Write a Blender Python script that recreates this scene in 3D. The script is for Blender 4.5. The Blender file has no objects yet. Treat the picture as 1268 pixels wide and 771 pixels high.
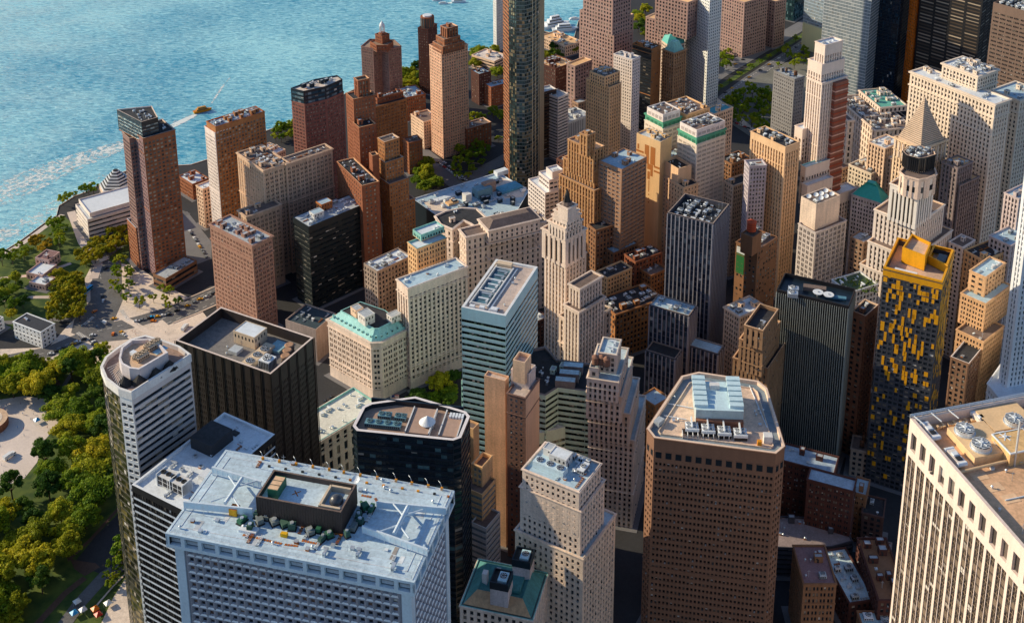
import bpy, math, random
from mathutils import Vector, Matrix
random.seed(7)
C = bpy.context.scene.collection
R = math.radians
# ---------------------------------------------------------------- camera
CX, CY, FP, PIT, CH = 655.0, -62.0, 1534.0, R(16.5), 540.0
_c, _s = math.cos(PIT), math.sin(PIT)
def at(px, py, z=0.0):
    "photo pixel -> world point at height z"
    a = (px-CX)/FP; b = -(py-CY)/FP
    d = (a, _c+b*_s, -_s+b*_c); t = (z-CH)/d[2]
    return (d[0]*t, d[1]*t)
def proj(x, y, z):
    w = y*_c-(z-CH)*_s; u = y*_s+(z-CH)*_c
    return CX+FP*x/w, CY-FP*u/w, w
cam = bpy.data.cameras.new('camera'); co = bpy.data.objects.new('camera', cam); C.objects.link(co)
co.location = (0, 0, CH); co.rotation_euler = (R(90)-PIT, 0, 0)
cam.sensor_width = 36; cam.sensor_fit = 'HORIZONTAL'; cam.lens = FP/1268*36
cam.shift_x = (634-CX)/1268; cam.shift_y = (CY-385.5)/1268
cam.clip_start = 1; cam.clip_end = 30000
bpy.context.scene.camera = co
# ---------------------------------------------------------------- light
SH = R(-15); EL = R(24)
sd = Vector((-math.cos(SH)*math.cos(EL), -math.sin(SH)*math.cos(EL), math.sin(EL)))
sun = bpy.data.lights.new('sun', 'SUN'); so = bpy.data.objects.new('sun', sun); C.objects.link(so)
so.rotation_euler = sd.to_track_quat('Z', 'Y').to_euler(); sun.energy = 5.0; sun.angle = R(.5); sun.color = (1, .85, .585)
w = bpy.data.worlds.new('World'); bpy.context.scene.world = w; w.use_nodes = True
nt = w.node_tree; bg = nt.nodes['Background']; sky = nt.nodes.new('ShaderNodeTexSky')
sky.sky_type = 'NISHITA'; sky.sun_disc = False; sky.sun_elevation = EL; sky.sun_rotation = math.atan2(sd.x, sd.y)
sky.ozone_density = 4; sky.dust_density = .5
nt.links.new(sky.outputs[0], bg.inputs[0]); bg.inputs[1].default_value = .135
sc = bpy.context.scene
sc.view_settings.view_transform = 'Standard'; sc.view_settings.look = 'None'; sc.view_settings.exposure = 0; sc.view_settings.gamma = 1
try:
    sc.cycles.max_bounces = 5; sc.cycles.diffuse_bounces = 2; sc.cycles.use_denoising = True; sc.cycles.glossy_bounces = 3
    sc.cycles.transparent_max_bounces = 8
except Exception: pass
# ---------------------------------------------------------------- materials
MATS = {}
def newmat(n):
    m = bpy.data.materials.new(n); m.use_nodes = True
    return m, m.node_tree, m.node_tree.nodes['Principled BSDF'], m.node_tree.nodes, m.node_tree.links
def wall(col, var=.32, rough=.85, brick=0, metal=0):
    "masonry / concrete / tar: tone patches, rain streaks and fine grain from world position"
    k = ('w', tuple(col), var, rough, brick, metal)
    if k in MATS: return MATS[k]
    m, t, b, N, L = newmat('masonry'); lu = sum(col)/3; k_ = 1.62 if lu > .3 else 1.2 if lu > .12 else .75; wm_ = 1 if col[0] > col[2]*1.08 else 0; col = [max(.004, (lu+(c-lu)*1.2)*k_) for c in (col[0], col[1]*(.98 if wm_ else 1), col[2])]; k_ = min(1, .86/max(col)); col = tuple(c*k_ for c in col)
    g = N.new('ShaderNodeNewGeometry')
    mp = N.new('ShaderNodeMapping'); mp.inputs['Scale'].default_value = (.45, .45, .035); L.new(g.outputs['Position'], mp.inputs[0])
    n1 = N.new('ShaderNodeTexNoise'); n1.inputs['Scale'].default_value = 1; n1.inputs['Detail'].default_value = 4; L.new(mp.outputs[0], n1.inputs['Vector'])
    n2 = N.new('ShaderNodeTexNoise'); n2.inputs['Scale'].default_value = .06; n2.inputs['Detail'].default_value = 3; L.new(g.outputs['Position'], n2.inputs['Vector'])
    n3 = N.new('ShaderNodeTexNoise'); n3.inputs['Scale'].default_value = 1.1; n3.inputs['Detail'].default_value = 3; L.new(g.outputs['Position'], n3.inputs['Vector'])
    a = N.new('ShaderNodeMath'); a.operation = 'ADD'; L.new(n1.outputs[0], a.inputs[0]); L.new(n2.outputs[0], a.inputs[1])
    a2 = N.new('ShaderNodeMath'); a2.operation = 'ADD'; L.new(a.outputs[0], a2.inputs[0]); L.new(n3.outputs[0], a2.inputs[1])
    mr = N.new('ShaderNodeMapRange'); mr.inputs[1].default_value = .95; mr.inputs[2].default_value = 2.05
    mr.inputs[3].default_value = 1-var*1.25; mr.inputs[4].default_value = 1+var*.9; L.new(a2.outputs[0], mr.inputs[0])
    mx = N.new('ShaderNodeVectorMath'); mx.operation = 'SCALE'; mx.inputs[0].default_value = col[:3]; L.new(mr.outputs[0], mx.inputs['Scale'])
    out = mx.outputs[0]
    if brick:
        n4 = N.new('ShaderNodeTexNoise'); n4.inputs['Scale'].default_value = .35; n4.inputs['Detail'].default_value = 8; L.new(g.outputs['Position'], n4.inputs['Vector'])
        mc = N.new('ShaderNodeMix'); mc.data_type = 'RGBA'; mc.inputs[7].default_value = (col[0]*.82, col[1]*.74, col[2]*.75, 1)
        mq = N.new('ShaderNodeMapRange'); mq.inputs[1].default_value = .45; mq.inputs[2].default_value = .65; L.new(n4.outputs[0], mq.inputs[0])
        L.new(mq.outputs[0], mc.inputs[0]); L.new(out, mc.inputs[6]); out = mc.outputs[2]
    L.new(out, b.inputs['Base Color']); b.inputs['Roughness'].default_value = rough; b.inputs['Metallic'].default_value = metal
    bp = N.new('ShaderNodeBump'); bp.inputs['Strength'].default_value = .25; bp.inputs['Distance'].default_value = .15
    L.new(n3.outputs[0], bp.inputs['Height']); L.new(bp.outputs[0], b.inputs['Normal'])
    MATS[k] = m; return m
def glass(c1=(.010, .014, .020), c2=(.035, .045, .055), c3=(.30, .25, .19), p=.84, rough=.12, metal=0., spec=.5):
    "window pane: each pane its own tone (attribute rnd): dark, half dark, or a drawn blind; in LITG a painted reflection"
    k = ('g', c1, c2, c3, p, rough, metal, spec)
    if k in MATS: return MATS[k]
    m, t, b, N, L = newmat('window_glass')
    at_ = N.new('ShaderNodeAttribute'); at_.attribute_name = 'rnd'
    cr = N.new('ShaderNodeValToRGB'); e = cr.color_ramp; e.elements[0].color = (*c1, 1); e.elements[0].position = 0
    e.elements[1].color = (*c2, 1); e.elements[1].position = p-.02
    x = e.elements.new(p); x.color = (c3[0]*.6, c3[1]*.6, c3[2]*.6, 1); x = e.elements.new(1.); x.color = (*c3, 1)
    L.new(at_.outputs['Fac'], cr.inputs[0]); L.new(cr.outputs[0], b.inputs['Base Color'])
    b.inputs['Roughness'].default_value = rough; b.inputs['Metallic'].default_value = metal; b.inputs['Specular IOR Level'].default_value = spec
    g = N.new('ShaderNodeNewGeometry'); n = N.new('ShaderNodeTexNoise'); n.inputs['Scale'].default_value = .35; L.new(g.outputs['Position'], n.inputs['Vector'])
    bp = N.new('ShaderNodeBump'); bp.inputs['Strength'].default_value = .12; bp.inputs['Distance'].default_value = .3; L.new(n.outputs[0], bp.inputs['Height']); L.new(bp.outputs[0], b.inputs['Normal'])
    MATS[k] = m; return m
GD = glass()
STEEL = wall((.42, .44, .46), .2, .45, 0, .6); WHITEM = wall((.74, .76, .78), .12, .5); DARKM = wall((.03, .03, .034), .3, .7)
RUST = wall((.36, .13, .04), .4, .8); GREENM = wall((.04, .16, .09), .3, .6); ORANGE = wall((.7, .3, .04), .3, .6)
COPPER = wall((.20, .37, .33), .35, .75); TANR = wall((.42, .31, .22), .3); WOOD = wall((.20, .10, .055), .35)
GREYR = wall((.30, .32, .34), .3); TAR = wall((.05, .05, .056), .5); WHR = wall((.62, .65, .68), .18); BLUER = wall((.30, .38, .43), .25); BRNR = wall((.17, .13, .11), .35)
ROOFS = dict(grey=GREYR, tar=TAR, white=WHR, blue=BLUER, brown=BRNR, tan=TANR)
# ---------------------------------------------------------------- mesh building
BLINDS = [wall(c_, .1) for c_ in ((.34, .30, .25), (.25, .23, .20), (.17, .15, .13), (.40, .38, .34), (.10, .09, .08))]; ACM = [wall((.30, .30, .30), .2), wall((.10, .10, .10), .2)]
class MB:
    def __init__(s): s.v = []; s.f = []; s.m = []; s.r = []; s.mats = []
    def mi(s, m):
        if m not in s.mats: s.mats.append(m)
        return s.mats.index(m)
    def face(s, pts, m, rnd=0.):
        i = len(s.v); s.v += [tuple(p) for p in pts]; s.f.append(tuple(range(i, i+len(pts)))); s.m.append(s.mi(m)); s.r.append(rnd)
    def box(s, o, a, b, w, d, z0, z1, m, top=None, bottom=False):
        o = (o[0], o[1]); P = [(o[0], o[1]), (o[0]+a[0]*w, o[1]+a[1]*w), (o[0]+a[0]*w+b[0]*d, o[1]+a[1]*w+b[1]*d), (o[0]+b[0]*d, o[1]+b[1]*d)]
        s.prism(P, z0, z1, m, top, bottom)
    def prism(s, P, z0, z1, m, top=None, bottom=False):
        n = len(P)
        for i in range(n):
            p, q = P[i], P[(i+1) % n]
            s.face([(p[0], p[1], z0), (q[0], q[1], z0), (q[0], q[1], z1), (p[0], p[1], z1)], m)
        s.face([(p[0], p[1], z1) for p in P], top or m)
        if bottom: s.face([(p[0], p[1], z0) for p in reversed(P)], m)
    def cyl(s, c, r, z0, z1, m, n=14, r2=None, top=None):
        r2 = r if r2 is None else r2
        A = [(math.cos(2*math.pi*i/n), math.sin(2*math.pi*i/n)) for i in range(n)]
        for i in range(n):
            p, q = A[i], A[(i+1) % n]
            pts = [(c[0]+p[0]*r, c[1]+p[1]*r, z0), (c[0]+q[0]*r, c[1]+q[1]*r, z0), (c[0]+q[0]*r2, c[1]+q[1]*r2, z1), (c[0]+p[0]*r2, c[1]+p[1]*r2, z1)]
            if r2 < .01: pts = pts[:3]
            s.face(pts, m)
        if r2 >= .01: s.face([(c[0]+p[0]*r2, c[1]+p[1]*r2, z1) for p in A], top or m)
    def bar(s, p, q, r, m, n=6):
        p = Vector(p); q = Vector(q); d = (q-p)
        if d.length < 1e-6: return
        d.normalize(); u = d.orthogonal().normalized(); v = d.cross(u)
        A = [u*math.cos(2*math.pi*i/n)*r+v*math.sin(2*math.pi*i/n)*r for i in range(n)]
        for i in range(n):
            x, y = A[i], A[(i+1) % n]
            s.face([p+x, p+y, q+y, q+x], m)
        s.face([q+x for x in A], m); s.face([p+x for x in reversed(A)], m)
    def build(s, name, parent=None, smooth=False):
        if not s.f: return None
        me = bpy.data.meshes.new(name); me.from_pydata(s.v, [], s.f)
        for m in s.mats: me.materials.append(m)
        me.polygons.foreach_set('material_index', s.m)
        a = me.attributes.new('rnd', 'FLOAT', 'FACE'); a.data.foreach_set('value', s.r)
        if smooth: me.polygons.foreach_set('use_smooth', [True]*len(s.f))
        me.update()
        o = bpy.data.objects.new(name, me); C.objects.link(o)
        if parent:
            o.parent = parent; o.matrix_parent_inverse = Matrix.Translation(-parent.location)
        return o
def tag(o, label, cat, group=None, kind=None):
    if label: o['label'] = label
    if cat: o['category'] = cat
    if group: o['group'] = group
    if kind: o['kind'] = kind
    return o
def root(name, x, y, z=0, label=None, cat=None, group=None):
    o = bpy.data.objects.new(name, None); C.objects.link(o); o.location = (x, y, z); o.empty_display_size = 1
    return tag(o, label, cat, group)
def unit(h): return (math.cos(h), math.sin(h))
def inset(P, d):
    n = len(P); out = []
    for i in range(n):
        p0, p1, p2 = P[i-1], P[i], P[(i+1) % n]
        a = Vector((p1[0]-p0[0], p1[1]-p0[1])).normalized(); b = Vector((p2[0]-p1[0], p2[1]-p1[1])).normalized()
        na = Vector((-a.y, a.x)); nb = Vector((-b.y, b.x)); k = na+nb
        k = k/max(.3, k.length_squared/2) if k.length > 1e-3 else na
        out.append((p1[0]+k.x*d, p1[1]+k.y*d))
    return out
def area(P): return .5*sum(P[i][0]*P[(i+1) % len(P)][1]-P[(i+1) % len(P)][0]*P[i][1] for i in range(len(P)))
def inside(P, x, y):
    c = False; n = len(P)
    for i in range(n):
        a, b = P[i], P[i-1]
        if (a[1] > y) != (b[1] > y) and x < (b[0]-a[0])*(y-a[1])/(b[1]-a[1])+a[0]: c = not c
    return c
# ---------------------------------------------------------------- facades
def facade(mb, panes, p, q, z0, z1, st, wm, sm):
    """one wall face from p to q (outside on the right hand). st: bay, fh, ww, wh, rec, sp (spandrel recess), top, bot, mar, grp, rib, ribw, mul"""
    W = math.hypot(q[0]-p[0], q[1]-p[1])
    if W < .05 or z1-z0 < .05: return
    d = ((q[0]-p[0])/W, (q[1]-p[1])/W); n = (d[1], -d[0])
    def P(u, z, r): return (p[0]+d[0]*u-n[0]*r, p[1]+d[1]*u-n[1]*r, z)
    def Q(u0, u1, a, b, r, m): mb.face([P(u0, a, r), P(u1, a, r), P(u1, b, r), P(u0, b, r)], m)
    g = st.get
    mx, my = (p[0]+q[0])/2, (p[1]+q[1])/2
    dist = math.hypot(mx, my)
    vis = (n[0]*-mx+n[1]*-my)/max(dist, 1) > -.35
    bay, fh, ww, wh, rec = st['bay'], st['fh'], st['ww'], st['wh'], st['rec']
    mar = g('mar', .8); top = g('top', 1.5); bot = g('bot', 0)
    if st.get('none') or not vis or W-2*mar < bay*.6 or z1-z0-top-bot < fh*.7:
        Q(0, W, z0, z1, 0, wm); return
    U = W-2*mar; nb = max(1, round(U/bay)); bw = U/nb; H = z1-z0-top-bot; nf = max(1, round(H/fh)); h = H/nf
    if bot: Q(0, W, z0, z0+bot, 0, wm)
    if top: Q(0, W, z1-top, z1, 0, wm)
    za, zb = z0+bot, z1-top
    if mar > .02:
        Q(0, mar, za, zb, 0, wm); Q(W-mar, W, za, zb, 0, wm)
    cols = []
    gn = g('grp', 1)
    if ww >= .99: cols = [(mar, W-mar)]
    else:
        for i in range(nb):
            c0 = mar+i*bw+bw*(1-ww)/2; cw = bw*ww
            mu = g('gap', .16)*cw if gn > 1 else 0
            sw = (cw-mu*(gn-1))/gn
            for k in range(gn): cols.append((c0+k*(sw+mu), c0+k*(sw+mu)+sw))
    vo = g('vo', .5)
    rows = [(za+j*h+h*(1-wh)*vo, za+j*h+h*(1-wh)*vo+h*wh) for j in range(nf)]
    sp = g('sp')
    skip = g('skip')
    if sp is not None:      # piers run full height, spandrels set back between them
        u = mar
        for c in cols:
            if c[0]-u > .01: Q(u, c[0], za, zb, 0, wm)
            u = c[1]
            for (x, s_) in ((c[0], 1), (c[1], -1)):
                pts = [P(x, za, 0), P(x, za, rec), P(x, zb, rec), P(x, zb, 0)]
                mb.face(pts if s_ < 0 else pts[::-1], wm)
            zz = za
            for a, b in rows+[(zb, zb)]:
                if a-zz > .01:
                    Q(c[0], c[1], zz, a, sp, sm)
                    if b > a: mb.face([P(c[0], a, sp), P(c[1], a, sp), P(c[1], a, rec), P(c[0], a, rec)], sm)
                zz = b
            mb.face([P(c[0], zb, 0), P(c[0], zb, rec), P(c[1], zb, rec), P(c[1], zb, 0)], wm)
            for a, b in rows: panes.append((P(c[0], a, rec), d, c[1]-c[0], b-a, n))
        if W-mar-u > .01: Q(u, W-mar, za, zb, 0, wm)
    else:
        zz = za
        for j, (a, b) in enumerate(rows):
            if a-zz > .01: Q(mar, W-mar, zz, a, 0, wm if j % g('band', 999) else sm)
            zz = b; u = mar
            for ci, c in enumerate(cols):
                if c[0]-u > .005: Q(u, c[0], a, b, 0, wm)
                u = c[1]
                if skip and random.random() < skip:
                    Q(c[0], c[1], a, b, 0, sm); continue
                if ww < .99 and rec < .75:
                    e_ = .14; mb.face([P(c[0]-.1, a-.2, -e_), P(c[1]+.1, a-.2, -e_), P(c[1]+.1, a, -e_), P(c[0]-.1, a, -e_)], wm); mb.face([P(c[0]-.1, a, -e_), P(c[1]+.1, a, -e_), P(c[1]+.1, a, 0), P(c[0]-.1, a, 0)], wm); mb.face([P(c[0]-.1, a-.2, 0), P(c[1]+.1, a-.2, 0), P(c[1]+.1, a-.2, -e_), P(c[0]-.1, a-.2, -e_)], wm)
                mb.face([P(c[0], a, 0), P(c[1], a, 0), P(c[1], a, rec), P(c[0], a, rec)], g('sill', wm))
                mb.face([P(c[0], b, rec), P(c[1], b, rec), P(c[1], b, 0), P(c[0], b, 0)], wm)
                mb.face([P(c[0], a, 0), P(c[0], a, rec), P(c[0], b, rec), P(c[0], b, 0)], wm)
                mb.face([P(c[1], a, rec), P(c[1], a, 0), P(c[1], b, 0), P(c[1], b, rec)], wm)
                if ww >= .99:
                    for i in range(nb): panes.append((P(c[0]+i*bw+.06, a, rec), d, bw-.12, b-a, n))
                    Q(c[0], c[1], a, b, rec+.03, g('mulm', DARKM))
                else: panes.append((P(c[0], a, rec), d, c[1]-c[0], b-a, n))
            if W-mar-u > .005: Q(u, W-mar, a, b, 0, wm)
        if zb-zz > .01: Q(mar, W-mar, zz, zb, 0, wm)
    mu = g('mul')
    if mu:                  # glazing bars a little proud of the panes
        mm = g('mulm', DARKM); t = g('mt', .09)
        for c in cols:
            for a, b in rows:
                for k in range(1, mu[0]):
                    x = c[0]+(c[1]-c[0])*k/mu[0]; Q(x-t, x+t, a, b, rec-.04, mm)
                for k in range(1, mu[1]):
                    y = a+(b-a)*k/mu[1]; Q(c[0], c[1], y-t, y+t, rec-.05, mm)
    if (c[1]-c[0] if ww < .99 else bw) > .5 and not g('nobl'):    # roller blinds and window air units, each window its own
        lst = cols if ww < .99 else [(cols[0][0]+i*bw+.06, cols[0][0]+(i+1)*bw-.06) for i in range(nb)]; bp_ = g('blind', .17 if b_is_masonry(wm) else .015); acu = g('acu', .07 if ww < .7 else 0)
        for a, b in rows:
            for c in lst:
                if random.random() < bp_:
                    f_ = random.choice([.25, .35, .5, .6, .8]); Q(c[0]+.04, c[1]-.04, b-(b-a)*f_, b-.02, rec-.025, random.choice(BLINDS))
                if acu and random.random() < acu:
                    x = (c[0]+c[1])/2; o_ = P(x-.35, a, rec); mb.box((o_[0], o_[1]), d, n, .7, rec+.35, a+.02, a+.5, random.choice(ACM))
    if g('rib'):
        rw, rd = g('ribw', .5), st['rib']; rm = g('ribm', wm)
        for i in range(0, nb+1, g('ribk', 1)):
            x = mar+i*bw
            for f in ([P(x-rw/2, za, 0), P(x-rw/2, za, -rd), P(x-rw/2, zb, -rd), P(x-rw/2, zb, 0)][::-1],
                      [P(x+rw/2, za, 0), P(x+rw/2, za, -rd), P(x+rw/2, zb, -rd), P(x+rw/2, zb, 0)],
                      [P(x-rw/2, za, -rd), P(x+rw/2, za, -rd), P(x+rw/2, zb, -rd), P(x-rw/2, zb, -rd)],
                      [P(x-rw/2, zb, -rd), P(x+rw/2, zb, -rd), P(x+rw/2, zb, 0), P(x-rw/2, zb, 0)]): mb.face(f, rm)
def ring(mb, P, out, z0, z1, m, inn=.3):
    "moulding that stands proud of the walls all round"
    A = inset(P, -out); B = inset(P, inn); n = len(P)
    for i in range(n):
        j = (i+1) % n
        mb.face([(*A[i], z0), (*A[j], z0), (*A[j], z1), (*A[i], z1)], m)
        mb.face([(*A[i], z1), (*A[j], z1), (*B[j], z1), (*B[i], z1)], m)
        mb.face([(*B[i], z0), (*B[j], z0), (*A[j], z0), (*A[i], z0)], m)
_u = {}
def pane_mesh(mat, rv):
    k = (mat.name, rv)
    if k not in _u:
        me = bpy.data.meshes.new('window'); me.from_pydata([(0, 0, 0), (1, 0, 0), (1, 0, 1), (0, 0, 1)], [], [(0, 1, 2, 3)])
        me.materials.append(mat); a = me.attributes.new('rnd', 'FLOAT', 'FACE'); a.data.foreach_set('value', [rv]); me.update(); _u[k] = me
    return _u[k]
def put_panes(panes, mat, parent, near):
    "the panes that show largest as windows of their own, the rest as one part"
    if not panes: return
    if near:
        sc_ = []
        for i, (o, d, w_, h_, n) in enumerate(panes):
            x, y, dep = proj(*o)
            f = (n[0]*-o[0]+n[1]*-o[1])/math.hypot(o[0], o[1])
            v = w_*h_*max(f, 0)/dep**2*1e6 if -5 < x < 1268 and -5 < y < 771 else 0
            sc_.append((v*(1+o[2]*.004), i))
        sc_.sort(reverse=True); pick = set(i for v, i in sc_[:near] if v > 0)
    else: pick = set()
    mb = MB()
    for i, (o, d, w_, h_, n) in enumerate(panes):
        rv = random.random()
        if i in pick:
            ob = bpy.data.objects.new('window', pane_mesh(mat, round(rv*23)/23)); C.objects.link(ob)
            ob.parent = parent
            ob.matrix_parent_inverse = Matrix.Translation(-parent.location)
            ob.location = o; ob.rotation_euler = (0, 0, math.atan2(d[1], d[0])); ob.scale = (w_, 1, h_)
        else:
            mb.face([o, (o[0]+d[0]*w_, o[1]+d[1]*w_, o[2]), (o[0]+d[0]*w_, o[1]+d[1]*w_, o[2]+h_), (o[0], o[1], o[2]+h_)], mat, rv)
    ob = mb.build('windows' if not near else 'window_rows', parent)
    if ob: ob['kind'] = 'stuff'
# ---------------------------------------------------------------- roof plant
class Fr:
    "a local frame: metres along a and b from corner o"
    def __init__(s, o, h): s.o = o; s.a = unit(h); s.b = unit(h+math.pi/2); s.h = h
    def p(s, u, v): return (s.o[0]+s.a[0]*u+s.b[0]*v, s.o[1]+s.a[1]*u+s.b[1]*v)
def fan(mb, c, r, z, m=STEEL):
    mb.cyl(c, r, z, z+.5, m, 12, None, DARKM)
    for k in range(4):
        t = k*math.pi/4+.3; mb.face([(c[0]+math.cos(t)*r*.85, c[1]+math.sin(t)*r*.85, z+.56), (c[0]+math.cos(t+2.9)*r*.85, c[1]+math.sin(t+2.9)*r*.85, z+.56), (c[0]+math.cos(t+3.3)*r*.85, c[1]+math.sin(t+3.3)*r*.85, z+.56), (c[0]+math.cos(t+.4)*r*.85, c[1]+math.sin(t+.4)*r*.85, z+.56)], m)
def ac_unit(F, u, v, w_, d_, z, parent, m=None, hh=2.2, name='air_conditioner', nf=None):
    mb = MB(); m = m or random.choice([STEEL, WHITEM, GREYR])
    for x in (.1, w_-.4):
        for y in (.1, d_-.4): mb.box(F.p(u+x, v+y), F.a, F.b, .3, .3, z, z+.5, DARKM)
    mb.box(F.p(u, v), F.a, F.b, w_, d_, z+.5, z+.5+hh, m, None, True)
    k = max(2, int(w_/1.1))
    for i in range(k): mb.box(F.p(u+.2+i*(w_-.3)/k, v-.04), F.a, F.b, (w_-.3)/k*.7, .05, z+.8, z+hh, DARKM)
    k = max(2, int(d_/1.1))
    for i in range(k): mb.box(F.p(u-.04, v+.2+i*(d_-.3)/k), F.a, F.b, .05, (d_-.3)/k*.7, z+.8, z+hh, DARKM)
    r = min(w_, d_)*.38; nf = nf or max(1, int(max(w_, d_)/(2.4*r)))
    ob = mb.build(name, parent)
    for i in range(nf):
        fb = MB(); t = (i+.5)/nf; fan(fb, F.p(u+(w_*t if w_ > d_ else w_/2), v+(d_/2 if w_ > d_ else d_*t)), r, z+.5+hh, m)
        f_ = fb.build('fan'); f_.parent = ob; f_.matrix_parent_inverse = ob.matrix_parent_inverse.copy()
        f_.matrix_parent_inverse = Matrix.Identity(4)
    return ob
def bulkhead(F, u, v, w_, d_, z, hh, parent, wm, rm=None, name='bulkhead'):
    mb = MB(); mb.box(F.p(u, v), F.a, F.b, w_, d_, z, z+hh, wm, rm or GREYR)
    P = [F.p(u, v), F.p(u+w_, v), F.p(u+w_, v+d_), F.p(u, v+d_)]; ring(mb, P, .15, z+hh-.3, z+hh+.25, wm)
    mb.box(F.p(u+w_*.3, v-.06), F.a, F.b, 1., .08, z+.1, z+2.2, DARKM)
    for k in range(int(w_/2.5)): mb.box(F.p(u+.8+k*2.5, v-.05), F.a, F.b, .9, .06, z+hh*.55, z+hh*.8, DARKM)
    for k in range(int(d_/2.5)): mb.box(F.p(u-.05, v+.8+k*2.5), F.a, F.b, .06, .9, z+hh*.55, z+hh*.8, DARKM)
    return mb.build(name, parent)
def duct(F, u, v, w_, d_, z, parent, m=None):
    mb = MB(); m = m or random.choice([STEEL, WHITEM, STEEL]); mb.box(F.p(u, v), F.a, F.b, w_, .9, z+.5, z+1.3, m, None, True)
    mb.box(F.p(u+w_-.9, v), F.a, F.b, .9, d_, z+.52, z+1.33, m, None, True)
    mb.box(F.p(u, v-.1), F.a, F.b, 1., 1.1, z, z+1.8, m)
    for k in range(int(w_/2)): mb.box(F.p(u+k*2+.5, v-.03), F.a, F.b, .12, .96, z+.1, z+1.36, DARKM)
    return mb.build('duct', parent)
def tank(F, u, v, r, z, parent, m=None):
    mb = MB(); m = m or WOOD; c = F.p(u, v)
    for k in range(6):
        t = k*math.pi/3; mb.bar((c[0]+math.cos(t)*r*.8, c[1]+math.sin(t)*r*.8, z), (c[0]+math.cos(t)*r*.8, c[1]+math.sin(t)*r*.8, z+2), .15, DARKM)
    mb.cyl(c, r*1.05, z+1.9, z+2.2, DARKM); mb.cyl(c, r, z+2.2, z+2.2+r*2, m, 18, r*.94)
    for k in range(4): mb.cyl(c, r*1.01, z+2.4+k*r*.48, z+2.5+k*r*.48, DARKM, 18)
    mb.cyl(c, r*1.05, z+2.2+r*2, z+2.2+r*2.6, m, 18, .05)
    return mb.build('water_tank', parent)
def vent(F, u, v, z, parent):
    mb = MB(); c = F.p(u, v); k = random.random()
    if k < .5: mb.cyl(c, .35, z, z+1.1, STEEL, 8); mb.cyl(c, .6, z+1.1, z+1.5, STEEL, 8, .2)
    elif k < .8: mb.box(c, F.a, F.b, 1.3, 1.3, z, z+.9, random.choice([WHITEM, GREYR, RUST])); mb.box(F.p(u-.15, v-.15), F.a, F.b, 1.6, 1.6, z+.9, z+1.05, STEEL)
    else:
        mb.bar((*c, z), (*c, z+4.5), .08, STEEL); mb.bar((c[0]-.8, c[1], z+3.6), (c[0]+.8, c[1], z+3.6), .05, STEEL)
    return mb.build('roof_vent', parent)
def dish(F, u, v, r, z, parent):
    mb = MB(); c = F.p(u, v); mb.bar((*c, z), (*c, z+1.4), .2, STEEL)
    A = Vector((-.25, -.55, .8)).normalized(); x = A.orthogonal().normalized(); y = A.cross(x); o = Vector((*c, z+1.4))
    pr_ = [(0, 0)]+[(r*t, r*.35*t*t) for t in (.35, .7, 1)]
    for k in range(3):
        r0, h0 = pr_[k]; r1, h1 = pr_[k+1]
        for i in range(16):
            t0, t1 = i*math.pi/8, (i+1)*math.pi/8
            q = [o+A*h0+(x*math.cos(t0)+y*math.sin(t0))*r0, o+A*h1+(x*math.cos(t0)+y*math.sin(t0))*r1, o+A*h1+(x*math.cos(t1)+y*math.sin(t1))*r1, o+A*h0+(x*math.cos(t1)+y*math.sin(t1))*r0]
            mb.face(q if r0 > 0 else q[:3], WHITEM)
    mb.bar(o, o+A*r*.8, .06, STEEL)
    return mb.build('satellite_dish', parent)
def pipes(F, u, v, w_, d_, z, parent):
    mb = MB(); m = random.choice([STEEL, WHITEM, RUST])
    for k in range(3):
        a = F.p(u, v+k*.45); b = F.p(u+w_, v+k*.45); mb.bar((*a, z+.4), (*b, z+.4), .12, m)
    b = F.p(u+w_, v); e = F.p(u+w_, v+d_); mb.bar((*b, z+.4), (*e, z+.4), .14, m)
    for k in range(int(w_/1.5)+1): mb.box(F.p(u+k*1.5, v-.1), F.a, F.b, .2, 1.2, z, z+.3, DARKM)
    return mb.build('pipe_run', parent)
def clutter(poly, F, z, parent, wm, dens=.55, excl=(), cell=5.2, kinds='aaadvvpb'):
    us = [((p[0]-F.o[0])*F.a[0]+(p[1]-F.o[1])*F.a[1], (p[0]-F.o[0])*F.b[0]+(p[1]-F.o[1])*F.b[1]) for p in poly]
    u0, u1 = min(x for x, _ in us)+1.2, max(x for x, _ in us)-1.2; v0, v1 = min(y for _, y in us)+1.2, max(y for _, y in us)-1.2
    if u1-u0 < 3 or v1-v0 < 3: return
    nu, nv = max(1, int((u1-u0)/cell)), max(1, int((v1-v0)/cell)); cu, cv = (u1-u0)/nu, (v1-v0)/nv
    def ok(a, b):
        p = F.p(a, b)
        return inside(poly, *p) and not any(inside(e, *p) for e in excl)
    for i in range(nu):
        for j in range(nv):
            a, b = u0+i*cu, v0+j*cv
            if random.random() > dens+.08 or not all(ok(a+x*cu, b+y*cv) for x in (.02, .5, .98) for y in (.02, .5, .98)): continue
            k = random.choice(kinds); q = random.uniform
            ww, dd = min(cu-.8, q(2.6, 5)), min(cv-.8, q(2.2, 4)); a += q(0, cu-ww-.4); b += q(.1, cv-dd-.4)
            if k == 'a': ac_unit(F, a, b, ww, dd, z, parent, None, q(1.3, 2.4))
            elif k == 'b': bulkhead(F, a, b, ww, dd, z, q(2.5, 4), parent, wm)
            elif k == 'd': duct(F, a, b, ww, dd, z, parent)
            elif k == 'p': pipes(F, a, b, ww, dd, z, parent)
            elif k == 't': tank(F, a+ww/2, b+dd/2, min(ww, dd)*.45, z, parent)
            elif k == 's': dish(F, a+ww/2, b+dd/2, 1.8, z, parent)
            else:
                for _ in range(2): vent(F, a+q(.2, ww-.5), b+q(.2, dd-.5), z, parent)
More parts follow.
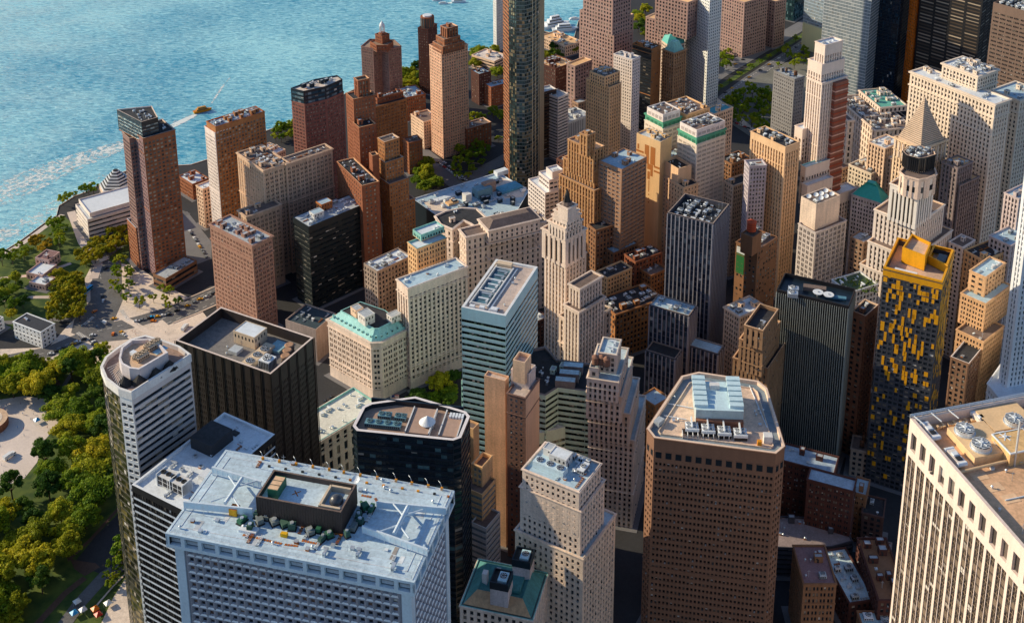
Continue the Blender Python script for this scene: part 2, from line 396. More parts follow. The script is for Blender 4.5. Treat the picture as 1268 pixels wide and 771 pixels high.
# ---------------------------------------------------------------- buildings
FOOT = []; LITG_ = [None]
BMAS = set()
def b_is_masonry(m): return m not in (BLK, BRZ, NAVY)
def quad(Lp, Fp, Rp, z, h=None):
    f = at(*Fp, z)
    lv = rv = None
    if isinstance(Lp, tuple): l = at(*Lp, z); lv = (l[0]-f[0], l[1]-f[1])
    if isinstance(Rp, tuple): r = at(*Rp, z); rv = (r[0]-f[0], r[1]-f[1])
    if h is None:
        s = [0, 0]
        if lv: s[0] += lv[1]; s[1] += -lv[0]
        if rv: s[0] += rv[0]; s[1] += rv[1]
        h = math.atan2(s[1], s[0])
    a, b = unit(h), unit(h+math.pi/2)
    wd = rv[0]*a[0]+rv[1]*a[1] if rv else Rp
    dp = lv[0]*b[0]+lv[1]*b[1] if lv else Lp
    wd = max(wd, 2.); dp = max(dp, 2.)
    F = Fr(f, h)
    return F, wd, dp, [F.p(0, 0), F.p(wd, 0), F.p(wd, dp), F.p(0, dp)]
def solid(wmb, P, z0, z1, st, wm, sm, panes, rm, ph=1.1, pt=.5, cap=None, vis_faces=None):
    n = len(P)
    for i in range(n):
        s_ = dict(st); s_.update(st.get('f%d' % i, {}))
        facade(wmb, panes, P[i], P[(i+1) % n], z0, z1, s_, s_.get('wm', wm), s_.get('sm', sm))
    if ph > 0:
        I = inset(P, pt); cap = cap or wm
        for i in range(n):
            j = (i+1) % n
            wmb.face([(*P[i], z1), (*P[j], z1), (*I[j], z1), (*I[i], z1)], cap)
            wmb.face([(*I[j], z1-ph), (*I[i], z1-ph), (*I[i], z1), (*I[j], z1)], wm if ph > 2 else cap)
        return I, z1-ph
    return P, z1
def building(d):
    """d: n l c, b = blocks [(L, F, R, z1, z0, opts)] with corners in photo pixels at height z1 or metres, or ('poly', pts, z1, z0, opts)"""
    wm = d['w']; sm = d.get('sm', wm); gm = d.get('g', GD); rm = d.get('rm', GREYR)
    h = d.get('h'); h = R(h) if h is not None else None
    if h is None:
        qs = [quad(b[0], b[1], b[2], b[3])[0].h for b in d['b'] if b[0] not in ('poly', 'world') and (isinstance(b[0], tuple) or isinstance(b[2], tuple)) and not (isinstance(b[0], (int, float)) and isinstance(b[2], (int, float)))]
        big = sorted(((lambda q: (q[1]*q[2], q[0].h))(quad(b[0], b[1], b[2], b[3])) for b in d['b'] if isinstance(b[0], tuple) and isinstance(b[2], tuple)), reverse=True)
        if big: h = big[0][1]
        elif qs: h = qs[0]
    geo = []
    for b in d['b']:
        if b[0] in ('poly', 'world'):
            P = [at(x, y, b[2]) for x, y in b[1]] if b[0] == 'poly' else list(b[1])
            if area(P) < 0: P.reverse()
            if h is None:
                k = max(range(len(P)), key=lambda i: math.dist(P[i], P[(i+1) % len(P)])); q = P[(k+1) % len(P)]; h = math.atan2(q[1]-P[k][1], q[0]-P[k][0])
            F = Fr(P[0], h); geo.append((F, P, b[2], b[3], b[4] if len(b) > 4 else {}))
        else:
            F, wd, dp, P = quad(b[0], b[1], b[2], b[3], h)
            if h is None: h = F.h
            geo.append((F, P, b[3], b[4], b[5] if len(b) > 5 else {}))
    low = geo[-1]; cx = sum(p[0] for p in low[1])/len(low[1]); cy = sum(p[1] for p in low[1])/len(low[1])
    r = root(d['n'], cx, cy, 0, d['l'], d['c'], d.get('grp'))
    FOOT.append((d['l'], [(g_[1], g_[2], g_[3]) for g_ in geo]))
    panes = []; wmb = MB(); pan2 = {}
    for i, (F, P, z1, z0, o) in enumerate(geo):
        st = dict(d['s']); st.update(o.get('s', {}))
        if d.get('g') is LITG_[0]: st.setdefault('blind', .06); st.setdefault('acu', .015)
        w2 = o.get('w', wm); s2 = o.get('sm', sm); g2 = o.get('g')
        tgt = panes if g2 is None else pan2.setdefault(g2.name, (g2, []))[1]
        I, zr = solid(wmb, P, z0, z1, st, w2, s2, tgt, rm, o.get('ph', d.get('ph', 1.1)), o.get('pt', d.get('pt', .5)), o.get('cap', d.get('cap')))
        rmb = MB(); rmb.face([(*p, zr+.01) for p in I], o.get('rm', rm)); rmb.build('roof', r)
        cz = o.get('cz', d.get('cz'))
        if cz is None and not st.get('none') and st['ww'] < .8 and z1-z0 > 12 and b_is_masonry(w2): cz = [(.15, .5, .4), (st['fh']*random.choice([1, 2, 3])+st.get('top', 1.5), .4, .3)]+([(z1-z0)*random.uniform(.45, .8) and ((z1-z0)*random.uniform(.45, .8), .5, .35)] if z1-z0 > 40 else [])
        if cz:
            for (dz, hh, out) in cz: cmb = MB(); ring(cmb, P, out, z1-dz-hh, z1-dz, o.get('cm', d.get('cm', w2))); cmb.build('cornice', r)
        ex = [inset(g_[1], -.8) for g_ in geo if g_ is not geo[i] and g_[2] > z1]
        dn = o.get('cl', d.get('cl', .62)); dn = min(.95, dn*1.15)
        if dn: clutter(I, F, zr+.01, r, w2, dn, ex, o.get('cell', d.get('cell', 5.2)), o.get('k', d.get('k', 'aaadvvpb')))
    wmb.build('wall', r)
    put_panes(panes, gm, r, d.get('near', 0))
    for g2, pp in pan2.values(): put_panes(pp, g2, r, 0)
    return r, geo
# ---------------------------------------------------------------- styles and colours
def S(bay, fh, ww, wh, rec=.35, **k): return dict(bay=bay, fh=fh, ww=ww, wh=wh, rec=rec, **k)
PUN = S(3.0, 3.7, .54, .6, .4, rib=.16, ribw=.6, ribk=3); PUN2 = S(4.4, 3.7, .72, .6, .4, grp=2, gap=.24); SMALL = S(2.3, 3.5, .52, .56, .3)
PIER = S(2.9, 3.8, .56, .62, .7, sp=.45); PIERW = S(4.2, 3.8, .6, .6, .6, sp=.4, grp=2, gap=.12)
TRI = S(5.2, 3.9, .74, .55, .4, grp=3, gap=.14); RIB = S(3.2, 3.8, 1., .5, .4, mar=.3); CUR = S(1.6, 3.9, .9, .86, .12, mar=.1, top=.5)
BLANK = S(3, 3.7, .4, .5, .3, none=1)
LIME = wall((.46, .38, .31)); LIME2 = wall((.54, .45, .37)); WHT = wall((.66, .60, .56), .2); IVORY = wall((.52, .435, .365), .28); CREAM = wall((.56, .42, .31), .25)
TAN = wall((.50, .33, .19), .25); ORNG = wall((.36, .18, .085), .2, .85, 1); BRICK = wall((.25, .10, .055), .2, .85, 1); DBRICK = wall((.14, .058, .045), .2, .85, 1); RBR = wall((.30, .13, .07), .2, .85, 1)
BROWN = wall((.24, .13, .075), .25); PINK = wall((.36, .22, .165), .2, .85, 1); GREY = wall((.30, .29, .29), .2); LGREY = wall((.46, .45, .44), .2); DGREY = wall((.13, .13, .135), .25)
BLK = wall((.022, .022, .026), .4, .45); BRZ = wall((.05, .04, .034), .35, .5); NAVY = wall((.018, .03, .045), .4, .35); MAUVE = wall((.34, .235, .205), .15); PREC = wall((.21, .12, .08), .15)
STRIPE = wall((.40, .35, .31), .15); TEALG = glass((.01, .035, .045), (.03, .09, .10), (.22, .40, .42), .7, .08, .25, .8)
BLUEG = glass((.02, .05, .08), (.06, .13, .18), (.30, .42, .48), .7, .1, .3, .8); GOLDG = glass((.02, .02, .02), (.10, .09, .06), (.5, .36, .16), .62, .1, .35, .8)
BRG = glass((.014, .010, .009), (.05, .04, .035), (.32, .24, .16), .8, .15); LITG = glass((.07, .065, .06), (.22, .21, .18), (.52, .47, .36), .74, .12)  # LITG panes are coloured pale, as if reflecting light
LITG_[0] = LITG
SKYG = glass((.26, .32, .36), (.36, .42, .45), (.50, .55, .56), .8, .15, .2, .8)
T = building
# ---- near rows, left
T(dict(n='office_tower', l='black glass tower with white roof rim and long fan unit, behind the white-roofed tower', c='office tower', near=100, w=BLK, sm=wall((.35, .38, .42), .3), g=BRG, rm=WHR, cap=WHITEM, ph=1.6, pt=1.2, cl=.25, k='vvpd', s=S(1.7, 3.9, .86, .60, .35, mar=.5, band=1, top=2.6, vo=.2), b=[((156, 605), (228, 632), (347, 540), 130, 0)]))
T(dict(n='office_tower', l='near-black square tower with deep sunken roof and three round brown tanks', c='office tower', near=100, w=wall((.058, .046, .042), .35, .5), sm=wall((.058, .046, .042), .35, .5), g=glass((.008, .007, .007), (.03, .024, .02), (.30, .21, .13), .86, .12), rm=wall((.20, .19, .18), .4), cap=wall((.5, .42, .36), .2, .5), ph=6.5, pt=1.1, cl=0, s=S(6.4, 3.7, .84, .52, .4, mar=.3, grp=5, gap=.16, top=9.5, mt=.1),
  b=[((214, 423.7), (335, 463), (392, 419), 133, 0)]))
T(dict(n='office_tower', l='octagonal dark glass tower with cone cap on its brown roof', c='office tower', near=60, w=NAVY, sm=NAVY, g=glass((.006, .012, .018), (.012, .03, .04), (.10, .20, .22), .88, .06, .2, .9), rm=wall((.33, .24, .19), .25), cap=wall((.55, .52, .5), .15), ph=2.5, pt=1.6, cl=0, s=S(3.2, 3.8, 1., .62, .25, mar=.15, top=1.2),
  b=[('poly', [(436.5, 527), (441.5, 533), (561, 545), (571, 541.5), (582, 515), (577, 509), (514.5, 490.5), (459.5, 498), (449, 503)], 125, 0)]))
T(dict(n='customs_building', l='low stone customs house with green copper roof edge beside the dark glass tower', c='building', w=LIME, rm=wall((.62, .60, .52), .25), cap=COPPER, s=S(6, 7.5, .42, .72, .6, top=2, mar=1.5), cz=[(.2, 1.2, .8), (6, .6, .4)], cl=.25, k='vd', b=[(26, (392, 548), (470, 500), 35, 0)]))
T(dict(n='corner_hotel_building', l='ivory corner building with pale green mansard roof above round-arched windows', c='building', near=100, w=IVORY, rm=TAR, s=S(4.4, 4.1, .68, .6, .5, grp=2, gap=.16, top=4.6, bot=7), cz=[(.2, 1., 1.), (5.2, .6, .5), (31, .6, .4), (37, .5, .4)], cl=0,
  b=[('poly', [(405.5, 394.6), (459, 423.5), (472, 423), (506, 406), (485, 389), (447, 376)], 46, 0)]))
T(dict(n='office_building', l='tall limestone block with close piers and grey roof, right of the green mansard', c='office building', near=100, w=IVORY, rm=BLUER, s=S(3.5, 3.6, .52, .62, .8, sp=.55, top=7, bot=8), cz=[(.3, .8, .7), (8, .7, .6), (62, .6, .5), (69, .6, .5)], k='vvd', cl=.3, b=[((484, 347.5), (505, 357), (583, 333), 80, 0)]))
T(dict(n='office_building', l='small tower with bright green mansard storey and white roof ridges', c='building', w=TAN, rm=WHR, cap=COPPER, s=PUN2, cl=.3, b=[((510, 284), (521, 291), (551, 281), 93, 88, dict(w=COPPER, rm=WHR)), ((503, 300), (516, 308), (554, 295), 88, 0, dict(w=wall((.46, .31, .18)), cl=0))]))
T(dict(n='office_building', l='block with pale blue roof full of pipes, white end wall above the dark yard', c='building', w=wall((.33, .26, .21)), rm=WHR, s=PUN, cz=[(5, .5, .4)], b=[((447, 327), (467, 336), (512, 318), 62, 0, dict(k='ppda', cl=.8))]))
T(dict(n='office_building', l='grand limestone block with hipped brown roof and curved rear court', c='building', near=60, w=IVORY, rm=TAR, s=S(4.2, 4.6, .36, .62, .6, top=3), cz=[(.2, 1., 1.), (11, .8, .8), (24, .6, .5)], k='vvb', cl=.2, b=[
  ((592, 271), (605, 285), (666, 267), 84, 74, dict(w=IVORY, cl=0)), ((561, 285), (577, 293), (604, 284), 80, 0, dict(rm=BRNR)), ((594, 276), (604, 290), (676, 272), 75, 0), ('poly', [(539, 267), (546, 277), (560, 283), (574, 272), (583, 276), (592, 282), (603, 270), (590, 258), (572, 257), (552, 261)], 78, 0)]))
T(dict(n='parking_structure', l='large flat pale parking roof behind the limestone court', c='parking structure', w=NAVY, rm=BLUER, cap=WHR, s=BLANK, cl=.2, k='vbad', b=[('poly', [(511, 246), (617, 213), (655, 236), (640, 262), (592, 284), (548, 272)], 34, 0)]))
T(dict(n='office_block', l='dark green-black office slab with flat grey roof and orange lift house', c='office building', near=60, w=wall((.012, .02, .026), .4, .5), sm=NAVY, g=glass((.006, .012, .016), (.012, .022, .028), (.04, .045, .04), .93, .2), rm=GREYR, s=S(3., 4.2, 1., .4, .3, mar=.2, top=4), k='ddapv', cl=.6, ph=.5, b=[((359, 270), (382, 281), (460.6, 251), 72, 0)]))
T(dict(n='office_building', l='pink-fronted classical block with stone end bays and jumbled roof plant', c='office building', near=100, w=PINK, rm=GREYR, s=S(3.6, 3.7, .58, .54, .35, grp=2, gap=.25, top=3, bot=5, f3=dict(sm=PINK)), cz=[(.2, 1., .9), (12, .8, .7), (60, .6, .5)], cl=.7, k='bbadd', b=[((257, 278.4), (312, 304), (339.4, 292.6), 77, 0)]))
T(dict(n='office_tower', l='wide tan office block behind the pink-fronted block, long white pipes on its roof', c='office building', near=80, w=wall((.44, .32, .23)), rm=BRNR, s=S(3.8, 3.7, .56, .52, .45, sp=.2, grp=2, gap=.22, top=3.5, bot=6), cz=[(.2, .9, .8), (34, .7, .6)], k='ppddb', cl=.8, b=[(12, (354, 203), (404, 179), 98, 0), ((295, 188), (326, 211), (356, 200), 98, 0), ((297, 259), (305, 268), (345, 251), 70, 0, dict(cl=.8))]))
T(dict(n='hotel_tower', l='tall red brick tower with dark slanted glass crown at the water edge', c='hotel tower', near=100, w=RBR, rm=TAR, g=LITG, s=S(3.2, 3.3, .62, .56, .35, mar=.5, top=3.5), cap=wall((.5, .42, .36)), k='vvad', b=[
  ('poly', [(144.5, 135.5), (175, 151), (195.6, 145), (188, 131)], 136, 118, dict(w=NAVY, s=S(3., 3.2, 1., .5, .2, mar=.2), g=BLUEG, cl=.9)), ((156, 159), (176.7, 171.4), (219, 162), 123, 0, dict(s=dict(f3=dict(wm=wall((.26, .17, .17), .3, .85, 1))))), ((147, 165), (160, 171.5), 8, 118, 0, dict(s=S(2.4, 3.3, .7, .55, .3), g=BLUEG, w=wall((.25, .16, .14)))), ((153, 272), (168, 282), 12, 38, 0, dict(cap=WHR, cl=0))]))
T(dict(n='apartment_tower', l='slab tower with white lit end, red parapet and orange flank near the river', c='apartment tower', near=80, w=ORNG, rm=BLUER, g=LITG, cap=wall((.36, .10, .04)), s=S(2.8, 3.1, .62, .58, .3, mar=.3, top=4.5), k='dab', cl=.9, b=[((255, 150), (266.7, 157), (328, 138), 113, 0), ((253, 156), (266, 164), 14, 108, 0, dict(w=WHT, cl=0, s=S(2.4, 3.1, .5, .45, .5)))]))
T(dict(n='low_building', l='small beige block with striped white roof at the foot of the slab tower', c='building', w=CREAM, rm=WHR, s=PUN, k='vd', b=[((243, 229), (251, 234), (268, 227), 38, 0)]))
T(dict(n='apartment_tower', l='triangular-topped tower with glass crown and planted terrace beside the water', c='apartment tower', w=wall((.30, .13, .10), .3, .85, 1), g=LITG, rm=wall((.46, .40, .34)), s=S(3.2, 3.2, .66, .5, .3, grp=2, gap=.1), k='vvbd', cl=.7, b=[
  ('poly', [(360, 109), (376, 113), (403, 107), (424, 98), (417.5, 93), (390, 98)], 117, 104, dict(w=NAVY, g=BLUEG, s=S(3, 3.3, 1., .6, .2), cl=.8)), ('world', [at(x, y, 117) for x, y in ((360, 108.5), (376, 113.5), (403, 107.5), (425, 98), (417.5, 92.5), (390, 97.5))], 105, 0, dict(cl=0, w=wall((.26, .12, .095), .2, .85, 1)))]))
T(dict(n='residential_tower', l='slim brown brick tower stepping down from a small square top', c='apartment tower', near=60, w=BRICK, rm=TAR, g=LITG, cap=wall((.5, .3, .18)), s=S(2.9, 3.3, .36, .5, .3, mar=1.2), k='vvb', b=[
  ((438, 96), (443, 100), (456.5, 96), 152, 136, dict(s=PIER, cl=0)), ((421, 116.6), (437.5, 123), (460, 113), 138, 0), ((430, 152.6), (444.5, 158), (464.5, 152), 118, 0), ((420, 199), (448, 230), (468, 223), 92, 0, dict(s=S(3.4, 3.5, .4, .5, .3, mar=2))), ((453, 190), (461, 193), (468, 190), 103, 0, dict(s=BLANK))]))
T(dict(n='residential_tower', l='tan stepped tower with many terraces right of the slim brown brick tower', c='apartment tower', near=60, w=ORNG, rm=BRNR, g=LITG, cap=CREAM, s=S(2.6, 3.3, .5, .5, .3, mar=.6), cz=[(.1, .5, .4)], k='vvb', cl=.3, b=[
  ((466, 171), (476, 176), (491, 168), 112, 94), ((466, 194), (477, 201.5), (501, 195), 96, 78), ((468, 220), (482, 228), (506, 220), 80, 60), ((470, 246), (485.6, 255), (515, 246), 60, 0)]))
T(dict(n='apartment_block', l='brick apartment block with red penthouse and lit bay windows behind the slim tower', c='apartment building', w=ORNG, rm=TAR, g=LITG, s=S(3.6, 3.3, .6, .55, .5, grp=2, gap=.15), k='bvdb', cl=.7, b=[((462, 119), (467, 122), (499, 113), 69, 60, dict(w=BRICK)), ((455, 128), (463, 133), (504, 122), 64, 0)]))
T(dict(n='apartment_block', l='short orange-lit brick block left of the tree-filled crossing', c='apartment building', w=RBR, rm=BRNR, g=LITG, s=SMALL, cz=[(.1, .6, .4)], b=[((497, 171), (506, 177), (524, 174), 33, 0)]))
T(dict(n='apartment_tower', l='brown brick tower topped by a white domed cupola', c='apartment tower', near=60, w=wall((.27, .18, .15), .2, .85, 1), rm=wall((.3, .22, .16)), g=LITG, s=S(2.8, 3.1, .62, .52, .3, grp=2, gap=.15), k='vv', cl=.3, b=[
  ((467, 41), (473, 45), (480, 41), 84, 70, dict(w=BRICK, cl=0)), ('poly', [(458, 51), (466, 56), (480, 56), (487, 51), (472, 47)], 76, 68, dict(w=BRICK, cl=0)), ('poly', [(447, 57), (462, 60), (472, 57), (481, 60.5), (497, 57), (488, 49), (458, 48)], 70, 0)]))
T(dict(n='apartment_tower', l='dark red tower with round glass lantern at the waterfront', c='apartment tower', w=DBRICK, rm=BRNR, g=LITG, s=S(2.6, 3.1, .5, .5, .3), b=[((518, 34), (530, 36.5), (540, 29), 76, 0, dict(cl=0))]))
T(dict(n='apartment_tower', l='tall cream and red brick tower with stepped crown on a low base', c='apartment tower', near=100, w=wall((.52, .34, .24), .2, .85, 1), rm=BRNR, g=LITG, s=S(2.7, 3.1, .5, .54, .3, mar=.6, top=1, sm=DBRICK), cap=wall((.52, .36, .26)), cl=.2, k='vb', b=[
  ((543, 32), (553, 35.5), (565, 31), 133, 122, dict(w=RBR, cl=.6, s=PIER)), ((538, 44), (550, 49), (570, 44), 124, 116, dict(w=RBR)), ((533, 52), (548, 58), (577, 52), 118, 110, dict(w=RBR)), ((527.5, 56), (546.4, 63), (582, 56), 113, 0),
  ((505, 142), (524.5, 151), (545, 145), 30, 0, dict(w=CREAM, s=S(2.6, 3.3, .5, .5, .3))), (14, (578, 160), (609.6, 151.7), 26, 0, dict(w=BRICK, s=S(3.4, 3.6, .5, .6, .3)))]))
T(dict(n='office_building', l='long low brick block with blue-grey roof behind the cream and red tower', c='apartment building', w=RBR, rm=BLUER, g=LITG, s=SMALL, cl=.6, b=[((487, 110), (502, 121), (528, 117), 27, 0)]))
T(dict(n='apartment_block', l='L-shaped dark brick housing block right of the cream and red tower', c='apartment building', w=DBRICK, rm=BLUER, g=LITG, s=S(2.8, 3.2, .5, .5, .3), b=[((582, 87), (593, 92), (606, 87), 36, 0), ((600, 103), (608, 108), (632, 101), 24, 0, dict(w=BRICK))]))
T(dict(n='low_building', l='wide flat pale roof among waterside trees left of the curved glass tower', c='building', w=CREAM, rm=wall((.5, .45, .4)), s=RIB, cl=.3, b=[((590, 65), (612, 76), (622, 66), 16, 0)]))
T(dict(n='residential_tower', l='pale grey slab tower cut by the frame behind the curved glass tower', c='apartment tower', w=LGREY, g=LITG, s=S(2.2, 3.3, .4, .6, .3, mar=.5), cl=0, b=[('world', [at(611, 62), at(615, 65), at(625, 60), at(620, 57)], 120, 0)]))
T(dict(n='residential_tower', l='very tall tower with brick edge and curved green-gold glass front', c='apartment tower', near=100, w=wall((.10, .13, .13), .2, .4), g=glass((.02, .035, .035), (.10, .17, .17), (.50, .42, .26), .66, .08, .4, .9), rm=TAR, s=S(2.2, 3.6, .88, .78, .2, mar=.05, band=1, blind=.05, f0=dict(wm=RBR, sm=RBR, wh=.5), f1=dict(wm=BLK, sm=BLK), f4=dict(rib=.35, ribw=.4, ribk=3, ribm=wall((.62, .52, .36), .1)), f5=dict(rib=.3, ribw=.25, ribm=wall((.42, .36, .26), .1))), sm=wall((.22, .25, .24), .15), cl=0, b=[('world', [at(624, 218), at(631, 229), at(640, 233), at(650, 233.5), at(659, 230), at(668, 221), at(673, 209), at(660, 198), at(640, 203)], 235, 0)]))  # pale gold ribs paint a vertical shine onto the glass
T(dict(n='office_tower', l='dark brown slab with one bright white edge right of the curved glass tower', c='office tower', w=wall((.10, .055, .035)), rm=GREYR, s=S(3, 3.4, 1., .4, .2, mar=1), cap=WHT, b=[(12, (673, 114), (689, 110), 70, 0)]))
T(dict(n='apartment_block', l='white balconied block beside the dark brown slab', c='apartment building', w=WHT, rm=GREYR, g=GD, s=S(4, 3.2, 1., .5, .9, mar=.4), b=[(16, (691, 121), (704, 115.5), 66, 0)]))
T(dict(n='office_building', l='stepped white office block with square penthouse and slotted left wall', c='office building', near=60, w=WHT, rm=WHR, s=S(3.6, 3.6, .8, .45, .5, mar=.5), cl=.2, k='vd', b=[((675, 207), (684, 213), (694, 207), 72, 58, dict(s=BLANK)), ((664.6, 213), (680, 223), (696, 213), 66, 52), ((651, 222), (675, 239), (694, 236), 56, 0)]))
T(dict(n='office_tower', l='pale stone tower with stepped pyramid top and dark lantern', c='office tower', near=100, w=IVORY, rm=BRNR, s=S(3.1, 3.7, .48, .62, .8, sp=.5, top=3), cap=LIME, cz=[(.2, .9, .8)], cl=0, b=[
  ((692, 252), (703, 258), (713, 252), 142, 132, dict(s=BLANK)), ((688, 258), (702, 266), (718, 259), 136, 128, dict(s=BLANK)), ((685, 264), (701.5, 272.5), (722, 265), 130, 120, dict(s=S(3, 3, .4, .6, .3))), ((681, 271), (700, 282), (726, 273), 124, 114, dict(s=S(3, 3.5, .4, .6, .3))),
  ((674, 280), (700.4, 295.5), (732.6, 285), 115, 92, dict(s=S(4.4, 17, .5, .8, 1., top=3, mar=2))), ((675, 312), (700.6, 325.5), (732, 314), 93, 0, dict(cz=[(.4, .7, .5)])),
  ((707, 349), (718, 357.5), (743, 340), 95, 0), ((699, 376), (717, 386), (750, 367), 81, 0), ((688, 392), (719, 404), (761, 383), 65, 0, dict(w=LIME, rm=TAR, cz=[(.3, 1., .9), (20, .8, .6)], s=S(4, 4.2, .5, .66, .6)))]))
T(dict(n='office_tower', l='broad teal glass office tower with banded floors and long sunken roof', c='office tower', near=100, w=wall((.42, .62, .66), .12, .3), g=glass((.006, .012, .010), (.02, .035, .02), (.12, .2, .14), .86, .08, .1, .8), rm=wall((.36, .30, .26)), cap=wall((.5, .5, .5), .15), ph=1.5, pt=1.5, s=S(1.6, 4.1, 1., .48, .2, mar=.1, top=7, mul=None), cl=0, b=[
  ((569, 383), (626, 391), (671, 331), 125, 0),
  ('poly', [(571, 470), (622, 479), (675.5, 489.6), (691, 479.5), (724.8, 484), (762, 490), (768, 462), (728, 449), (690, 444), (676, 428), (656, 432), (610, 440)], 70, 0, dict(w=wall((.50, .60, .52), .12, .4), rm=TAR, cap=wall((.24, .20, .18)), cl=.35, k='vvdab', s=S(1.6, 4.1, 1., .46, .2, mar=.1, top=2))),
  ('poly', [(583, 521), (652, 540), (700, 528), (600, 500)], 44, 0, dict(w=wall((.50, .56, .48), .12, .4), rm=wall((.25, .2, .18))))]))
T(dict(n='office_tower', l='slim brown tower with blank tan flank and grey lift tower on top', c='office tower', near=100, w=wall((.20, .125, .10)), rm=wall((.4, .33, .28)), g=BLUEG, s=S(3.1, 3.5, .42, .5, .35, mar=1.2, top=2), cl=.3, k='va', b=[
  ((636.5, 443), (650, 449), (660, 439), 128, 114, dict(w=wall((.5, .36, .25)), s=BLANK, ph=2.5)), ((634, 455), (655, 463), (665, 452), 119, 106, dict(w=wall((.42, .38, .36)), s=BLANK)), ((625, 489.6), (651, 492.5), (673.6, 469.7), 110, 0, dict(s=dict(f0=dict(none=1, wm=wall((.60, .42, .30), .12))))),
  (13, (625.5, 471.5), 5, 113, 0, dict(w=wall((.50, .33, .22)), s=BLANK))]))
T(dict(n='office_tower', l='white art deco tower with finned setbacks and three brown tanks on its roof', c='office tower', near=100, w=wall((.64, .54, .44), .2), rm=wall((.34, .40, .43), .25), s=S(3.0, 3.6, .48, .6, .8, sp=.5, mar=.8, top=2.5), cl=.3, k='vvda', b=[
  ((746, 420), (763.6, 439), (780.6, 421.5), 122, 106, dict(s=PIER, cl=.9, k='add')), ((731, 450), (741, 456), (749, 449), 116, 106, dict(s=PUN)), ((728.6, 461), (766, 473), (796, 433), 110, 96), ((726.7, 482), (770, 491), (806, 445), 98, 80, dict(cl=0)), ((726, 512), (780, 512), (811, 470), 82, 60, dict(cl=0)), ((725, 548), (786, 545), (818, 492), 62, 0, dict(w=wall((.60, .53, .45))))]))
T(dict(n='office_tower', l='cream block with three setbacks and white plant on its blue roof, at the bottom', c='office building', near=100, w=IVORY, rm=BLUER, s=S(3.0, 3.7, .46, .54, .45, mar=1.2, top=2.5), cz=[(.2, .6, .6)], cl=.2, k='vp', b=[
  ((643, 584), (717, 608), (746.4, 574), 115, 88), ((638, 608), (719, 632), (752, 594), 104, 76, dict(cl=0)), ((636.6, 656), (722, 691), (764.4, 636), 78, 0, dict(w=wall((.56, .46, .37)), cl=0))]))
T(dict(n='office_building', l='green copper mansard block with two black lift towers at the bottom edge', c='building', near=60, w=IVORY, rm=wall((.12, .18, .18), .3), s=S(3.4, 3.6, .5, .6, .5, sp=.3), cap=COPPER, cl=0, b=[((566, 757), (660, 768), (689, 710), 60, 0, dict(ph=.6))]))
T(dict(n='office_building', l='narrow tan building with blank lit flank in three steps beside the dark glass tower', c='office building', w=TAN, rm=BRNR, g=SKYG, s=S(2.6, 3.5, .6, .6, .3, mar=.4), cl=.2, k='v', b=[(12, (586, 531), (594.5, 524), 96, 0, dict(s=BLANK)), ((583, 575), (597, 578), (608, 563), 86, 0, dict(ph=2.5, s=dict(f0=dict(none=1)))), (13, (597, 612), (616, 593), 74, 0, dict(s=RIB)), ((584.5, 644), (602, 654), (617, 632), 58, 0, dict(s=RIB, w=LGREY))]))
# ---- middle and right
T(dict(n='office_building', l='long brick and terracotta building with glowing orange side and twin grey fan boxes', c='office building', near=40, w=ORNG, rm=TAR, s=S(3, 3.9, .6, .62, .4), cz=[(.2, .8, .7)], k='aadb', cl=.6, b=[((750, 366), (762, 389), (814, 363), 38, 0)]))
T(dict(n='low_building', l='brick walk-up with cream round lift house on a dark roof', c='building', w=BRICK, rm=TAR, s=PUN, k='bbav', cl=.8, b=[((771, 315), (787, 324), (822, 313), 46, 0)]))
T(dict(n='low_building', l='low dark block in shade beneath the brown brick tower, pale roof sheds', c='building', w=BROWN, rm=BLUER, s=PUN, k='bdav', cl=.7, b=[((748, 305), (760, 313), (790, 300), 44, 0)]))
T(dict(n='low_building', l='small ochre building squeezed beside the pale pyramid-topped tower', c='building', w=TAN, rm=TAR, s=PUN, k='bav', cl=.8, b=[((744, 333), (752, 344), (778, 328), 48, 0)]))
T(dict(n='low_building', l='low ochre house with barrel-shaped roof plant next to the dark ribbed tower', c='building', w=ORNG, rm=BRNR, s=PUN, k='dda', cl=.9, b=[((795, 330), (806, 341), (822, 330), 38, 0)]))
T(dict(n='office_tower', l='dark glass tower with pale vertical ribs and open crown full of plant', c='office tower', near=100, w=wall((.11, .11, .14), .3, .5), g=glass((.015, .025, .05), (.06, .09, .14), (.26, .30, .34), .84, .08, .25, .8), rm=TAR, cap=wall((.3, .24, .2)), ph=3, pt=.7, cl=.85, k='ddav', s=S(3.1, 3.9, .8, .80, .25, blind=.05, sp=.15, mar=.2, top=1, rib=.7, ribw=.7, ribm=wall((.29, .28, .31), .15)), b=[
  ((824.6, 265), (883, 277), (908, 253.7), 125, 0, dict(cz=[(11.5, 1., .5)])), ((804.6, 376.5), (853, 391), (864, 378), 76, 0, dict(rm=BLUER, ph=.8, cl=.6)), ((800, 432), (836, 444), 12, 50, 0, dict(ph=.8, cl=0)), (30, (889, 438), 11, 52, 0, dict(ph=.8, rm=BLUER, cl=0))]))
T(dict(n='office_tower', l='golden brown brick tower with finned art deco crown', c='office tower', near=60, w=wall((.42, .25, .13), .2, .85, 1), rm=BRNR, cap=wall((.5, .34, .22)), s=S(3.0, 3.6, .5, .6, .8, sp=.5, mar=.8), k='vvb', cl=.3, b=[
  ((720, 163), (727, 168), (736, 163), 136, 118), ((706, 170.6), (735, 186), (750, 181), 122, 94), ((700, 193), (736, 212), (754, 204), 104, 70), ((697, 213), (736, 236), (760, 220), 90, 0)]))
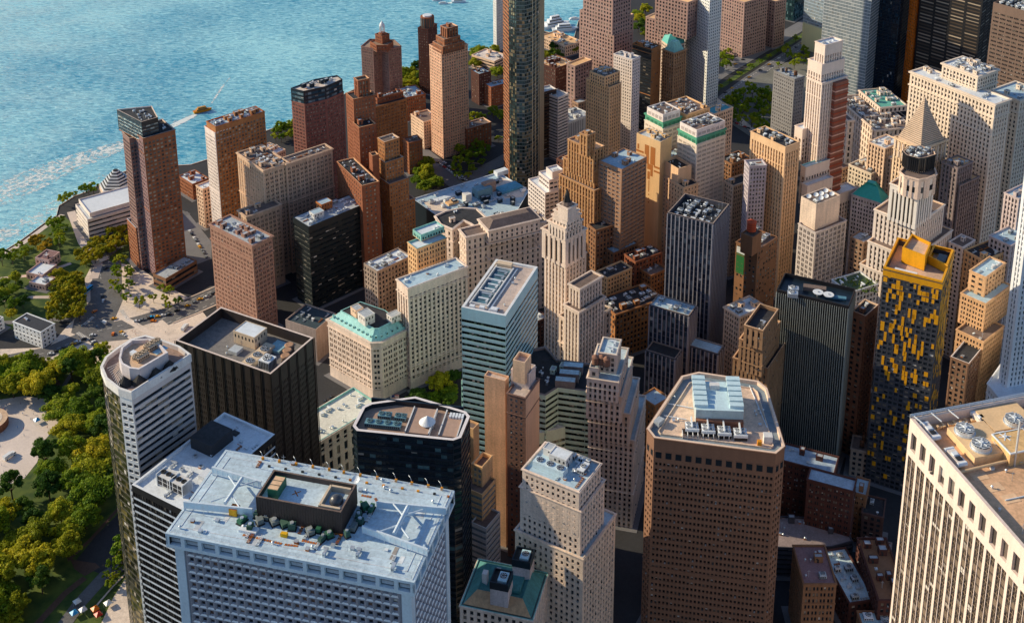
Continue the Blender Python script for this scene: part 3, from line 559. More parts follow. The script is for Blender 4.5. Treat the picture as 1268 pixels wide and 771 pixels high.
T(dict(n='apartment_tower', l='brown balconied tower with blue roof joined to the golden brick tower', c='apartment tower', near=60, w=wall((.34, .21, .14), .2), rm=BLUER, g=SKYG, s=S(4.4, 3.4, .8, .42, .9, mar=1), k='vb', cl=.3, b=[((752, 193), (770, 210), (788, 189), 112, 0)]))
T(dict(n='office_building', l='low brown annex in front of the golden brick tower', c='office building', w=BROWN, rm=TAR, s=PUN, k='vd', b=[((732, 276), (738, 285), (766, 274), 62, 0)]))
rb, gb = T(dict(n='office_tower', l='tall sunlit beige blank-walled tower with brown painted arrow pattern', c='office tower', w=wall((.60, .42, .24), .12), rm=wall((.4, .42, .42)), s=BLANK, k='ab', cl=.6, b=[((786, 166), (818, 176), (835, 170), 120, 0)]))
T(dict(n='office_building', l='brown wing with teal window strip behind the blank beige tower', c='office building', w=BROWN, rm=BLUER, s=RIB, g=BLUEG, b=[(10, (824, 198), (849, 187), 100, 0)]))
T(dict(n='office_building', l='small sand-coloured building with open-topped penthouse right of the blank beige tower', c='office building', near=30, w=wall((.58, .40, .26), .15), rm=TAR, s=S(3.4, 3.7, .34, .46, .3, mar=1), k='vb', b=[((823, 197), (840, 209), (855, 203), 102, 88, dict(ph=2.5, s=BLANK)), ((816, 211), (846.5, 232), (863, 225), 90, 0)]))
GB = wall((.10, .30, .20), .2)
T(dict(n='office_tower', l='white twin-winged tower with dark green cornice band below its top', c='office tower', near=100, w=wall((.62, .55, .46), .15), rm=BRNR, s=S(4.6, 3.7, .72, .5, .35, grp=4, gap=.12, mar=1), k='bdavv', cl=.7, b=[
  ((841, 151), (862.7, 161), (902.5, 151.5), 130, 123, dict(w=WHT)), ((840, 159.5), (862.7, 171), (903, 161), 123.3, 117, dict(w=GB, cl=0, cz=[(.1, 1.2, .8)])), ((840, 167), (862.7, 179.5), (902.5, 169), 117.5, 0, dict(cl=0)),
  ((798.5, 133), (821, 142), (846, 137), 130, 123, dict(w=WHT)), ((798.5, 140), (821, 151), (846, 145), 123.3, 117, dict(w=GB, cl=0, cz=[(.1, 1.2, .8)])), ((798.5, 148), (821, 160), (846, 153), 117.5, 0, dict(cl=0)), ((820, 128), (850, 142), (880, 133), 124, 100, dict(w=TAN, cl=.8))]))
T(dict(n='office_building', l='cream block with teal roof at the foot of the tall white tower', c='office building', w=CREAM, rm=wall((.10, .30, .34)), s=PUN, k='bd', cl=.3, b=[((874, 134), (884, 141), (904.5, 131), 92, 0)]))
T(dict(n='hotel_tower', l='very tall bright white tower with blue-green glass column strips, cut by the frame', c='hotel tower', near=100, w=wall((.9, .89, .87), .04), g=BLUEG, rm=WHR, s=S(3.1, 3.4, .5, .52, .3, mar=.3), cl=0, b=[('world', [at(843.5, 118), at(873, 137), at(888, 131), at(860, 112)], 200, 0)]))
T(dict(n='office_tower', l='beige art deco tower with stepped crown and white roof box', c='office tower', near=60, w=wall((.60, .42, .26), .18), rm=BRNR, s=S(2.9, 3.6, .5, .56, .6, mar=.8, sp=.4), k='avb', b=[((735, 86), (749, 95), (766, 87), 108, 97, dict(s=PUN, cl=.8)), ((726.5, 96.6), (755, 108), (769, 102), 98, 0)]))
T(dict(n='apartment_tower', l='slender white tower with chamfered front and rooftop chimney', c='apartment tower', near=40, w=wall((.64, .58, .54), .12), rm=GREYR, s=S(2.6, 3.2, .46, .5, .3, mar=.5), k='abd', cl=.8, b=[((759, 67), (783, 74), (794, 70), 110, 0)]))
T(dict(n='office_tower', l='black banded slab with glowing brown side wall', c='office tower', near=30, w=wall((.36, .17, .08), .2), rm=TAR, s=S(3.2, 3.6, .6, .4, .3, mar=.3, skip=.8, f3=dict(wm=BLK, ww=1., skip=0)), b=[((780.5, 55), (807, 61), (822, 57), 92, 0, dict(cl=.8))]))
T(dict(n='office_tower', l='ornate brown tower with teal mansard behind the tall white tower', c='office tower', near=30, w=wall((.42, .26, .15), .25, .85, 1), rm=COPPER, s=PIER, cz=[(.2, 1, .8), (16, .7, .6)], cl=.3, b=[((822, 60), (835, 66), (848, 60), 88, 0)]))
T(dict(n='office_building', l='stone drum with teal domed roof above the ornate brown tower', c='building', w=LIME, rm=COPPER, s=PUN, cl=0, b=[('poly', [(819, 50), (826, 55), (838, 56), (848, 53), (846, 45), (828, 44)], 70, 0)]))
WF = S(3.9, 4., .54, .56, .4, mar=1)
for bl, lab in (([((705, 77), (712, 82), 26, 66, 0), ((713, 14), (760.6, 26), (790, 19), 112, 0), ((716, -14), (759, -5), (788, -11), 150, 108, dict(s=WF))], 'mauve granite setback tower with square windows at the marina'),
                ([((798.5, 21), (845, 33), (872, 22), 80, 0), ((808, -6), (852, 3), (872, -4), 120, 78)], 'second mauve granite tower, partly behind the tall white tower'),
                ([((892, -8), (922, 3), (950, -6), 70, 0), ((902, 9), (914, 16), (928, 12), 36, 0), ((944, -8), (960, 2), (968, -4), 60, 0)], 'third mauve granite tower beyond the sunken road')):
    T(dict(n='office_tower', l=lab, c='office tower', near=30, w=MAUVE, rm=TAN, cap=wall((.5, .38, .28)), s=WF, cl=0, b=bl))
T(dict(n='office_building', l='dark green glass building beyond the road at the top edge', c='office building', w=NAVY, g=TEALG, rm=GREYR, s=CUR, cl=0, b=[('world', [at(962, 22), at(982, 27), at(996, 18), at(975, 8)], 60, 0)]))
T(dict(n='pavilion', l='glass pavilion with white lens-shaped roof beside the sunken road', c='pavilion', w=NAVY, g=TEALG, rm=WHR, cap=WHITEM, s=CUR, cl=0, b=[('poly', [(901, 40), (908, 44.5), (922, 43), (931, 39), (926, 36), (908, 36.5)], 22, 19, dict(w=WHITEM, s=BLANK, ph=.4)), ('poly', [(906, 47), (912, 49), (921, 47), (921, 44), (908, 44)], 19, 0, dict(ph=0))]))
T(dict(n='office_tower', l='tall bright orange-beige slab with thin vertical fins and red-white roof sign box', c='office tower', near=100, w=wall((.62, .43, .27), .15), rm=TAR, s=S(2.8, 3.6, .5, .56, .9, sp=.6, mar=1.2, top=6), k='abd', cl=.7, b=[((927.5, 163), (972.6, 182), (993, 176), 130, 0)]))
T(dict(n='office_building', l='grey-mauve narrow block squeezed left of the orange-beige slab', c='office building', w=wall((.34, .30, .32)), rm=GREYR, s=SMALL, b=[((922, 198), (928, 206), 14, 112, 0)]))
T(dict(n='office_tower', l='soaring white art deco tower with fluted shaft and red construction hoist', c='office tower', near=100, w=wall((.66, .56, .48), .15), rm=WHR, g=glass((.03, .012, .008), (.07, .035, .02), (.34, .2, .13), .8, .15), s=S(2.7, 3.7, .46, .62, .9, sp=.6, mar=.6, top=9), k='vvda', cl=.5, b=[
  ((1009, 51), (1022, 56), (1046.7, 51), 199, 176), ((1003, 72), (1018, 80), (1049, 73), 184, 150, dict(cl=0)), ((998, 95), (1018, 103), (1051, 94), 170, 60, dict(cl=0, s=dict(top=2))),
  ((985, 155), (994, 160), (1014, 152), 128, 100, dict(s=PUN)), ((992, 204), (998, 207), (1028, 193), 104, 80, dict(s=PUN, cap=COPPER)), ((994, 226), (1000, 230), (1028, 217), 92, 0, dict(s=PUN, cl=0)), ((1030, 232), (1040, 240), (1057, 230), 74, 0, dict(s=PUN))]))
T(dict(n='office_building', l='grey concrete slab with small square windows and salmon tanks', c='office tower', near=40, w=wall((.23, .22, .22), .15), rm=GREYR, s=S(2.6, 3.5, .42, .46, .4, mar=.8), k='tabt', cl=.9, b=[((957.6, 87), (984, 98), (997, 94.5), 104, 0)]))
T(dict(n='office_building', l='gothic stone block with teal copper roof between the white towers', c='office building', near=40, w=LIME2, rm=BRNR, cap=LIME, s=S(4.4, 6, .46, .7, .7), cz=[(.3, 1.2, .9), (12, .6, .5)], k='bbad', cl=.6, b=[((1040, 140), (1050, 149), 6, 84, 0), ((1050, 118), (1084, 161), (1122, 150), 72, 0), ((1056, 112), (1090, 133), (1118, 126), 78, 72, dict(rm=wall((.14, .36, .30), .3), cl=.3))]))
T(dict(n='office_building', l='plain white stone front with paired windows and cluttered roof', c='office building', near=40, w=wall((.66, .57, .45), .15), rm=BRNR, s=PUN, k='bbav', cl=.8, b=[((1051, 203), (1079, 215), (1100, 205), 76, 0)]))
T(dict(n='office_building', l='cream stepped wing climbing towards the stone pyramid', c='office building', w=CREAM, rm=WHR, s=PIER, cz=[(.2, .7, .5)], b=[((1080, 173), (1096, 184), (1112, 172), 100, 0), ((1088, 186), (1104, 196), (1120, 186), 92, 0)]))
r14, g14 = T(dict(n='office_tower', l='stone tower crowned by a steep stepped grey pyramid', c='office tower', near=40, w=wall((.52, .40, .28)), rm=BRNR, s=PIER, cz=[(.2, 1.2, 1.), (9, .8, .6)], cl=0, b=[((1108, 169), (1140, 184), (1173, 172), 133, 0)]))
T(dict(n='office_tower', l='white tiered tower with black louvred octagonal crown', c='office tower', near=100, w=wall((.68, .60, .52), .12), rm=BRNR, s=S(3.1, 3.7, .48, .6, .8, sp=.5, mar=1.2, top=2.5), cap=wall((.6, .45, .33)), cz=[(.2, .8, .6)], cl=.2, k='vv', b=[
  ('poly', [(1118, 187), (1123, 192), (1138, 196), (1148, 194.5), (1158.7, 191), (1156, 184), (1138, 180), (1124, 182)], 168, 157, dict(w=BLK, g=GD, s=S(1.4, 12, .5, .95, .4, sp=.3, mar=.1, top=.2), cl=.9, k='av', rm=BRNR, cell=3.2)),
  ('poly', [(1114, 212), (1120, 217), (1138, 222), (1149, 220), (1160, 215), (1157, 207), (1138, 203), (1120, 206)], 157.5, 142, dict(w=wall((.48, .38, .31)), s=S(5, 10, .5, .3, .3))),
  ((1103, 226), (1137, 239), (1165, 228), 144, 116, dict(s=S(3.2, 20, .5, .8, .8, mar=1.5, top=4), w=wall((.72, .68, .62), .1))), ((1085, 257), (1134, 278), (1179, 256), 118, 92), ((1077, 296), (1131, 320), (1190, 288), 96, 74), ((1062, 328), (1128, 352), (1196, 306), 76, 0)]))
T(dict(n='office_building', l='grey stone block under a flat-topped teal hip roof', c='office building', near=40, w=wall((.40, .36, .35)), rm=BRNR, s=PUN2, cl=0, b=[((1055, 240), (1092, 252), (1100, 243), 74, 0, dict(ph=.2))]))
T(dict(n='office_tower', l='huge white stone block with long colonnaded front and raised roof storey', c='office tower', near=100, w=wall((.70, .60, .49), .12), rm=WHR, s=S(3.2, 3.8, .5, .6, .7, sp=.25, mar=1.2, top=3), cz=[(.2, 1.2, 1.1), (11, .9, .8), (26, .6, .5)], k='bdaav', cl=.5, b=[
  ((1159.6, 80), (1211, 94), (1241, 87), 176, 160, dict(s=PUN, cl=.95)), ((1128, 88), (1232.5, 129), (1250.5, 122), 164, 0), ((1210, 117), (1263, 124), (1290, 112), 150, 0, dict(rm=BLUER))]))
T(dict(n='office_building', l='dark stone block in shade with sunlit flat roof right of the pyramid tower', c='office building', near=30, w=wall((.22, .18, .17)), rm=TAN, s=PIER, b=[((1168, 199), (1186, 208), (1206, 200), 122, 0), ((1174, 221), (1189, 229), (1211, 217), 108, 0, dict(cl=0))]))
T(dict(n='office_tower', l='colossal black steel tower with pale horizontal louvre stripes between dark piers', c='office tower', near=100, w=BLK, g=glass((.05, .035, .025), (.16, .12, .09), (.5, .4, .3), .6, .3), rm=TAR, s=S(17, 3.6, .86, .40, .4, mar=.8), cl=0, b=[('world', [at(1126, 132), at(1200, 158), at(1230, 128), at(1160, 105)], 215, 0)]))
T(dict(n='construction_tower', l='narrow orange steel frame tower left of the black striped tower', c='tower', w=wall((.66, .20, .06)), g=glass((.02, .01, .008), (.08, .04, .02), (.3, .2, .12), .7, .3), rm=TAR, s=S(2.6, 3.6, .6, .55, .7, mar=.2), cl=0, b=[('world', [at(1115, 128), at(1123, 133), at(1131, 127), at(1122, 122)], 210, 0)]))
T(dict(n='office_tower', l='dark blue mirror glass tower between the silver and black towers', c='office tower', near=40, w=NAVY, sm=NAVY, g=glass((.006, .016, .035), (.012, .03, .06), (.03, .08, .13), .9, .06, .3, .9), rm=TAR, s=CUR, cl=0, b=[('world', [at(1076, 124), at(1104, 132), at(1118, 118), at(1090, 108)], 230, 0)]))
T(dict(n='office_tower', l='silver glass tower with fine horizontal lines, cut by the frame', c='office tower', near=60, w=wall((.5, .5, .5), .1, .35), g=SKYG, rm=TAR, s=S(3.2, 3.6, 1., .86, .1, mar=.2, top=.4, nobl=1, mulm=wall((.42, .44, .46))), cl=0, b=[('world', [at(1012, 118), at(1068, 135), at(1082, 122), at(1030, 105)], 230, 0)]))
T(dict(n='office_tower', l='pale blue glass tower on a blank straw-coloured base', c='office tower', near=40, w=wall((.62, .58, .34), .08), g=SKYG, rm=TAR, s=CUR, cl=0, b=[('world', [at(992, 60), at(1030, 74), at(1052, 60), at(1014, 46)], 34, 0, dict(s=BLANK)), ('world', [at(992, 60), at(1030, 74), at(1052, 60), at(1014, 46)], 120, 33, dict(w=wall((.3, .36, .42), .1, .3)))]))
T(dict(n='office_tower', l='brown slab with grouped dark windows at the top right corner', c='office tower', near=60, w=wall((.17, .12, .095), .15), rm=TAR, s=S(6.6, 3.9, .8, .42, .35, grp=4, gap=.05, mar=1, top=8), k='aad', cl=.8, b=[((1232.5, 2), (1292, 20), (1310, 10), 165, 0)]))
T(dict(n='office_building', l='square white stone building with arches between the beige slab and the teal roof', c='office building', near=40, w=wall((.40, .36, .33)), rm=BRNR, g=LITG, s=S(4.2, 4, .6, .7, .5, grp=2, gap=.15), k='ssaa', cl=.9, b=[((992, 243), (1011, 253), (1040, 241), 112, 88, dict(w=wall((.56, .46, .37)), s=BLANK)), ((989, 276), (1010, 288), (1048, 272), 92, 0, dict(cl=0))]))
rw, gw = T(dict(n='office_building', l='brown building with red water tank and bright green wall banner', c='office building', near=60, w=BROWN, rm=BRNR, g=TEALG, s=S(3.4, 3.7, .5, .5, .3, skip=.5), k='av', cl=.6, b=[((918, 288), (932, 294), (945, 287), 104, 89, dict(s=BLANK, cl=0)), ((910, 300), (938, 310), (965, 294), 90, 0)]))
T(dict(n='office_building', l='narrow arcaded beige building behind the brown tank building', c='office building', w=wall((.44, .34, .25)), rm=TAR, s=PUN2, k='ab', b=[((900, 222), (908, 230), (926, 220), 82, 0)]))
T(dict(n='low_building', l='low dark roof with black plant beside the white twin-winged tower', c='building', w=BROWN, rm=TAR, s=PUN, k='bad', cl=.9, b=[((895, 193), (906, 203), (926, 192), 72, 0)]))
T(dict(n='office_tower', l='dark slab with white vertical pinstripes and two round white dishes on top', c='office tower', near=100, w=BLK, sm=BLK, g=glass((.02, .024, .022), (.06, .065, .06), (.14, .13, .11), .95, .15), rm=NAVY, cap=BRZ, ph=2.5, s=S(1.36, 3.9, .6, .8, .3, nobl=1, sp=.2, mar=.2, top=2, rib=.45, ribw=.34, ribm=wall((.30, .31, .29), .12)), cl=0, b=[((961, 360), (1051, 379), (1063, 358), 118, 0)]))
T(dict(n='apartment_tower', l='black tower dotted with bright yellow panels under a yellow angular crown', c='apartment tower', near=100, w=wall((.085, .09, .11), .35, .5), sm=wall((.04, .045, .06), .3, .5), g=glass((.008, .012, .018), (.04, .05, .06), (.20, .18, .16), .8, .1), rm=wall((.42, .30, .22)), cap=wall((.56, .31, .04), .2), ph=3.5, pt=1.2, s=S(2.9, 3.3, .72, .58, .25, mar=.3, top=5), cl=0, b=[((1091.5, 338), (1167, 350), (1194, 315), 150, 0)]))
T(dict(n='office_building', l='tan block with framed glass roof court, right of the yellow-dotted tower', c='office building', near=60, w=wall((.46, .30, .18)), rm=BLUER, s=S(4.4, 3.9, .5, .5, .4), k='pdv', b=[((1201, 334), (1221, 343), (1248, 326), 106, 90, dict(cl=.9)), ((1190, 362), (1221, 376), (1252, 352), 92, 70, dict(s=PUN2)), ((1183, 408), (1218, 423), (1248, 405), 72, 0, dict(s=PUN2, rm=BRNR))]))
T(dict(n='office_building', l='block with white-rimmed dark roof beyond the yellow-dotted tower', c='office building', near=30, w=wall((.26, .16, .11)), rm=TAR, cap=WHT, s=PUN, k='pv', b=[((1178, 440), (1200, 450), (1216, 427), 66, 0)]))
T(dict(n='office_building', l='ochre block behind the tan glass-court building', c='office building', w=TAN, rm=TAR, s=PUN, k='bpd', cl=.8, b=[((1196, 308), (1218, 322), (1248, 308), 88, 0)]))
T(dict(n='office_building', l='slim brown block with cream top between pinstriped and yellow-dotted towers', c='office building', near=40, w=wall((.25, .13, .085), .25, .85, 1), rm=TAR, cap=CREAM, s=S(3.4, 3.8, .5, .56, .4, mar=.6, top=4), b=[((1055.5, 383), (1071.6, 391), (1086, 376), 104, 0)]))
T(dict(n='low_building', l='roof garden building with trellis below the white tiered tower', c='building', w=LGREY, rm=wall((.10, .15, .08)), s=PUN, k='dpv', cl=.6, b=[((1029, 346), (1052, 362), (1088, 352), 84, 0)]))
T(dict(n='office_building', l='small white block with flat tiered roof right of the black-crowned tower', c='office building', w=WHT, rm=BRNR, s=PUN, b=[((1176, 298), (1192, 306), (1206, 296), 90, 0)]))
T(dict(n='office_tower', l='shaded stone tower with fluted upper storeys at the right edge', c='office tower', near=30, w=wall((.40, .34, .32)), rm=BLUER, s=PIER, b=[((1248, 236), (1262, 246), (1290, 232), 120, 0), ((1228, 290), (1252, 304), (1282, 284), 96, 0)]))
T(dict(n='office_tower', l='white skyscraper with sunlit chamfer and blue-lit window columns, cut by right edge', c='office tower', near=100, w=wall((.66, .66, .68), .1), g=BLUEG, rm=WHR, s=S(2.6, 3.6, .46, .6, .5, sp=.3, mar=1.4, top=3), cl=0, b=[('world', [at(1229.5, 525, 30), at(1240, 533, 30), at(1290, 522, 30), at(1300, 470, 30), at(1262, 470, 30)], 226, 0), ('world', [at(1216, 528, 30), at(1230, 546, 30), at(1310, 530, 30), at(1320, 470, 30), at(1250, 478, 30)], 62, 0)]))
T(dict(n='office_tower', l='ornate brown gothic tower with spiked parapet and arched crown windows', c='office tower', near=100, w=wall((.34, .215, .13)), rm=TAR, cap=wall((.55, .38, .25)), s=S(2.8, 3.7, .4, .56, .5, sp=.25, mar=.8, top=1.5), k='vda', cl=.6, b=[
  ((922, 401), (945, 409), (963, 382), 112, 98, dict(ph=2.5, s=S(3.2, 8, .4, .6, .6))), ((916, 418), (945, 428), (966, 397), 100, 78), ((906, 444), (951, 456), (977, 424), 82, 0)]))
T(dict(n='low_building', l='cream ornamental roof block behind the gothic tower', c='building', w=CREAM, rm=WHR, s=PUN2, cz=[(.2, 1, .8)], k='abd', cl=.7, b=[((900, 378), (916, 392), (944, 376), 66, 0)]))
T(dict(n='office_building', l='small orange-lit building wedged between white deco tower and brown octagon', c='building', w=ORNG, rm=BLUER, s=PUN, b=[((797, 487), (811, 502), (824, 488), 46, 0)]))
rf, gf = T(dict(n='office_tower', l='brown precast octagonal tower with metal louvre house and four white coolers', c='office tower', near=100, w=PREC, sm=wall((.22, .11, .07)), rm=wall((.50, .38, .29)), cap=wall((.72, .56, .44), .1), ph=2, pt=1.2, g=glass((.012, .010, .012), (.03, .025, .025), (.15, .12, .1), .93, .2), s=S(2.05, 3.75, .56, .46, .5, mar=.5, top=13.5), cl=0, b=[('poly', [(801, 530), (810, 541.5), (961, 561), (972, 552), (950, 480), (939, 471), (865, 460), (844, 465)], 126, 0)]))
T(dict(n='office_building', l='red brick block with blue-grey roof and pale stair strip in deep shade', c='office building', near=60, w=DBRICK, rm=wall((.28, .34, .40)), s=S(3.6, 3.6, .56, .5, .3, grp=2, gap=.2, mar=1), k='vb', cl=.3, b=[((965, 569), (1033, 586), (1040, 565), 46, 0), (26, (1057, 608), 11, 50, 0, dict(cl=0)), ((1057, 606), (1073, 613), (1088, 596), 34, 0, dict(rm=BLUER, w=BROWN))]))
T(dict(n='parking_structure', l='curved parking deck with tan roof and dark open floors', c='parking structure', w=wall((.10, .10, .12)), rm=wall((.28, .23, .22)), s=S(6, 3.2, 1., .5, 1., mar=.1, top=1), cl=.15, k='vb', b=[('poly', [(950, 676), (990, 678), (1030, 676), (1056, 669), (1048, 652), (1012, 640), (968, 638), (945, 650)], 20, 0)]))
T(dict(n='office_building', l='brown block with mauve roof deck at the bottom edge, in shade', c='building', near=40, w=BROWN, rm=wall((.26, .17, .17)), s=PUN2, k='vab', cl=.5, b=[(27, (995, 722), (1036, 722), 44, 0)]))
T(dict(n='low_building', l='low building with patched pale blue roof sheets and white roof unit', c='building', w=DBRICK, rm=wall((.40, .50, .55)), s=PUN, k='daap', cl=.8, b=[(38, (1052, 746), (1084, 741), 20, 0, dict(h=1))]))
T(dict(n='low_building', l='long dark red brick row with curved lift house beside the bright ribbed tower', c='building', w=DBRICK, rm=BROWN, s=PUN, k='bvb', cl=.5, b=[(44, (1088, 742), 16, 32, 0)]))
T(dict(n='low_building', l='small building with blue roof and dark hatch at the very bottom', c='building', w=BROWN, rm=wall((.30, .42, .48)), s=PUN, k='a', cl=.8, b=[(14, (1070, 782), 18, 20, 0)]))
T(dict(n='museum_building', l='terraced white waterfront museum with striped skylight roof', c='museum', near=40, w=wall((.62, .56, .50), .15), rm=WHR, g=GD, s=S(4, 4.4, 1., .42, .8, mar=.4), cl=0, b=[((84, 250), (111, 264), (180, 247), 22, 18, dict(rm=WHITEM)), ((78, 257), (108, 272), (190, 256), 18, 0)]))
T(dict(n='ferry_terminal_building', l='long white harbour building with dark roof beside the park', c='harbour building', near=60, w=wall((.72, .72, .72), .12), rm=wall((.05, .055, .07)), s=S(4.2, 3.4, .4, .46, .25, mar=.8, top=.6), cl=.25, k='av', ph=.5, b=[((9, 402), (50.5, 411), (65, 399), 14, 0), ((-60, 393), (-16, 404.5), (9, 394), 10, 0)]))
T(dict(n='restaurant_pavilion', l='cluster of flat-roofed park pavilions with blue and red roofs', c='pavilion', w=wall((.42, .30, .26)), rm=wall((.22, .14, .13)), s=PUN, k='bavb', cl=.6, b=[((47, 316), (60, 322), (86, 314), 9, 0), ((36, 334), (52, 341), (66, 326), 6, 0, dict(rm=WHR)), ((38, 347), (56, 353), (64, 342), 5, 0, dict(rm=WHR))]))
T(dict(n='low_building', l='plain building with pale glowing side wall and dark roof by the mansard block', c='building', w=wall((.36, .29, .25)), rm=wall((.05, .08, .10)), s=BLANK, cl=.4, k='pd', b=[((359, 391), (391, 408), (408, 385), 27, 0)]))
T(dict(n='low_building', l='low grey stone bank with colonnade left of the golden brick tower', c='building', near=20, w=LGREY, rm=GREYR, s=S(2.4, 14, .5, .85, .6), k='vba', cl=.6, b=[((687, 142), (702, 152), (728, 139), 34, 0)]))
T(dict(n='low_building', l='flat brown hall with terraced roof beside the marina basin', c='building', w=CREAM, rm=TAN, s=PUN, cl=.3, b=[((674, 42), (700, 57), (716, 49), 14, 0)]))
T(dict(n='apartment_block', l='dark brick apartment rows right of the curved glass tower', c='apartment building', w=DBRICK, rm=TAN, g=LITG, s=SMALL, k='vb', b=[((672, 73), (688, 85), (704, 73), 34, 0)]))
T(dict(n='low_building', l='low tan arcade with pale roof behind the trees at the mauve tower', c='building', w=CREAM, rm=WHR, s=PUN, b=[((689, 99), (694, 103), (712, 94), 12, 0)]))

rn_ = random.Random(5); IN = [wall((.20, .10, .07), .3, .85, 1), wall((.30, .20, .14), .3), wall((.16, .09, .075), .3, .85, 1), wall((.36, .28, .22), .3), wall((.24, .19, .17), .3)]
INF = [(1102, 690, 12, 14, 24, 'small blue-roofed walk-up behind the long dark red row'), (1094, 640, 16, 12, 26, 'grey-roofed block in the shade below the yellow-dotted tower'),
 (1078, 560, 14, 12, 20, 'dark low roof tucked behind the red brick block'), (880, 455, 12, 10, 30, 'small brown block at the foot of the dark ribbed tower'), (660, 400, 14, 12, 26, 'low stone block behind the teal glass tower'), (770, 352, 10, 9, 34, 'small ochre block with pale plant, second row behind the pyramid-topped tower'), (838, 350, 9, 12, 30, 'narrow dark building behind the ribbed tower'),
 (1070, 300, 14, 12, 62, 'brown infill block under the white tiered tower'), (716, 128, 12, 10, 30, 'grey infill block left of the beige deco tower'),
 (700, 200, 10, 10, 40, 'small cream block left of the golden brown tower'), (913, 262, 8, 8, 50, 'dusky infill block behind the water tank'), (812, 268, 12, 10, 44, 'dark cluttered roof in front of the blank beige tower'), (1040, 210, 12, 12, 60, 'buff infill block below the red hoist'), (622, 590, 12, 10, 46, 'small tan roof between the slim brown and cream towers'),
 (860, 205, 12, 14, 66, 'plain brown annex below the white twin-winged tower'), (945, 250, 10, 8, 50, 'low brown annex behind the orange-beige slab'), (745, 110, 14, 14, 40, 'brown block with cluttered roof behind the beige deco tower')]
for (px, py, w_, d_, z_, lab) in INF:
    T(dict(n='low_building', l=lab, c='building', w=rn_.choice(IN), rm=rn_.choice([TAR, BRNR, BLUER, GREYR]), s=PUN, k='bbaadvvpt', cl=.85, cell=4.4, h=rn_.choice([38, 44, 50]) if py < 500 else 70, b=[(d_, (px, py), w_, z_, 0)]))
# ================================================================ landmark roofs and special buildings
Z3 = lambda p, z: (p[0], p[1], z)
def child_box(F, u, v, w_, d_, z0, z1, m, name, parent, top=None):
    mb = MB(); mb.box(F.p(u, v), F.a, F.b, w_, d_, z0, z1, m, top, True); return mb.build(name, parent)
def find(label):
    return next(o for o in C.objects if o.get('label') == label)
def mansard(P, z0, z1, ins, m, parent, cap=None, name='mansard_roof', dorm=0, top=None):
    mb = MB(); I = inset(P, ins); n = len(P)
    for i in range(n):
        j = (i+1) % n; mb.face([Z3(P[i], z0), Z3(P[j], z0), Z3(I[j], z1), Z3(I[i], z1)], m)
        if dorm:
            d = Vector((P[j][0]-P[i][0], P[j][1]-P[i][1])); Ln = d.length; d.normalize(); nn = Vector((d.y, -d.x)); k = int(Ln/dorm)
            for q in range(k):
                c = Vector(P[i])+d*(Ln*(q+.5)/k)-nn*(ins*.35); zz = z0+(z1-z0)*.3
                mb.box((c-d*.7-nn*1.2)[:], tuple(d), tuple(nn), 1.4, 1.5, zz, zz+1.5, m)
                a = c-d*.5+nn*.33; mb.box(a[:], tuple(d), tuple(nn), 1., .05, zz+.2, zz+1.3, DARKM)
    mb.face([Z3(p, z1) for p in I], top or cap or m)
    return mb.build(name, parent), I
# ---- corner hotel mansard, lift houses, flag
r = find('ivory corner building with pale green mansard roof above round-arched windows'); P = FOOT[[f[0] for f in FOOT].index(r['label'])][1][0][0]
PALEG = wall((.24, .42, .41), .3, .7); P2 = inset(P, .8)
mo, I = mansard(P2, 45.2, 52, 5.5, PALEG, r, dorm=4.2, top=TAR)
rim = MB(); ring(rim, I, .3, 51.7, 52.5, PALEG); rim.build('roof_rim', r)
Fb = Fr(at(465, 425, 46), R(41))
bulkhead(Fr(at(452, 398, 56), R(41)), 0, 0, 8, 9, 52, 7, r, wall((.62, .60, .56))); bulkhead(Fr(at(441, 388, 56), R(41)), 0, 0, 6, 7, 52, 6, r, CREAM); bulkhead(Fr(at(485, 398, 54), R(41)), 0, 0, 8, 6, 52, 5, r, wall((.62, .60, .56)))
# ---- generic hip roofs
def hip(label, Pp, z0, z1, m, ins, name='hip_roof', top=None):
    r = find(label); return mansard(Pp, z0, z1, ins, m, r, top=top, name=name)
def foot(label, k=0): return FOOT[[f[0] for f in FOOT].index(label)][1][k][0]
lb = 'grey stone block under a flat-topped teal hip roof'; hip(lb, inset(foot(lb), .3), 74.1, 86, wall((.07, .36, .34), .15, .6), 9.5)
lb = 'ornate brown tower with teal mansard behind the tall white tower'; hip(lb, inset(foot(lb), 1.5), 87, 97, COPPER, 4)
lb = 'stone drum with teal domed roof above the ornate brown tower'
r = find(lb); P = inset(foot(lb), .3); mb = MB(); cx = sum(p[0] for p in P)/len(P); cy = sum(p[1] for p in P)/len(P)
prev = P; pz = 70.
for t, z in ((.82, 75), (.6, 79), (.3, 81.5), (.05, 82)):
    nx = [(cx+(p[0]-cx)*t, cy+(p[1]-cy)*t) for p in P]
    for i in range(len(P)):
        j = (i+1) % len(P); mb.face([Z3(prev[i], pz), Z3(prev[j], pz), Z3(nx[j], z), Z3(nx[i], z)], wall((.10, .36, .33), .1, .6))
    prev, pz = nx, z
mb.build('dome', r, True)
# ---- grand limestone block hipped roof
lb = 'grand limestone block with hipped brown roof and curved rear court'; hip(lb, inset(foot(lb, 0), .4), 84.1, 87.5, BRNR, 6)
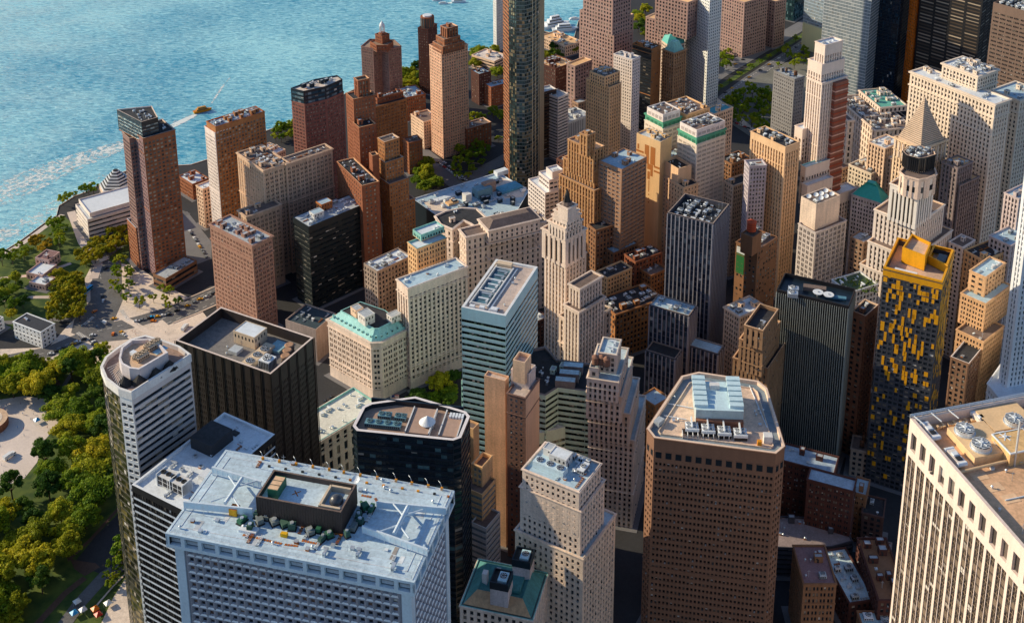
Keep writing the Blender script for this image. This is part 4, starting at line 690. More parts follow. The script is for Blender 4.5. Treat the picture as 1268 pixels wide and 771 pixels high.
# ---- stepped pyramid of the stone tower
lb = 'stone tower crowned by a steep stepped grey pyramid'; r = find(lb); Fq = g14[0][0]; Pq = g14[0][1]
wd = math.dist(Pq[0], Pq[1]); dp = math.dist(Pq[1], Pq[2]); mb = MB(); n = 26; m_ = wall((.44, .35, .27), .2)
for k in range(n):
    t = k/n; s_ = (1-t)**1.12*.86; u0 = wd*(1-s_)/2; v0 = dp*(1-s_)/2
    mb.box(Fq.p(u0, v0), Fq.a, Fq.b, wd*s_, dp*s_, 133+k*1.32-(1 if k == 0 else 0), 133+(k+.66)*1.32, m_); mb.box(Fq.p(u0+.45, v0+.45), Fq.a, Fq.b, wd*s_-.9, dp*s_-.9, 133+(k+.6)*1.32, 133+(k+1.02)*1.32, wall((.20, .16, .13), .2))
mb.build('pyramid_roof', r)
mb = MB()
for k in range(7):
    for (u, v, a_, b_) in ((wd*(k+.5)/7-.5, -.6, 1, 1.4), (-.6, dp*(k+.5)/7-.5, 1.4, 1)): mb.box(Fq.p(u, v), Fq.a, Fq.b, a_, b_, 118, 130.5, LIME2)
mb.build('colonnade', r)
# ---- lantern of the pale stone tower
lb = 'pale stone tower with stepped pyramid top and dark lantern'; r = find(lb); P = foot(lb, 0); c = (sum(p[0] for p in P)/4, sum(p[1] for p in P)/4)
mb = MB(); mb.cyl(c, 4.2, 141, 144, BRNR, 8, 3.2); mb.cyl(c, 2.4, 144, 148, BRZ, 8, 1.5); mb.cyl(c, 1.7, 148, 150, BRZ, 8, 1.2); mb.cyl(c, 1.1, 150, 153, BRZ, 8, .3)
for k in range(4):
    t = k*math.pi/2+.8; mb.bar((c[0]+2.8*math.cos(t), c[1]+2.8*math.sin(t), 143.5), (c[0]+1.6*math.cos(t), c[1]+1.6*math.sin(t), 149), .3, BRZ)
mb.build('lantern', r)
# ---- cupola
lb = 'brown brick tower topped by a white domed cupola'; r = find(lb); P = foot(lb, 0); c = (sum(p[0] for p in P)/4, sum(p[1] for p in P)/4)
mb = MB(); mb.cyl(c, 4.2, 84, 86, BRICK, 8, 3.2)
for k in range(6):
    t = k*math.pi/3; mb.bar((c[0]+2.4*math.cos(t), c[1]+2.4*math.sin(t), 86), (c[0]+2.4*math.cos(t), c[1]+2.4*math.sin(t), 92.5), .5, WHITEM)
mb.cyl(c, 3., 92.5, 93.3, WHITEM, 12); mb.cyl(c, 2.8, 93.3, 95.3, WHITEM, 12, 2.2); mb.cyl(c, 2.2, 95.3, 97, WHITEM, 12, .9); mb.cyl(c, .9, 97, 98.6, WHITEM, 12, .1); mb.build('cupola', r)
lb = 'dark red tower with round glass lantern at the waterfront'; r = find(lb); P = foot(lb, 0); c = (sum(p[0] for p in P)/4, sum(p[1] for p in P)/4)
mb = MB(); pn = []; mb.cyl(c, 7.2, 75, 86, wall((.10, .12, .12), .2, .3), 16, None, BRNR); mb.cyl(c, 7.6, 86, 87, BRICK, 16); mb.cyl(c, 5, 87, 88.5, WHITEM, 12)
for k in range(16):
    t = k*math.pi/8; mb.bar((c[0]+7.3*math.cos(t), c[1]+7.3*math.sin(t), 75), (c[0]+7.3*math.cos(t), c[1]+7.3*math.sin(t), 86), .3, RBR)
mb.build('lantern', r)
# ---- painted arrow pattern on the blank wall
PB = gb[0][1]; pL, pF = PB[3], PB[0]; Wb = math.dist(pL, pF); dd = ((pF[0]-pL[0])/Wb, (pF[1]-pL[1])/Wb); nn = (dd[1], -dd[0]); mb = MB(); pm = wall((.36, .15, .055), .15)
def mark(u0, u1, v0, v1):
    q = lambda u, v: (pL[0]+dd[0]*u*Wb+nn[0]*.06, pL[1]+dd[1]*u*Wb+nn[1]*.06, 120-v*85); mb.face([q(u0, v1), q(u1, v1), q(u1, v0), q(u0, v0)], pm)
for a_ in ((.36, .54, .08, .18), (.60, .80, .08, .26), (.42, .54, .18, .27), (.48, .62, .262, .32), (.62, .72, .262, .38), (.50, .60, .34, .42), (.555, .59, .43, .55), (.555, .60, .57, .585), (.555, .60, .61, .625), (.555, .60, .65, .665),
           (.0, .32, .16, .18), (.0, .32, .205, .225), (.76, 1., .26, .28), (.76, 1., .305, .325), (.05, .12, .10, .15)): mark(*a_)
mb.build('painted_pattern', rb)
# ---- tank and banner
PW = gw[1][1]; Fw = gw[0][0]; tank(Fw, 6, 5, 3.4, 103, rw, wall((.42, .09, .05), .2)); ac_unit(Fw, 11, 3, 3, 3, 103, rw)
pL, pF = PW[3], PW[0]; Wb = math.dist(pL, pF); dd = ((pF[0]-pL[0])/Wb, (pF[1]-pL[1])/Wb); nn = (dd[1], -dd[0]); mb = MB()
q = lambda u, z: (pL[0]+dd[0]*u*Wb+nn[0]*.12, pL[1]+dd[1]*u*Wb+nn[1]*.12, z)
mb.face([q(.05, 66), q(.42, 66), q(.42, 82), q(.05, 82)], wall((.035, .20, .06), .2)); mb.face([q(.05, 82.05), q(.42, 82.05), q(.42, 87), q(.05, 87)], WHITEM); mb.build('wall_banner', rw)
# ---- black-crowned pinstriped slab: round dishes
lb = 'dark slab with white vertical pinstripes and two round white dishes on top'; r = find(lb); Fz = Fr(at(961, 360, 118), R(-21)); 
F2 = Fr(at(1051, 379, 118), R(159)); zt = 115.6
for px, py, rad in ((1013, 362, 3.3), (1026, 365, 3.3)):
    c = at(px, py, zt+2); mb = MB(); mb.cyl(c, .8, zt, zt+1.6, STEEL); mb.cyl(c, rad*.8, zt+1.6, zt+2.4, WHITEM, 20, rad); mb.cyl(c, .5, zt+2.4, zt+2.9, GREYR); mb.build('satellite_dish', r)
for px, py in ((982, 355), (981, 361)):
    c = at(px, py, zt+3); mb = MB(); mb.box((c[0]-3.2, c[1]-1.8), unit(R(-10)), unit(R(80)), 6.4, 4.2, zt, zt+2.6, STEEL); fan(mb, (c[0]-.2, c[1]+.2), 1.9, zt+2.6, WHITEM); mb.build('cooling_tower', r)
child_box(Fr(at(1003, 352, zt+3), R(-15)), -4, -3, 14, 4, zt, zt+2.5, BRNR, 'bulkhead', r); child_box(Fr(at(1040, 366, zt+3), R(-15)), -8, 0, 12, 3, zt, zt+1.2, wall((.10, .22, .30)), 'duct', r)
# ---- yellow tower: panels and crown
lb = 'black tower dotted with bright yellow panels under a yellow angular crown'; r = find(lb); P = foot(lb); YEL = wall((.62, .31, .035), .2, .6); YEL2 = wall((.70, .42, .08), .15, .6)
random.seed(3); PNL = []
for (p, q_, cols) in ((P[3], P[0], 13), (P[0], P[1], 14)):
    W_ = math.dist(p, q_); d = ((q_[0]-p[0])/W_, (q_[1]-p[1])/W_); n = (d[1], -d[0]); nb = cols
    for i in range(nb):
        for j in range(44):
            z = 3+j*3.3; t = z/150
            if random.random() < (.13+.36*t*t)*(1.35 if cols == 14 else 1):
                hh = 3.1*random.choice([1, 1, 1, 2, 2]) if t > .5 else 3.1; u = (i+random.choice([0, .3]))*(W_-1)/nb+.4; ww = (W_-1)/nb*random.choice([.55, .6, .9]); z2 = min(z+hh, 146)
                o = (p[0]+d[0]*u+n[0]*.05, p[1]+d[1]*u+n[1]*.05); PNL.append((o, d, n, ww, z, z2))
PNL.sort(key=lambda t: -t[4]); rest = MB()
for k, (o, d, n, ww, z, z2) in enumerate(PNL):
    mb = MB() if k < 100 else rest; mb.box(o, d, n, ww, .12, z, z2, YEL)
    if k < 100: mb.build('cladding_panel', r)
ob = rest.build('cladding_panels', r); ob['kind'] = 'stuff'
ring_ = MB(); ring(ring_, P, .25, 145.5, 151, YEL, .9); ring_.build('crown_band', r)
Fy = Fr(P[0], math.atan2(P[1][1]-P[0][1], P[1][0]-P[0][0])); wd = math.dist(P[0], P[1]); dp = math.dist(P[1], P[2])
mb = MB(); B_ = [Fy.p(wd*.35, dp*.38), Fy.p(wd*.8, dp*.38), Fy.p(wd*.95, dp*.75), Fy.p(wd*.45, dp*.8)]
solid(mb, B_, 147, 157, BLANK, YEL, YEL, [], TANR, 2, .8, YEL); mb.face([Z3(p, 155) for p in inset(B_, .8)], TANR); mb.build('crown_block', r)
mb = MB(); ring(mb, [Fy.p(wd*.45, dp*.02), Fy.p(wd*.97, dp*.02), Fy.p(wd*.97, dp*.35), Fy.p(wd*.6, dp*.36)], .4, 147, 152.2, YEL, .8); mb.build('crown_frame', r)
child_box(Fy, wd*.05, dp*.45, 4, 13, 146.6, 149.2, WHITEM, 'air_conditioner', r); child_box(Fy, wd*.6, dp*.08, 9, 5, 146.6, 150.5, wall((.10, .13, .15)), 'bulkhead', r); child_box(Fy, wd*.05, dp*.85, 3, 4, 146.6, 148.5, WHITEM, 'air_conditioner', r)
# ---- near-black tower roof plant
lb = 'near-black square tower with deep sunken roof and three round brown tanks'; r = find(lb); P = foot(lb); h_ = math.atan2(P[1][1]-P[0][1], P[1][0]-P[0][0]); Fb = Fr(P[0], h_); wd = math.dist(P[0], P[1]); dp = math.dist(P[1], P[2]); zr = 126.6
BEI = wall((.42, .34, .25), .15)
bulkhead(Fb, wd*.55, dp*.42, 11, 15, zr, 7.5, r, BEI, WHR)
mb = MB(); mb.box(Fb.p(4, 18), Fb.a, Fb.b, 22, 6.4, zr, zr+3, BEI)
for k in range(3): fan(mb, Fb.p(8+k*6.2, 21.2), 2.3, zr+3, STEEL)
mb.build('cooling_tower', r); ac_unit(Fb, 8, 8, 7, 7, zr, r, WHITEM, 5, 'cooling_tower')
for k in range(3):
    c = Fb.p(19+k*4.5, 5+k*2.2); mb = MB(); mb.cyl(c, 2.6, zr, zr+4.6, BRNR, 18); mb.cyl(c, 2.75, zr+4.6, zr+5.1, wall((.36, .22, .14)), 18, 2.2); mb.build('round_tank', r)
child_box(Fb, wd*.62, dp*.2, 9, 8, zr, zr+1.6, wall((.22, .33, .36)), 'roof_deck', r); child_box(Fb, wd*.3, dp*.5, 6, 6, zr, zr+2, GREYR, 'bulkhead', r)
for k in range(6): vent(Fb, 5+k*5, 34+random.random()*18, zr, r)
mb = MB()
for i in range(4):
    p, q_ = P[i], P[(i+1) % 4]; W_ = math.dist(p, q_); d = ((q_[0]-p[0])/W_, (q_[1]-p[1])/W_); n = (d[1], -d[0]); k = int(W_/6.4)
    for j in range(k+1):
        for dx in (-.5, .5):
            o = (p[0]+d[0]*(j*W_/k+dx-.15)-n[0]*.02, p[1]+d[1]*(j*W_/k+dx-.15)-n[1]*.02); mb.box(o, d, n, .3, .35, 4, 132.6, BRZ)
mb.build('mullion', r)
# ---- octagonal dark glass tower roof
lb = 'octagonal dark glass tower with cone cap on its brown roof'; r = find(lb); Fo = Fr(at(441.5, 533, 123), R(-9)); zr = 122.6
mb = MB(); c = at(529, 521, zr+3); mb.cyl(c, 3.6, zr, zr+2.5, STEEL, 20); mb.cyl(c, 4.3, zr+2.5, zr+6, WHITEM, 24, .2); mb.build('cone_cap', r)
for (u, v, w_, d_) in ((3, 4, 19, 4.4), (8, 11, 7, 4), (17, 11, 6, 4)): ac_unit(Fo, u, v, w_, d_, zr, r, wall((.15, .26, .30), .2, .4), 1.8, 'cooling_tower', 4 if w_ > 10 else 2)
child_box(Fo, 26, 1.5, 11, 20, zr, zr+1.6, wall((.38, .27, .21), .15), 'roof_deck', r); child_box(Fo, 43, 1.5, 9, 17, zr, zr+1.6, wall((.38, .27, .21), .15), 'roof_deck', r)
for u in (25, 37.2, 42.5, 52): child_box(Fo, u, 1.5, .6, 20, zr, zr+2.3, LGREY, 'roof_beam', r)
mb = MB()
for k in range(5): mb.box(Fo.p(45+k*1.6, 15.5), Fo.a, Fo.b, 1.2, 3.5, zr+1.6, zr+2.7, WHITEM)
mb.build('louvre_unit', r); child_box(Fo, 1, 24, 50, 1, zr, zr+2.5, NAVY, 'screen_wall', r)
# ---- curved white-ringed tower (custom)
WS = wall((.44, .41, .39), .12); pts = [(162.5, 485), (235.5, 438), (222, 428), (200, 420), (180, 414.5), (163, 419), (145, 430), (131, 441), (125, 453), (131, 467.5), (147, 480)]
Pk = [at(x, y, 165) for x, y in pts]
if area(Pk) < 0: Pk.reverse()
i0 = min(range(len(Pk)), key=lambda i: math.dist(Pk[i], at(162.5, 485, 165))); Pk = Pk[i0:]+Pk[:i0]
r = root('office_tower', *at(160, 455, 165), 0, 'curved-front tower with white rim and round roof drum beside the park', 'office tower'); FOOT.append((r['label'], [(Pk, 165, 0)]))
wmb = MB(); pn = []; pn2 = []; n = len(Pk)
for i in range(n):
    p, q_ = Pk[i], Pk[(i+1) % n]
    if i == 0:
        facade(wmb, pn, p, q_, 0, 165, S(3.6, 3.9, 1., .54, .6, mar=.7, top=7, blind=.06, mulm=DARKM), WS, WS)
    elif i == n-1:   # short striped face left of the corner
        facade(wmb, pn, p, q_, 0, 165, S(3, 3.9, .8, .5, .6, mar=.3, top=7), wall((.60, .60, .60), .1), WS)
    else: facade(wmb, pn2, p, q_, 0, 162, S(2, 3.9, 1., .8, .15, mar=.02, top=3), wall((.10, .10, .08), .2, .3), WS)
ring(wmb, Pk, .4, 160.5, 164.8, wall((.62, .60, .58), .2), .9); I = inset(Pk, .9)
for i in range(n): j = (i+1) % n; wmb.face([Z3(I[j], 162.4), Z3(I[i], 162.4), Z3(I[i], 164.8), Z3(I[j], 164.8)], WS)
wmb.build('wall', r); mb = MB(); mb.face([Z3(p, 162.4) for p in I], wall((.30, .22, .18), .3)); mb.build('roof', r)
put_panes(pn, GD, r, 100); put_panes(pn2, glass((.02, .022, .012), (.08, .08, .04), (.35, .28, .12), .75, .05, .35, .9), r, 0)
PP = [at(x, y, 170) for x, y in ((147, 443), (150, 450), (160, 455.5), (172, 457), (208, 436), (198, 426), (185, 419), (163, 420), (150, 430))]
if area(PP) < 0: PP.reverse()
mb = MB(); wl = wall((.40, .37, .36), .1); solid(mb, PP, 160.9, 170, S(40, 2.2, 1., .12, .2, mar=0, top=.4, none=0), wl, wl, [], GREYR, 2.2, 1, wall((.55, .52, .5))); mb.build('roof_drum', r)
mb = MB(); mb.face([Z3(p, 167.9) for p in inset(PP, 1)], TANR); mb.build('drum_roof', r)
Fd = Fr(at(172, 455, 168), R(54)); ac_unit(Fd, 2, 3, 7, 5, 168, r, BEI, 2, 'cooling_tower', 3); ac_unit(Fd, 11, 6, 8, 5, 168, r, BEI, 2, 'cooling_tower', 3); child_box(Fd, 4, 9.5, 2.4, 3, 168, 169.8, WHITEM, 'air_conditioner', r); child_box(Fd, 12, 1.5, 7, 3.6, 168, 168.2, wall((.25, .38, .45)), 'roof_deck', r)
for (px, py) in ((154, 468), (172, 466), (193, 457), (210, 448)):
    c = at(px, py, 166); mb = MB(); k = 10
    for j in range(k):
        t = 2*math.pi*j/k; mb.bar((*c, 167), (c[0]+4.2*math.cos(t), c[1]+3.4*math.sin(t), 162.5), .12, DARKM)
    mb.cyl(c, 3.8, 162.5, 166.8, wall((.05, .045, .04)), 10, .3); mb.build('roof_tent', r)
for j in range(10):
    a_ = at(133+j*1.5, 455+j*2.6, 165); b_ = at(150+j*.5, 452+j*1.2, 161); mb = MB(); mb.bar((*a_, 164.6), (*b_, 163), .16, LGREY); mb.build('roof_strut', r)
# ---- brown precast octagon: roof plant
r = rf; F8 = Fr(at(810, 541.5, 126), R(-11)); zr = 124
# row of larger windows under the parapet
P = gf[0][1]; mb = MB(); big = []
for i in range(len(P)):
    p, q_ = P[i], P[(i+1) % len(P)]; W_ = math.dist(p, q_)
    if W_ > 6: facade(mb, big, p, q_, 112.6, 121, S(5, 6, .6, .62, .6, mar=.3, top=1.5), PREC, PREC)
# (drawn 2 cm proud of the shaft so that the two skins never coincide)
pr2 = []
for i in range(len(P)):
    p, q_ = P[i], P[(i+1) % len(P)]; W_ = math.dist(p, q_)
    if W_ <= 6: continue
    d = ((q_[0]-p[0])/W_, (q_[1]-p[1])/W_); n = (d[1], -d[0]); k = max(1, round(W_/5))
    if -(n[0]*p[0]+n[1]*p[1]) < 0: continue
    for j in range(k):
        u = (j+.2)*W_/k; w_ = .6*W_/k; o = (p[0]+d[0]*u+n[0]*.03, p[1]+d[1]*u+n[1]*.03, 114.2)
        m2 = MB(); m2.face([o, (o[0]+d[0]*w_, o[1]+d[1]*w_, o[2]), (o[0]+d[0]*w_, o[1]+d[1]*w_, o[2]+3.8), (o[0], o[1], o[2]+3.8)], GD, .3)
        m2.box((o[0]-d[0]*.15, o[1]-d[1]*.15), d, n, w_+.3, .15, 113.9, 114.2, PREC); m2.box((o[0]-d[0]*.15, o[1]-d[1]*.15), d, n, w_+.3, .25, 118, 118.35, PREC); m2.build('window', r)
LV = wall((.52, .64, .68), .15, .4); mb = MB()
A0, B0 = at(862, 507, 133), at(921, 509, 133); hh = math.atan2(B0[1]-A0[1], B0[0]-A0[0]); Fl = Fr(A0, hh); wl_ = math.dist(A0, B0)
mb.box(Fl.p(0, 0), Fl.a, Fl.b, wl_, 24, zr, 133, wall((.30, .36, .38), .2, .4), LV)
for k in range(6): mb.box(Fl.p(-.6, 2+k*4), Fl.a, Fl.b, wl_*.28, 3.2, 133+k*.25, 134.6+k*.25, LV); mb.box(Fl.p(wl_*.72, 2+k*4), Fl.a, Fl.b, wl_*.29, 3.2, 133+k*.25, 134.6+k*.25, LV)
mb.box(Fl.p(wl_*.35, 17), Fl.a, Fl.b, 5, 3, 133, 135.5, LGREY); mb.box(Fl.p(0, -2), Fl.a, Fl.b, wl_, 2, zr, 128, wall((.24, .12, .08))); mb.build('louvre_house', r)
for k in range(4):
    c = at(856+k*20, 527+k*2.6, 127); Fc = Fr(c, hh); mb = MB(); mb.box(Fc.p(-3, -3), Fc.a, Fc.b, 6.6, 6.4, zr, 127, DARKM, WHITEM); mb.box(Fc.p(-3.2, -3.3), Fc.a, Fc.b, 7, .5, zr+2, 127.5, WHITEM)
    for a_ in (-1.4, 1.8):
        for b_ in (-1.2, 1.8): fan(mb, Fc.p(a_, b_), 1.2, 127, WHITEM)
    mb.box(Fc.p(0, -2), Fc.a, Fc.b, .7, 8, 127, 128.3, WHITEM); mb.build('cooling_tower', r)
mb = MB(); Fc = Fr(at(845, 541, 125), hh)
for k in range(12): mb.box(Fc.p(k*2.6, 0), Fc.a, Fc.b, .3, 4, zr, 126.4, LGREY)
mb.box(Fc.p(0, 4.2), Fc.a, Fc.b, 31, .4, zr, 126.8, BRNR); mb.build('steel_grid', r)
child_box(Fr(at(816, 526, 126), R(50)), 0, 0, 5, 3.4, zr, 127, GREYR, 'air_conditioner', r); child_box(Fr(at(946, 545, 126), hh), 0, 0, 4.4, 4, zr, 128, LGREY, 'air_conditioner', r); child_box(Fr(at(938, 549, 126), hh), 0, 0, 2.2, 2, zr, 127, ORANGE, 'roof_box', r)
child_box(Fr(at(845, 500, 124), hh+1.6), -26, 0, 60, 1.2, zr, 124.9, WHR, 'roof_curb', r) if 0 else None
# ---- broad teal glass tower roof
lb = 'broad teal glass office tower with banded floors and long sunken roof'; r = find(lb); P = foot(lb); h_ = math.atan2(P[1][1]-P[0][1], P[1][0]-P[0][0]); F2 = Fr(P[0], h_); wd = math.dist(P[0], P[1]); dp = math.dist(P[1], P[2]); zr = 123.5
child_box(F2, 7, dp*.52, wd-16, dp*.34, zr, zr+.3, wall((.07, .14, .19), .4), 'sunken_well', r)
for u in (7, 7+(wd-16)*.33, 7+(wd-16)*.66, wd-9): child_box(F2, u, dp*.5, .7, dp*.4, zr, zr+1.6, LGREY, 'roof_beam', r)
for v in (dp*.48, dp*.88): child_box(F2, 6, v, wd-12, .8, zr, zr+1.5, LGREY, 'roof_beam', r)
for k in range(7): duct(F2, 10+k*5.4, dp*.56, 4, dp*.24, zr+.3, r)
for (u, v, s_) in ((3, 7, 4), (3, 15, 3), (2, 21, 3)): child_box(F2, u, v, s_*.8, s_, zr, zr+2, WHITEM, 'air_conditioner', r)
child_box(F2, wd-7, dp*.55, 4, dp*.35, zr, zr+3, BEI, 'bulkhead', r); child_box(F2, 3, dp*.4, wd-8, 1, zr, zr+.8, STEEL, 'rail_beam', r)
for k in range(8): vent(F2, 6+k*6, 4+random.random()*6, zr, r)
for k in range(3):
    o_ = at(700+k*5-4, 466-k*9+4, 74); Fk = Fr(o_, R(-8)); child_box(Fk, -4, -2, 12, 4.5, 69, 74.5, wall((.22, .2, .2)), 'cooling_tower', r, wall((.45, .58, .64)))
# ---- art deco tower tanks
lb = 'white art deco tower with finned setbacks and three brown tanks on its roof'; r = find(lb)
for px, py in ((737.5, 446), (745.5, 446), (751, 448)): tank(Fr(at(px, py, 119), 0), 0, 0, 2.1, 115, r, wall((.24, .13, .09)))
# ---- cream block roof plant
lb = 'cream block with three setbacks and white plant on its blue roof, at the bottom'; r = find(lb); P = foot(lb); Fc = Fr(P[0], math.atan2(P[1][1]-P[0][1], P[1][0]-P[0][0])); wd = math.dist(P[0], P[1]); dp = math.dist(P[1], P[2])
bulkhead(Fc, wd*.48, dp*.42, wd*.3, dp*.3, 113.9, 5.5, r, LGREY, WHR); bulkhead(Fc, wd*.66, dp*.76, wd*.22, dp*.14, 113.9, 4, r, LGREY)
for (u_, v_, w2_, d2_) in ((.5, .12, .3, .12), (.82, .4, .12, .2), (.84, .15, .1, .2)): ac_unit(Fc, wd*u_, dp*v_, wd*w2_, dp*d2_, 113.9, r)
for k in range(9): vent(Fc, wd*random.uniform(.1, .9), dp*random.uniform(.06, .3), 113.9, r)
pipes(Fc, wd*.1, dp*.08, wd*.34, 3, 113.9, r); duct(Fc, wd*.5, dp*.28, wd*.3, 3, 113.9, r)
mb = MB(); mb.box(Fc.p(wd*.2, dp*.36), Fc.a, Fc.b, 5, dp*.54, 114, 117.5, wall((.40, .48, .52), .2, .5))
for k in range(3): fan(mb, Fc.p(wd*.2+2.5, dp*(.45+k*.18)), 1.9, 117.5)
mb.build('cooling_tower', r)
# ---- green mansard block: roof slopes, court, lift towers
lb = 'green copper mansard block with two black lift towers at the bottom edge'; r = find(lb); P = foot(lb); Fm = Fr(P[0], math.atan2(P[1][1]-P[0][1], P[1][0]-P[0][0])); wd = math.dist(P[0], P[1]); dp = math.dist(P[1], P[2])
TG = wall((.07, .20, .20), .35, .7); I = inset(P, 1.4); J = inset(P, 7); K = inset(P, 12); mb = MB()
for i in range(4):
    j = (i+1) % 4; mb.face([Z3(I[i], 60), Z3(I[j], 60), Z3(J[j], 65), Z3(J[i], 65)], TG if i != 3 else wall((.42, .29, .18), .3))
    mb.face([Z3(J[i], 65), Z3(J[j], 65), Z3(K[j], 63), Z3(K[i], 63)], TG); mb.face([Z3(K[i], 63), Z3(K[j], 63), Z3(K[j], 59.6), Z3(K[i], 59.6)], LGREY)
mb.build('mansard_roof', r)
for (u, v) in ((3, dp*.36), (wd*.62, dp*.18)):
    mb = MB(); mb.box(Fm.p(u, v), Fm.a, Fm.b, 9, 9, 58, 74, wall((.36, .33, .33)), TAR); ring(mb, [Fm.p(u, v), Fm.p(u+9, v), Fm.p(u+9, v+9), Fm.p(u, v+9)], .2, 71, 75.2, NAVY, .4)
    mb.box(Fm.p(u+1.5, v+1.2), Fm.a, Fm.b, 6, 4.5, 74, 75.5, wall((.40, .55, .62), .2, .4)); fan(mb, Fm.p(u+4.5, v+3.4), 1.8, 75.5); mb.build('lift_tower', r)
child_box(Fm, 12, dp*.58, 8, 2.2, 59, 68, LGREY, 'chimney', r); child_box(Fm, 12, dp*.72, 3, 2.5, 59, 70, LGREY, 'chimney', r); child_box(Fm, 10, dp*.25, wd*.3, dp*.22, 60, 65.8, TG, 'roof_ridge', r)
# ---- black glass tower with white rim: roof plant
lb = 'black glass tower with white roof rim and long fan unit, behind the white-roofed tower'; r = find(lb); P = foot(lb); Fk = Fr(P[0], math.atan2(P[1][1]-P[0][1], P[1][0]-P[0][0])); wd = math.dist(P[0], P[1]); dp = math.dist(P[1], P[2]); zr = 128.4
mb = MB(); o_ = Fr(at(226, 605, zr+5), math.atan2(P[1][1]-P[0][1], P[1][0]-P[0][0])); mb.box(o_.p(0, 0), o_.a, o_.b, 6, 17, zr+.8, zr+6, LGREY, None, True)
for k in range(5): fan(mb, o_.p(3, 2+k*3.3), 1.35, zr+6, DARKM); 
for k in range(5):
    for q in (1.2, 3.6): mb.box(o_.p(-.06, .4+k*3.3), o_.a, o_.b, .08, 2.7, zr+q, zr+q+2, DARKM)
for k in (0, 8, 16.6): mb.box(o_.p(-.3, k), o_.a, o_.b, 6.6, .4, zr, zr+6.6, WHITEM)
mb.build('cooling_tower', r)
o2 = Fr(at(262, 562, zr+2), o_.h); child_box(o2, 0, 0, 15, 14, zr, zr+6.5, BLK, 'plant_screen', r, TAR); child_box(Fk, 20, 6, 6, 5, zr, zr+2.4, WHITEM, 'air_conditioner', r); duct(Fk, 14, 16, 8, 5, zr, r); child_box(Fk, 8, 20, 4, 6, zr, zr+1.8, GREYR, 'air_conditioner', r)
child_box(Fk, wd*.84, dp*.5, 3, 4, zr, zr+.7, DARKM, 'roof_hatch', r)

# ---- red construction hoist on the white art deco tower
lb = 'soaring white art deco tower with fluted shaft and red construction hoist'; r = find(lb); P = foot(lb, 2); d = Vector((P[1][0]-P[0][0], P[1][1]-P[0][1])); L_ = d.length; d.normalize(); n = Vector((d.y, -d.x)); RD = wall((.34, .085, .05), .2); mb = MB()
o = Vector(P[0])+d*L_*.42; mb.box(o[:], tuple(n), tuple(d), 3.2, L_*.5, 0, 168, wall((.24, .10, .07), .2))
for k in range(44): mb.box((o-d*.3)[:], tuple(n), tuple(d), 3.7, L_*.5+.6, 3+k*3.75, 3.9+k*3.75, RD if k % 2 else wall((.5, .32, .25)))
mb.build('construction_hoist', r)
# ---- ziggurat of the waterfront museum and the low brick range behind the brick tower
r = root('museum_pavilion', *at(146, 238), 0, 'six-sided stepped pale pyramid roof beside the waterfront museum', 'pavilion'); c = at(146, 240); mb = MB(); mb.cyl(c, 17, 0, 9, wall((.5, .4, .32)), 6)
for k in range(7): mb.cyl(c, 16-k*2.1, 9+k*2.2, 10.4+k*2.2, WHITEM, 6); mb.cyl(c, 15-k*2.1, 10.4+k*2.2, 11.2+k*2.2, DARKM, 6)
mb.build('stepped_roof', r)
building(dict(n='low_building', l='low red-brown riverside range with white roof between the two river towers', c='building', w=RBR, rm=WHR, s=SMALL, k='bavb', cl=.6, b=[((222, 217), (238, 228), (258, 220), 16, 0)]))
building(dict(n='low_building', l='white-roofed sheds on the quay behind the slab tower', c='building', w=CREAM, rm=WHR, s=SMALL, k='bav', cl=.6, b=[((300, 190), (318, 200), (352, 184), 12, 0)]))
building(dict(n='low_building', l='long low brick podium with white canopy at the foot of the red brick tower', c='building', w=BROWN, rm=GREYR, s=RIB, k='va', cl=.4, b=[((190, 338), (205, 345), (243, 322), 11, 0)]))

# ---- brown octagon: perimeter walkway, its blue-grey painted as shade, and kerb
P = gf[0][1]; O_ = inset(P, 1.3); Q_ = inset(P, 5.2); mb = MB(); n = len(P); shade_col = wall((.20, .24, .27), .25)
for i in range(n): j = (i+1) % n; mb.face([Z3(O_[i], 124.03), Z3(O_[j], 124.03), Z3(Q_[j], 124.03), Z3(Q_[i], 124.03)], shade_col)
mb.build('walkway', rf); mb = MB(); ring(mb, Q_, .0, 124.04, 124.8, wall((.52, .42, .33)), .4)  # the walkway ring carries the painted blue-grey shade
S2 = inset(Q_, .4)
for i in range(n): j = (i+1) % n; mb.face([Z3(S2[j], 124.04), Z3(S2[i], 124.04), Z3(S2[i], 124.8), Z3(S2[j], 124.8)], wall((.52, .42, .33)))
mb.build('roof_curb', rf)
for k in range(14):
    q = at(random.uniform(820, 855) if k % 2 else random.uniform(928, 952), random.uniform(490, 535), 124); vent(Fr(q, 0), 0, 0, 124.03, rf)
for (x0, y0, x1, y1) in ((826, 500, 858, 506), (822, 515, 850, 520), (928, 478, 950, 530)):
    a_, b_ = at(x0, y0, 124), at(x1, y1, 124); mb = MB(); mb.bar((*a_, 124.4), (*b_, 124.4), .3, WHR, 5); mb.build('pipe_run', rf)
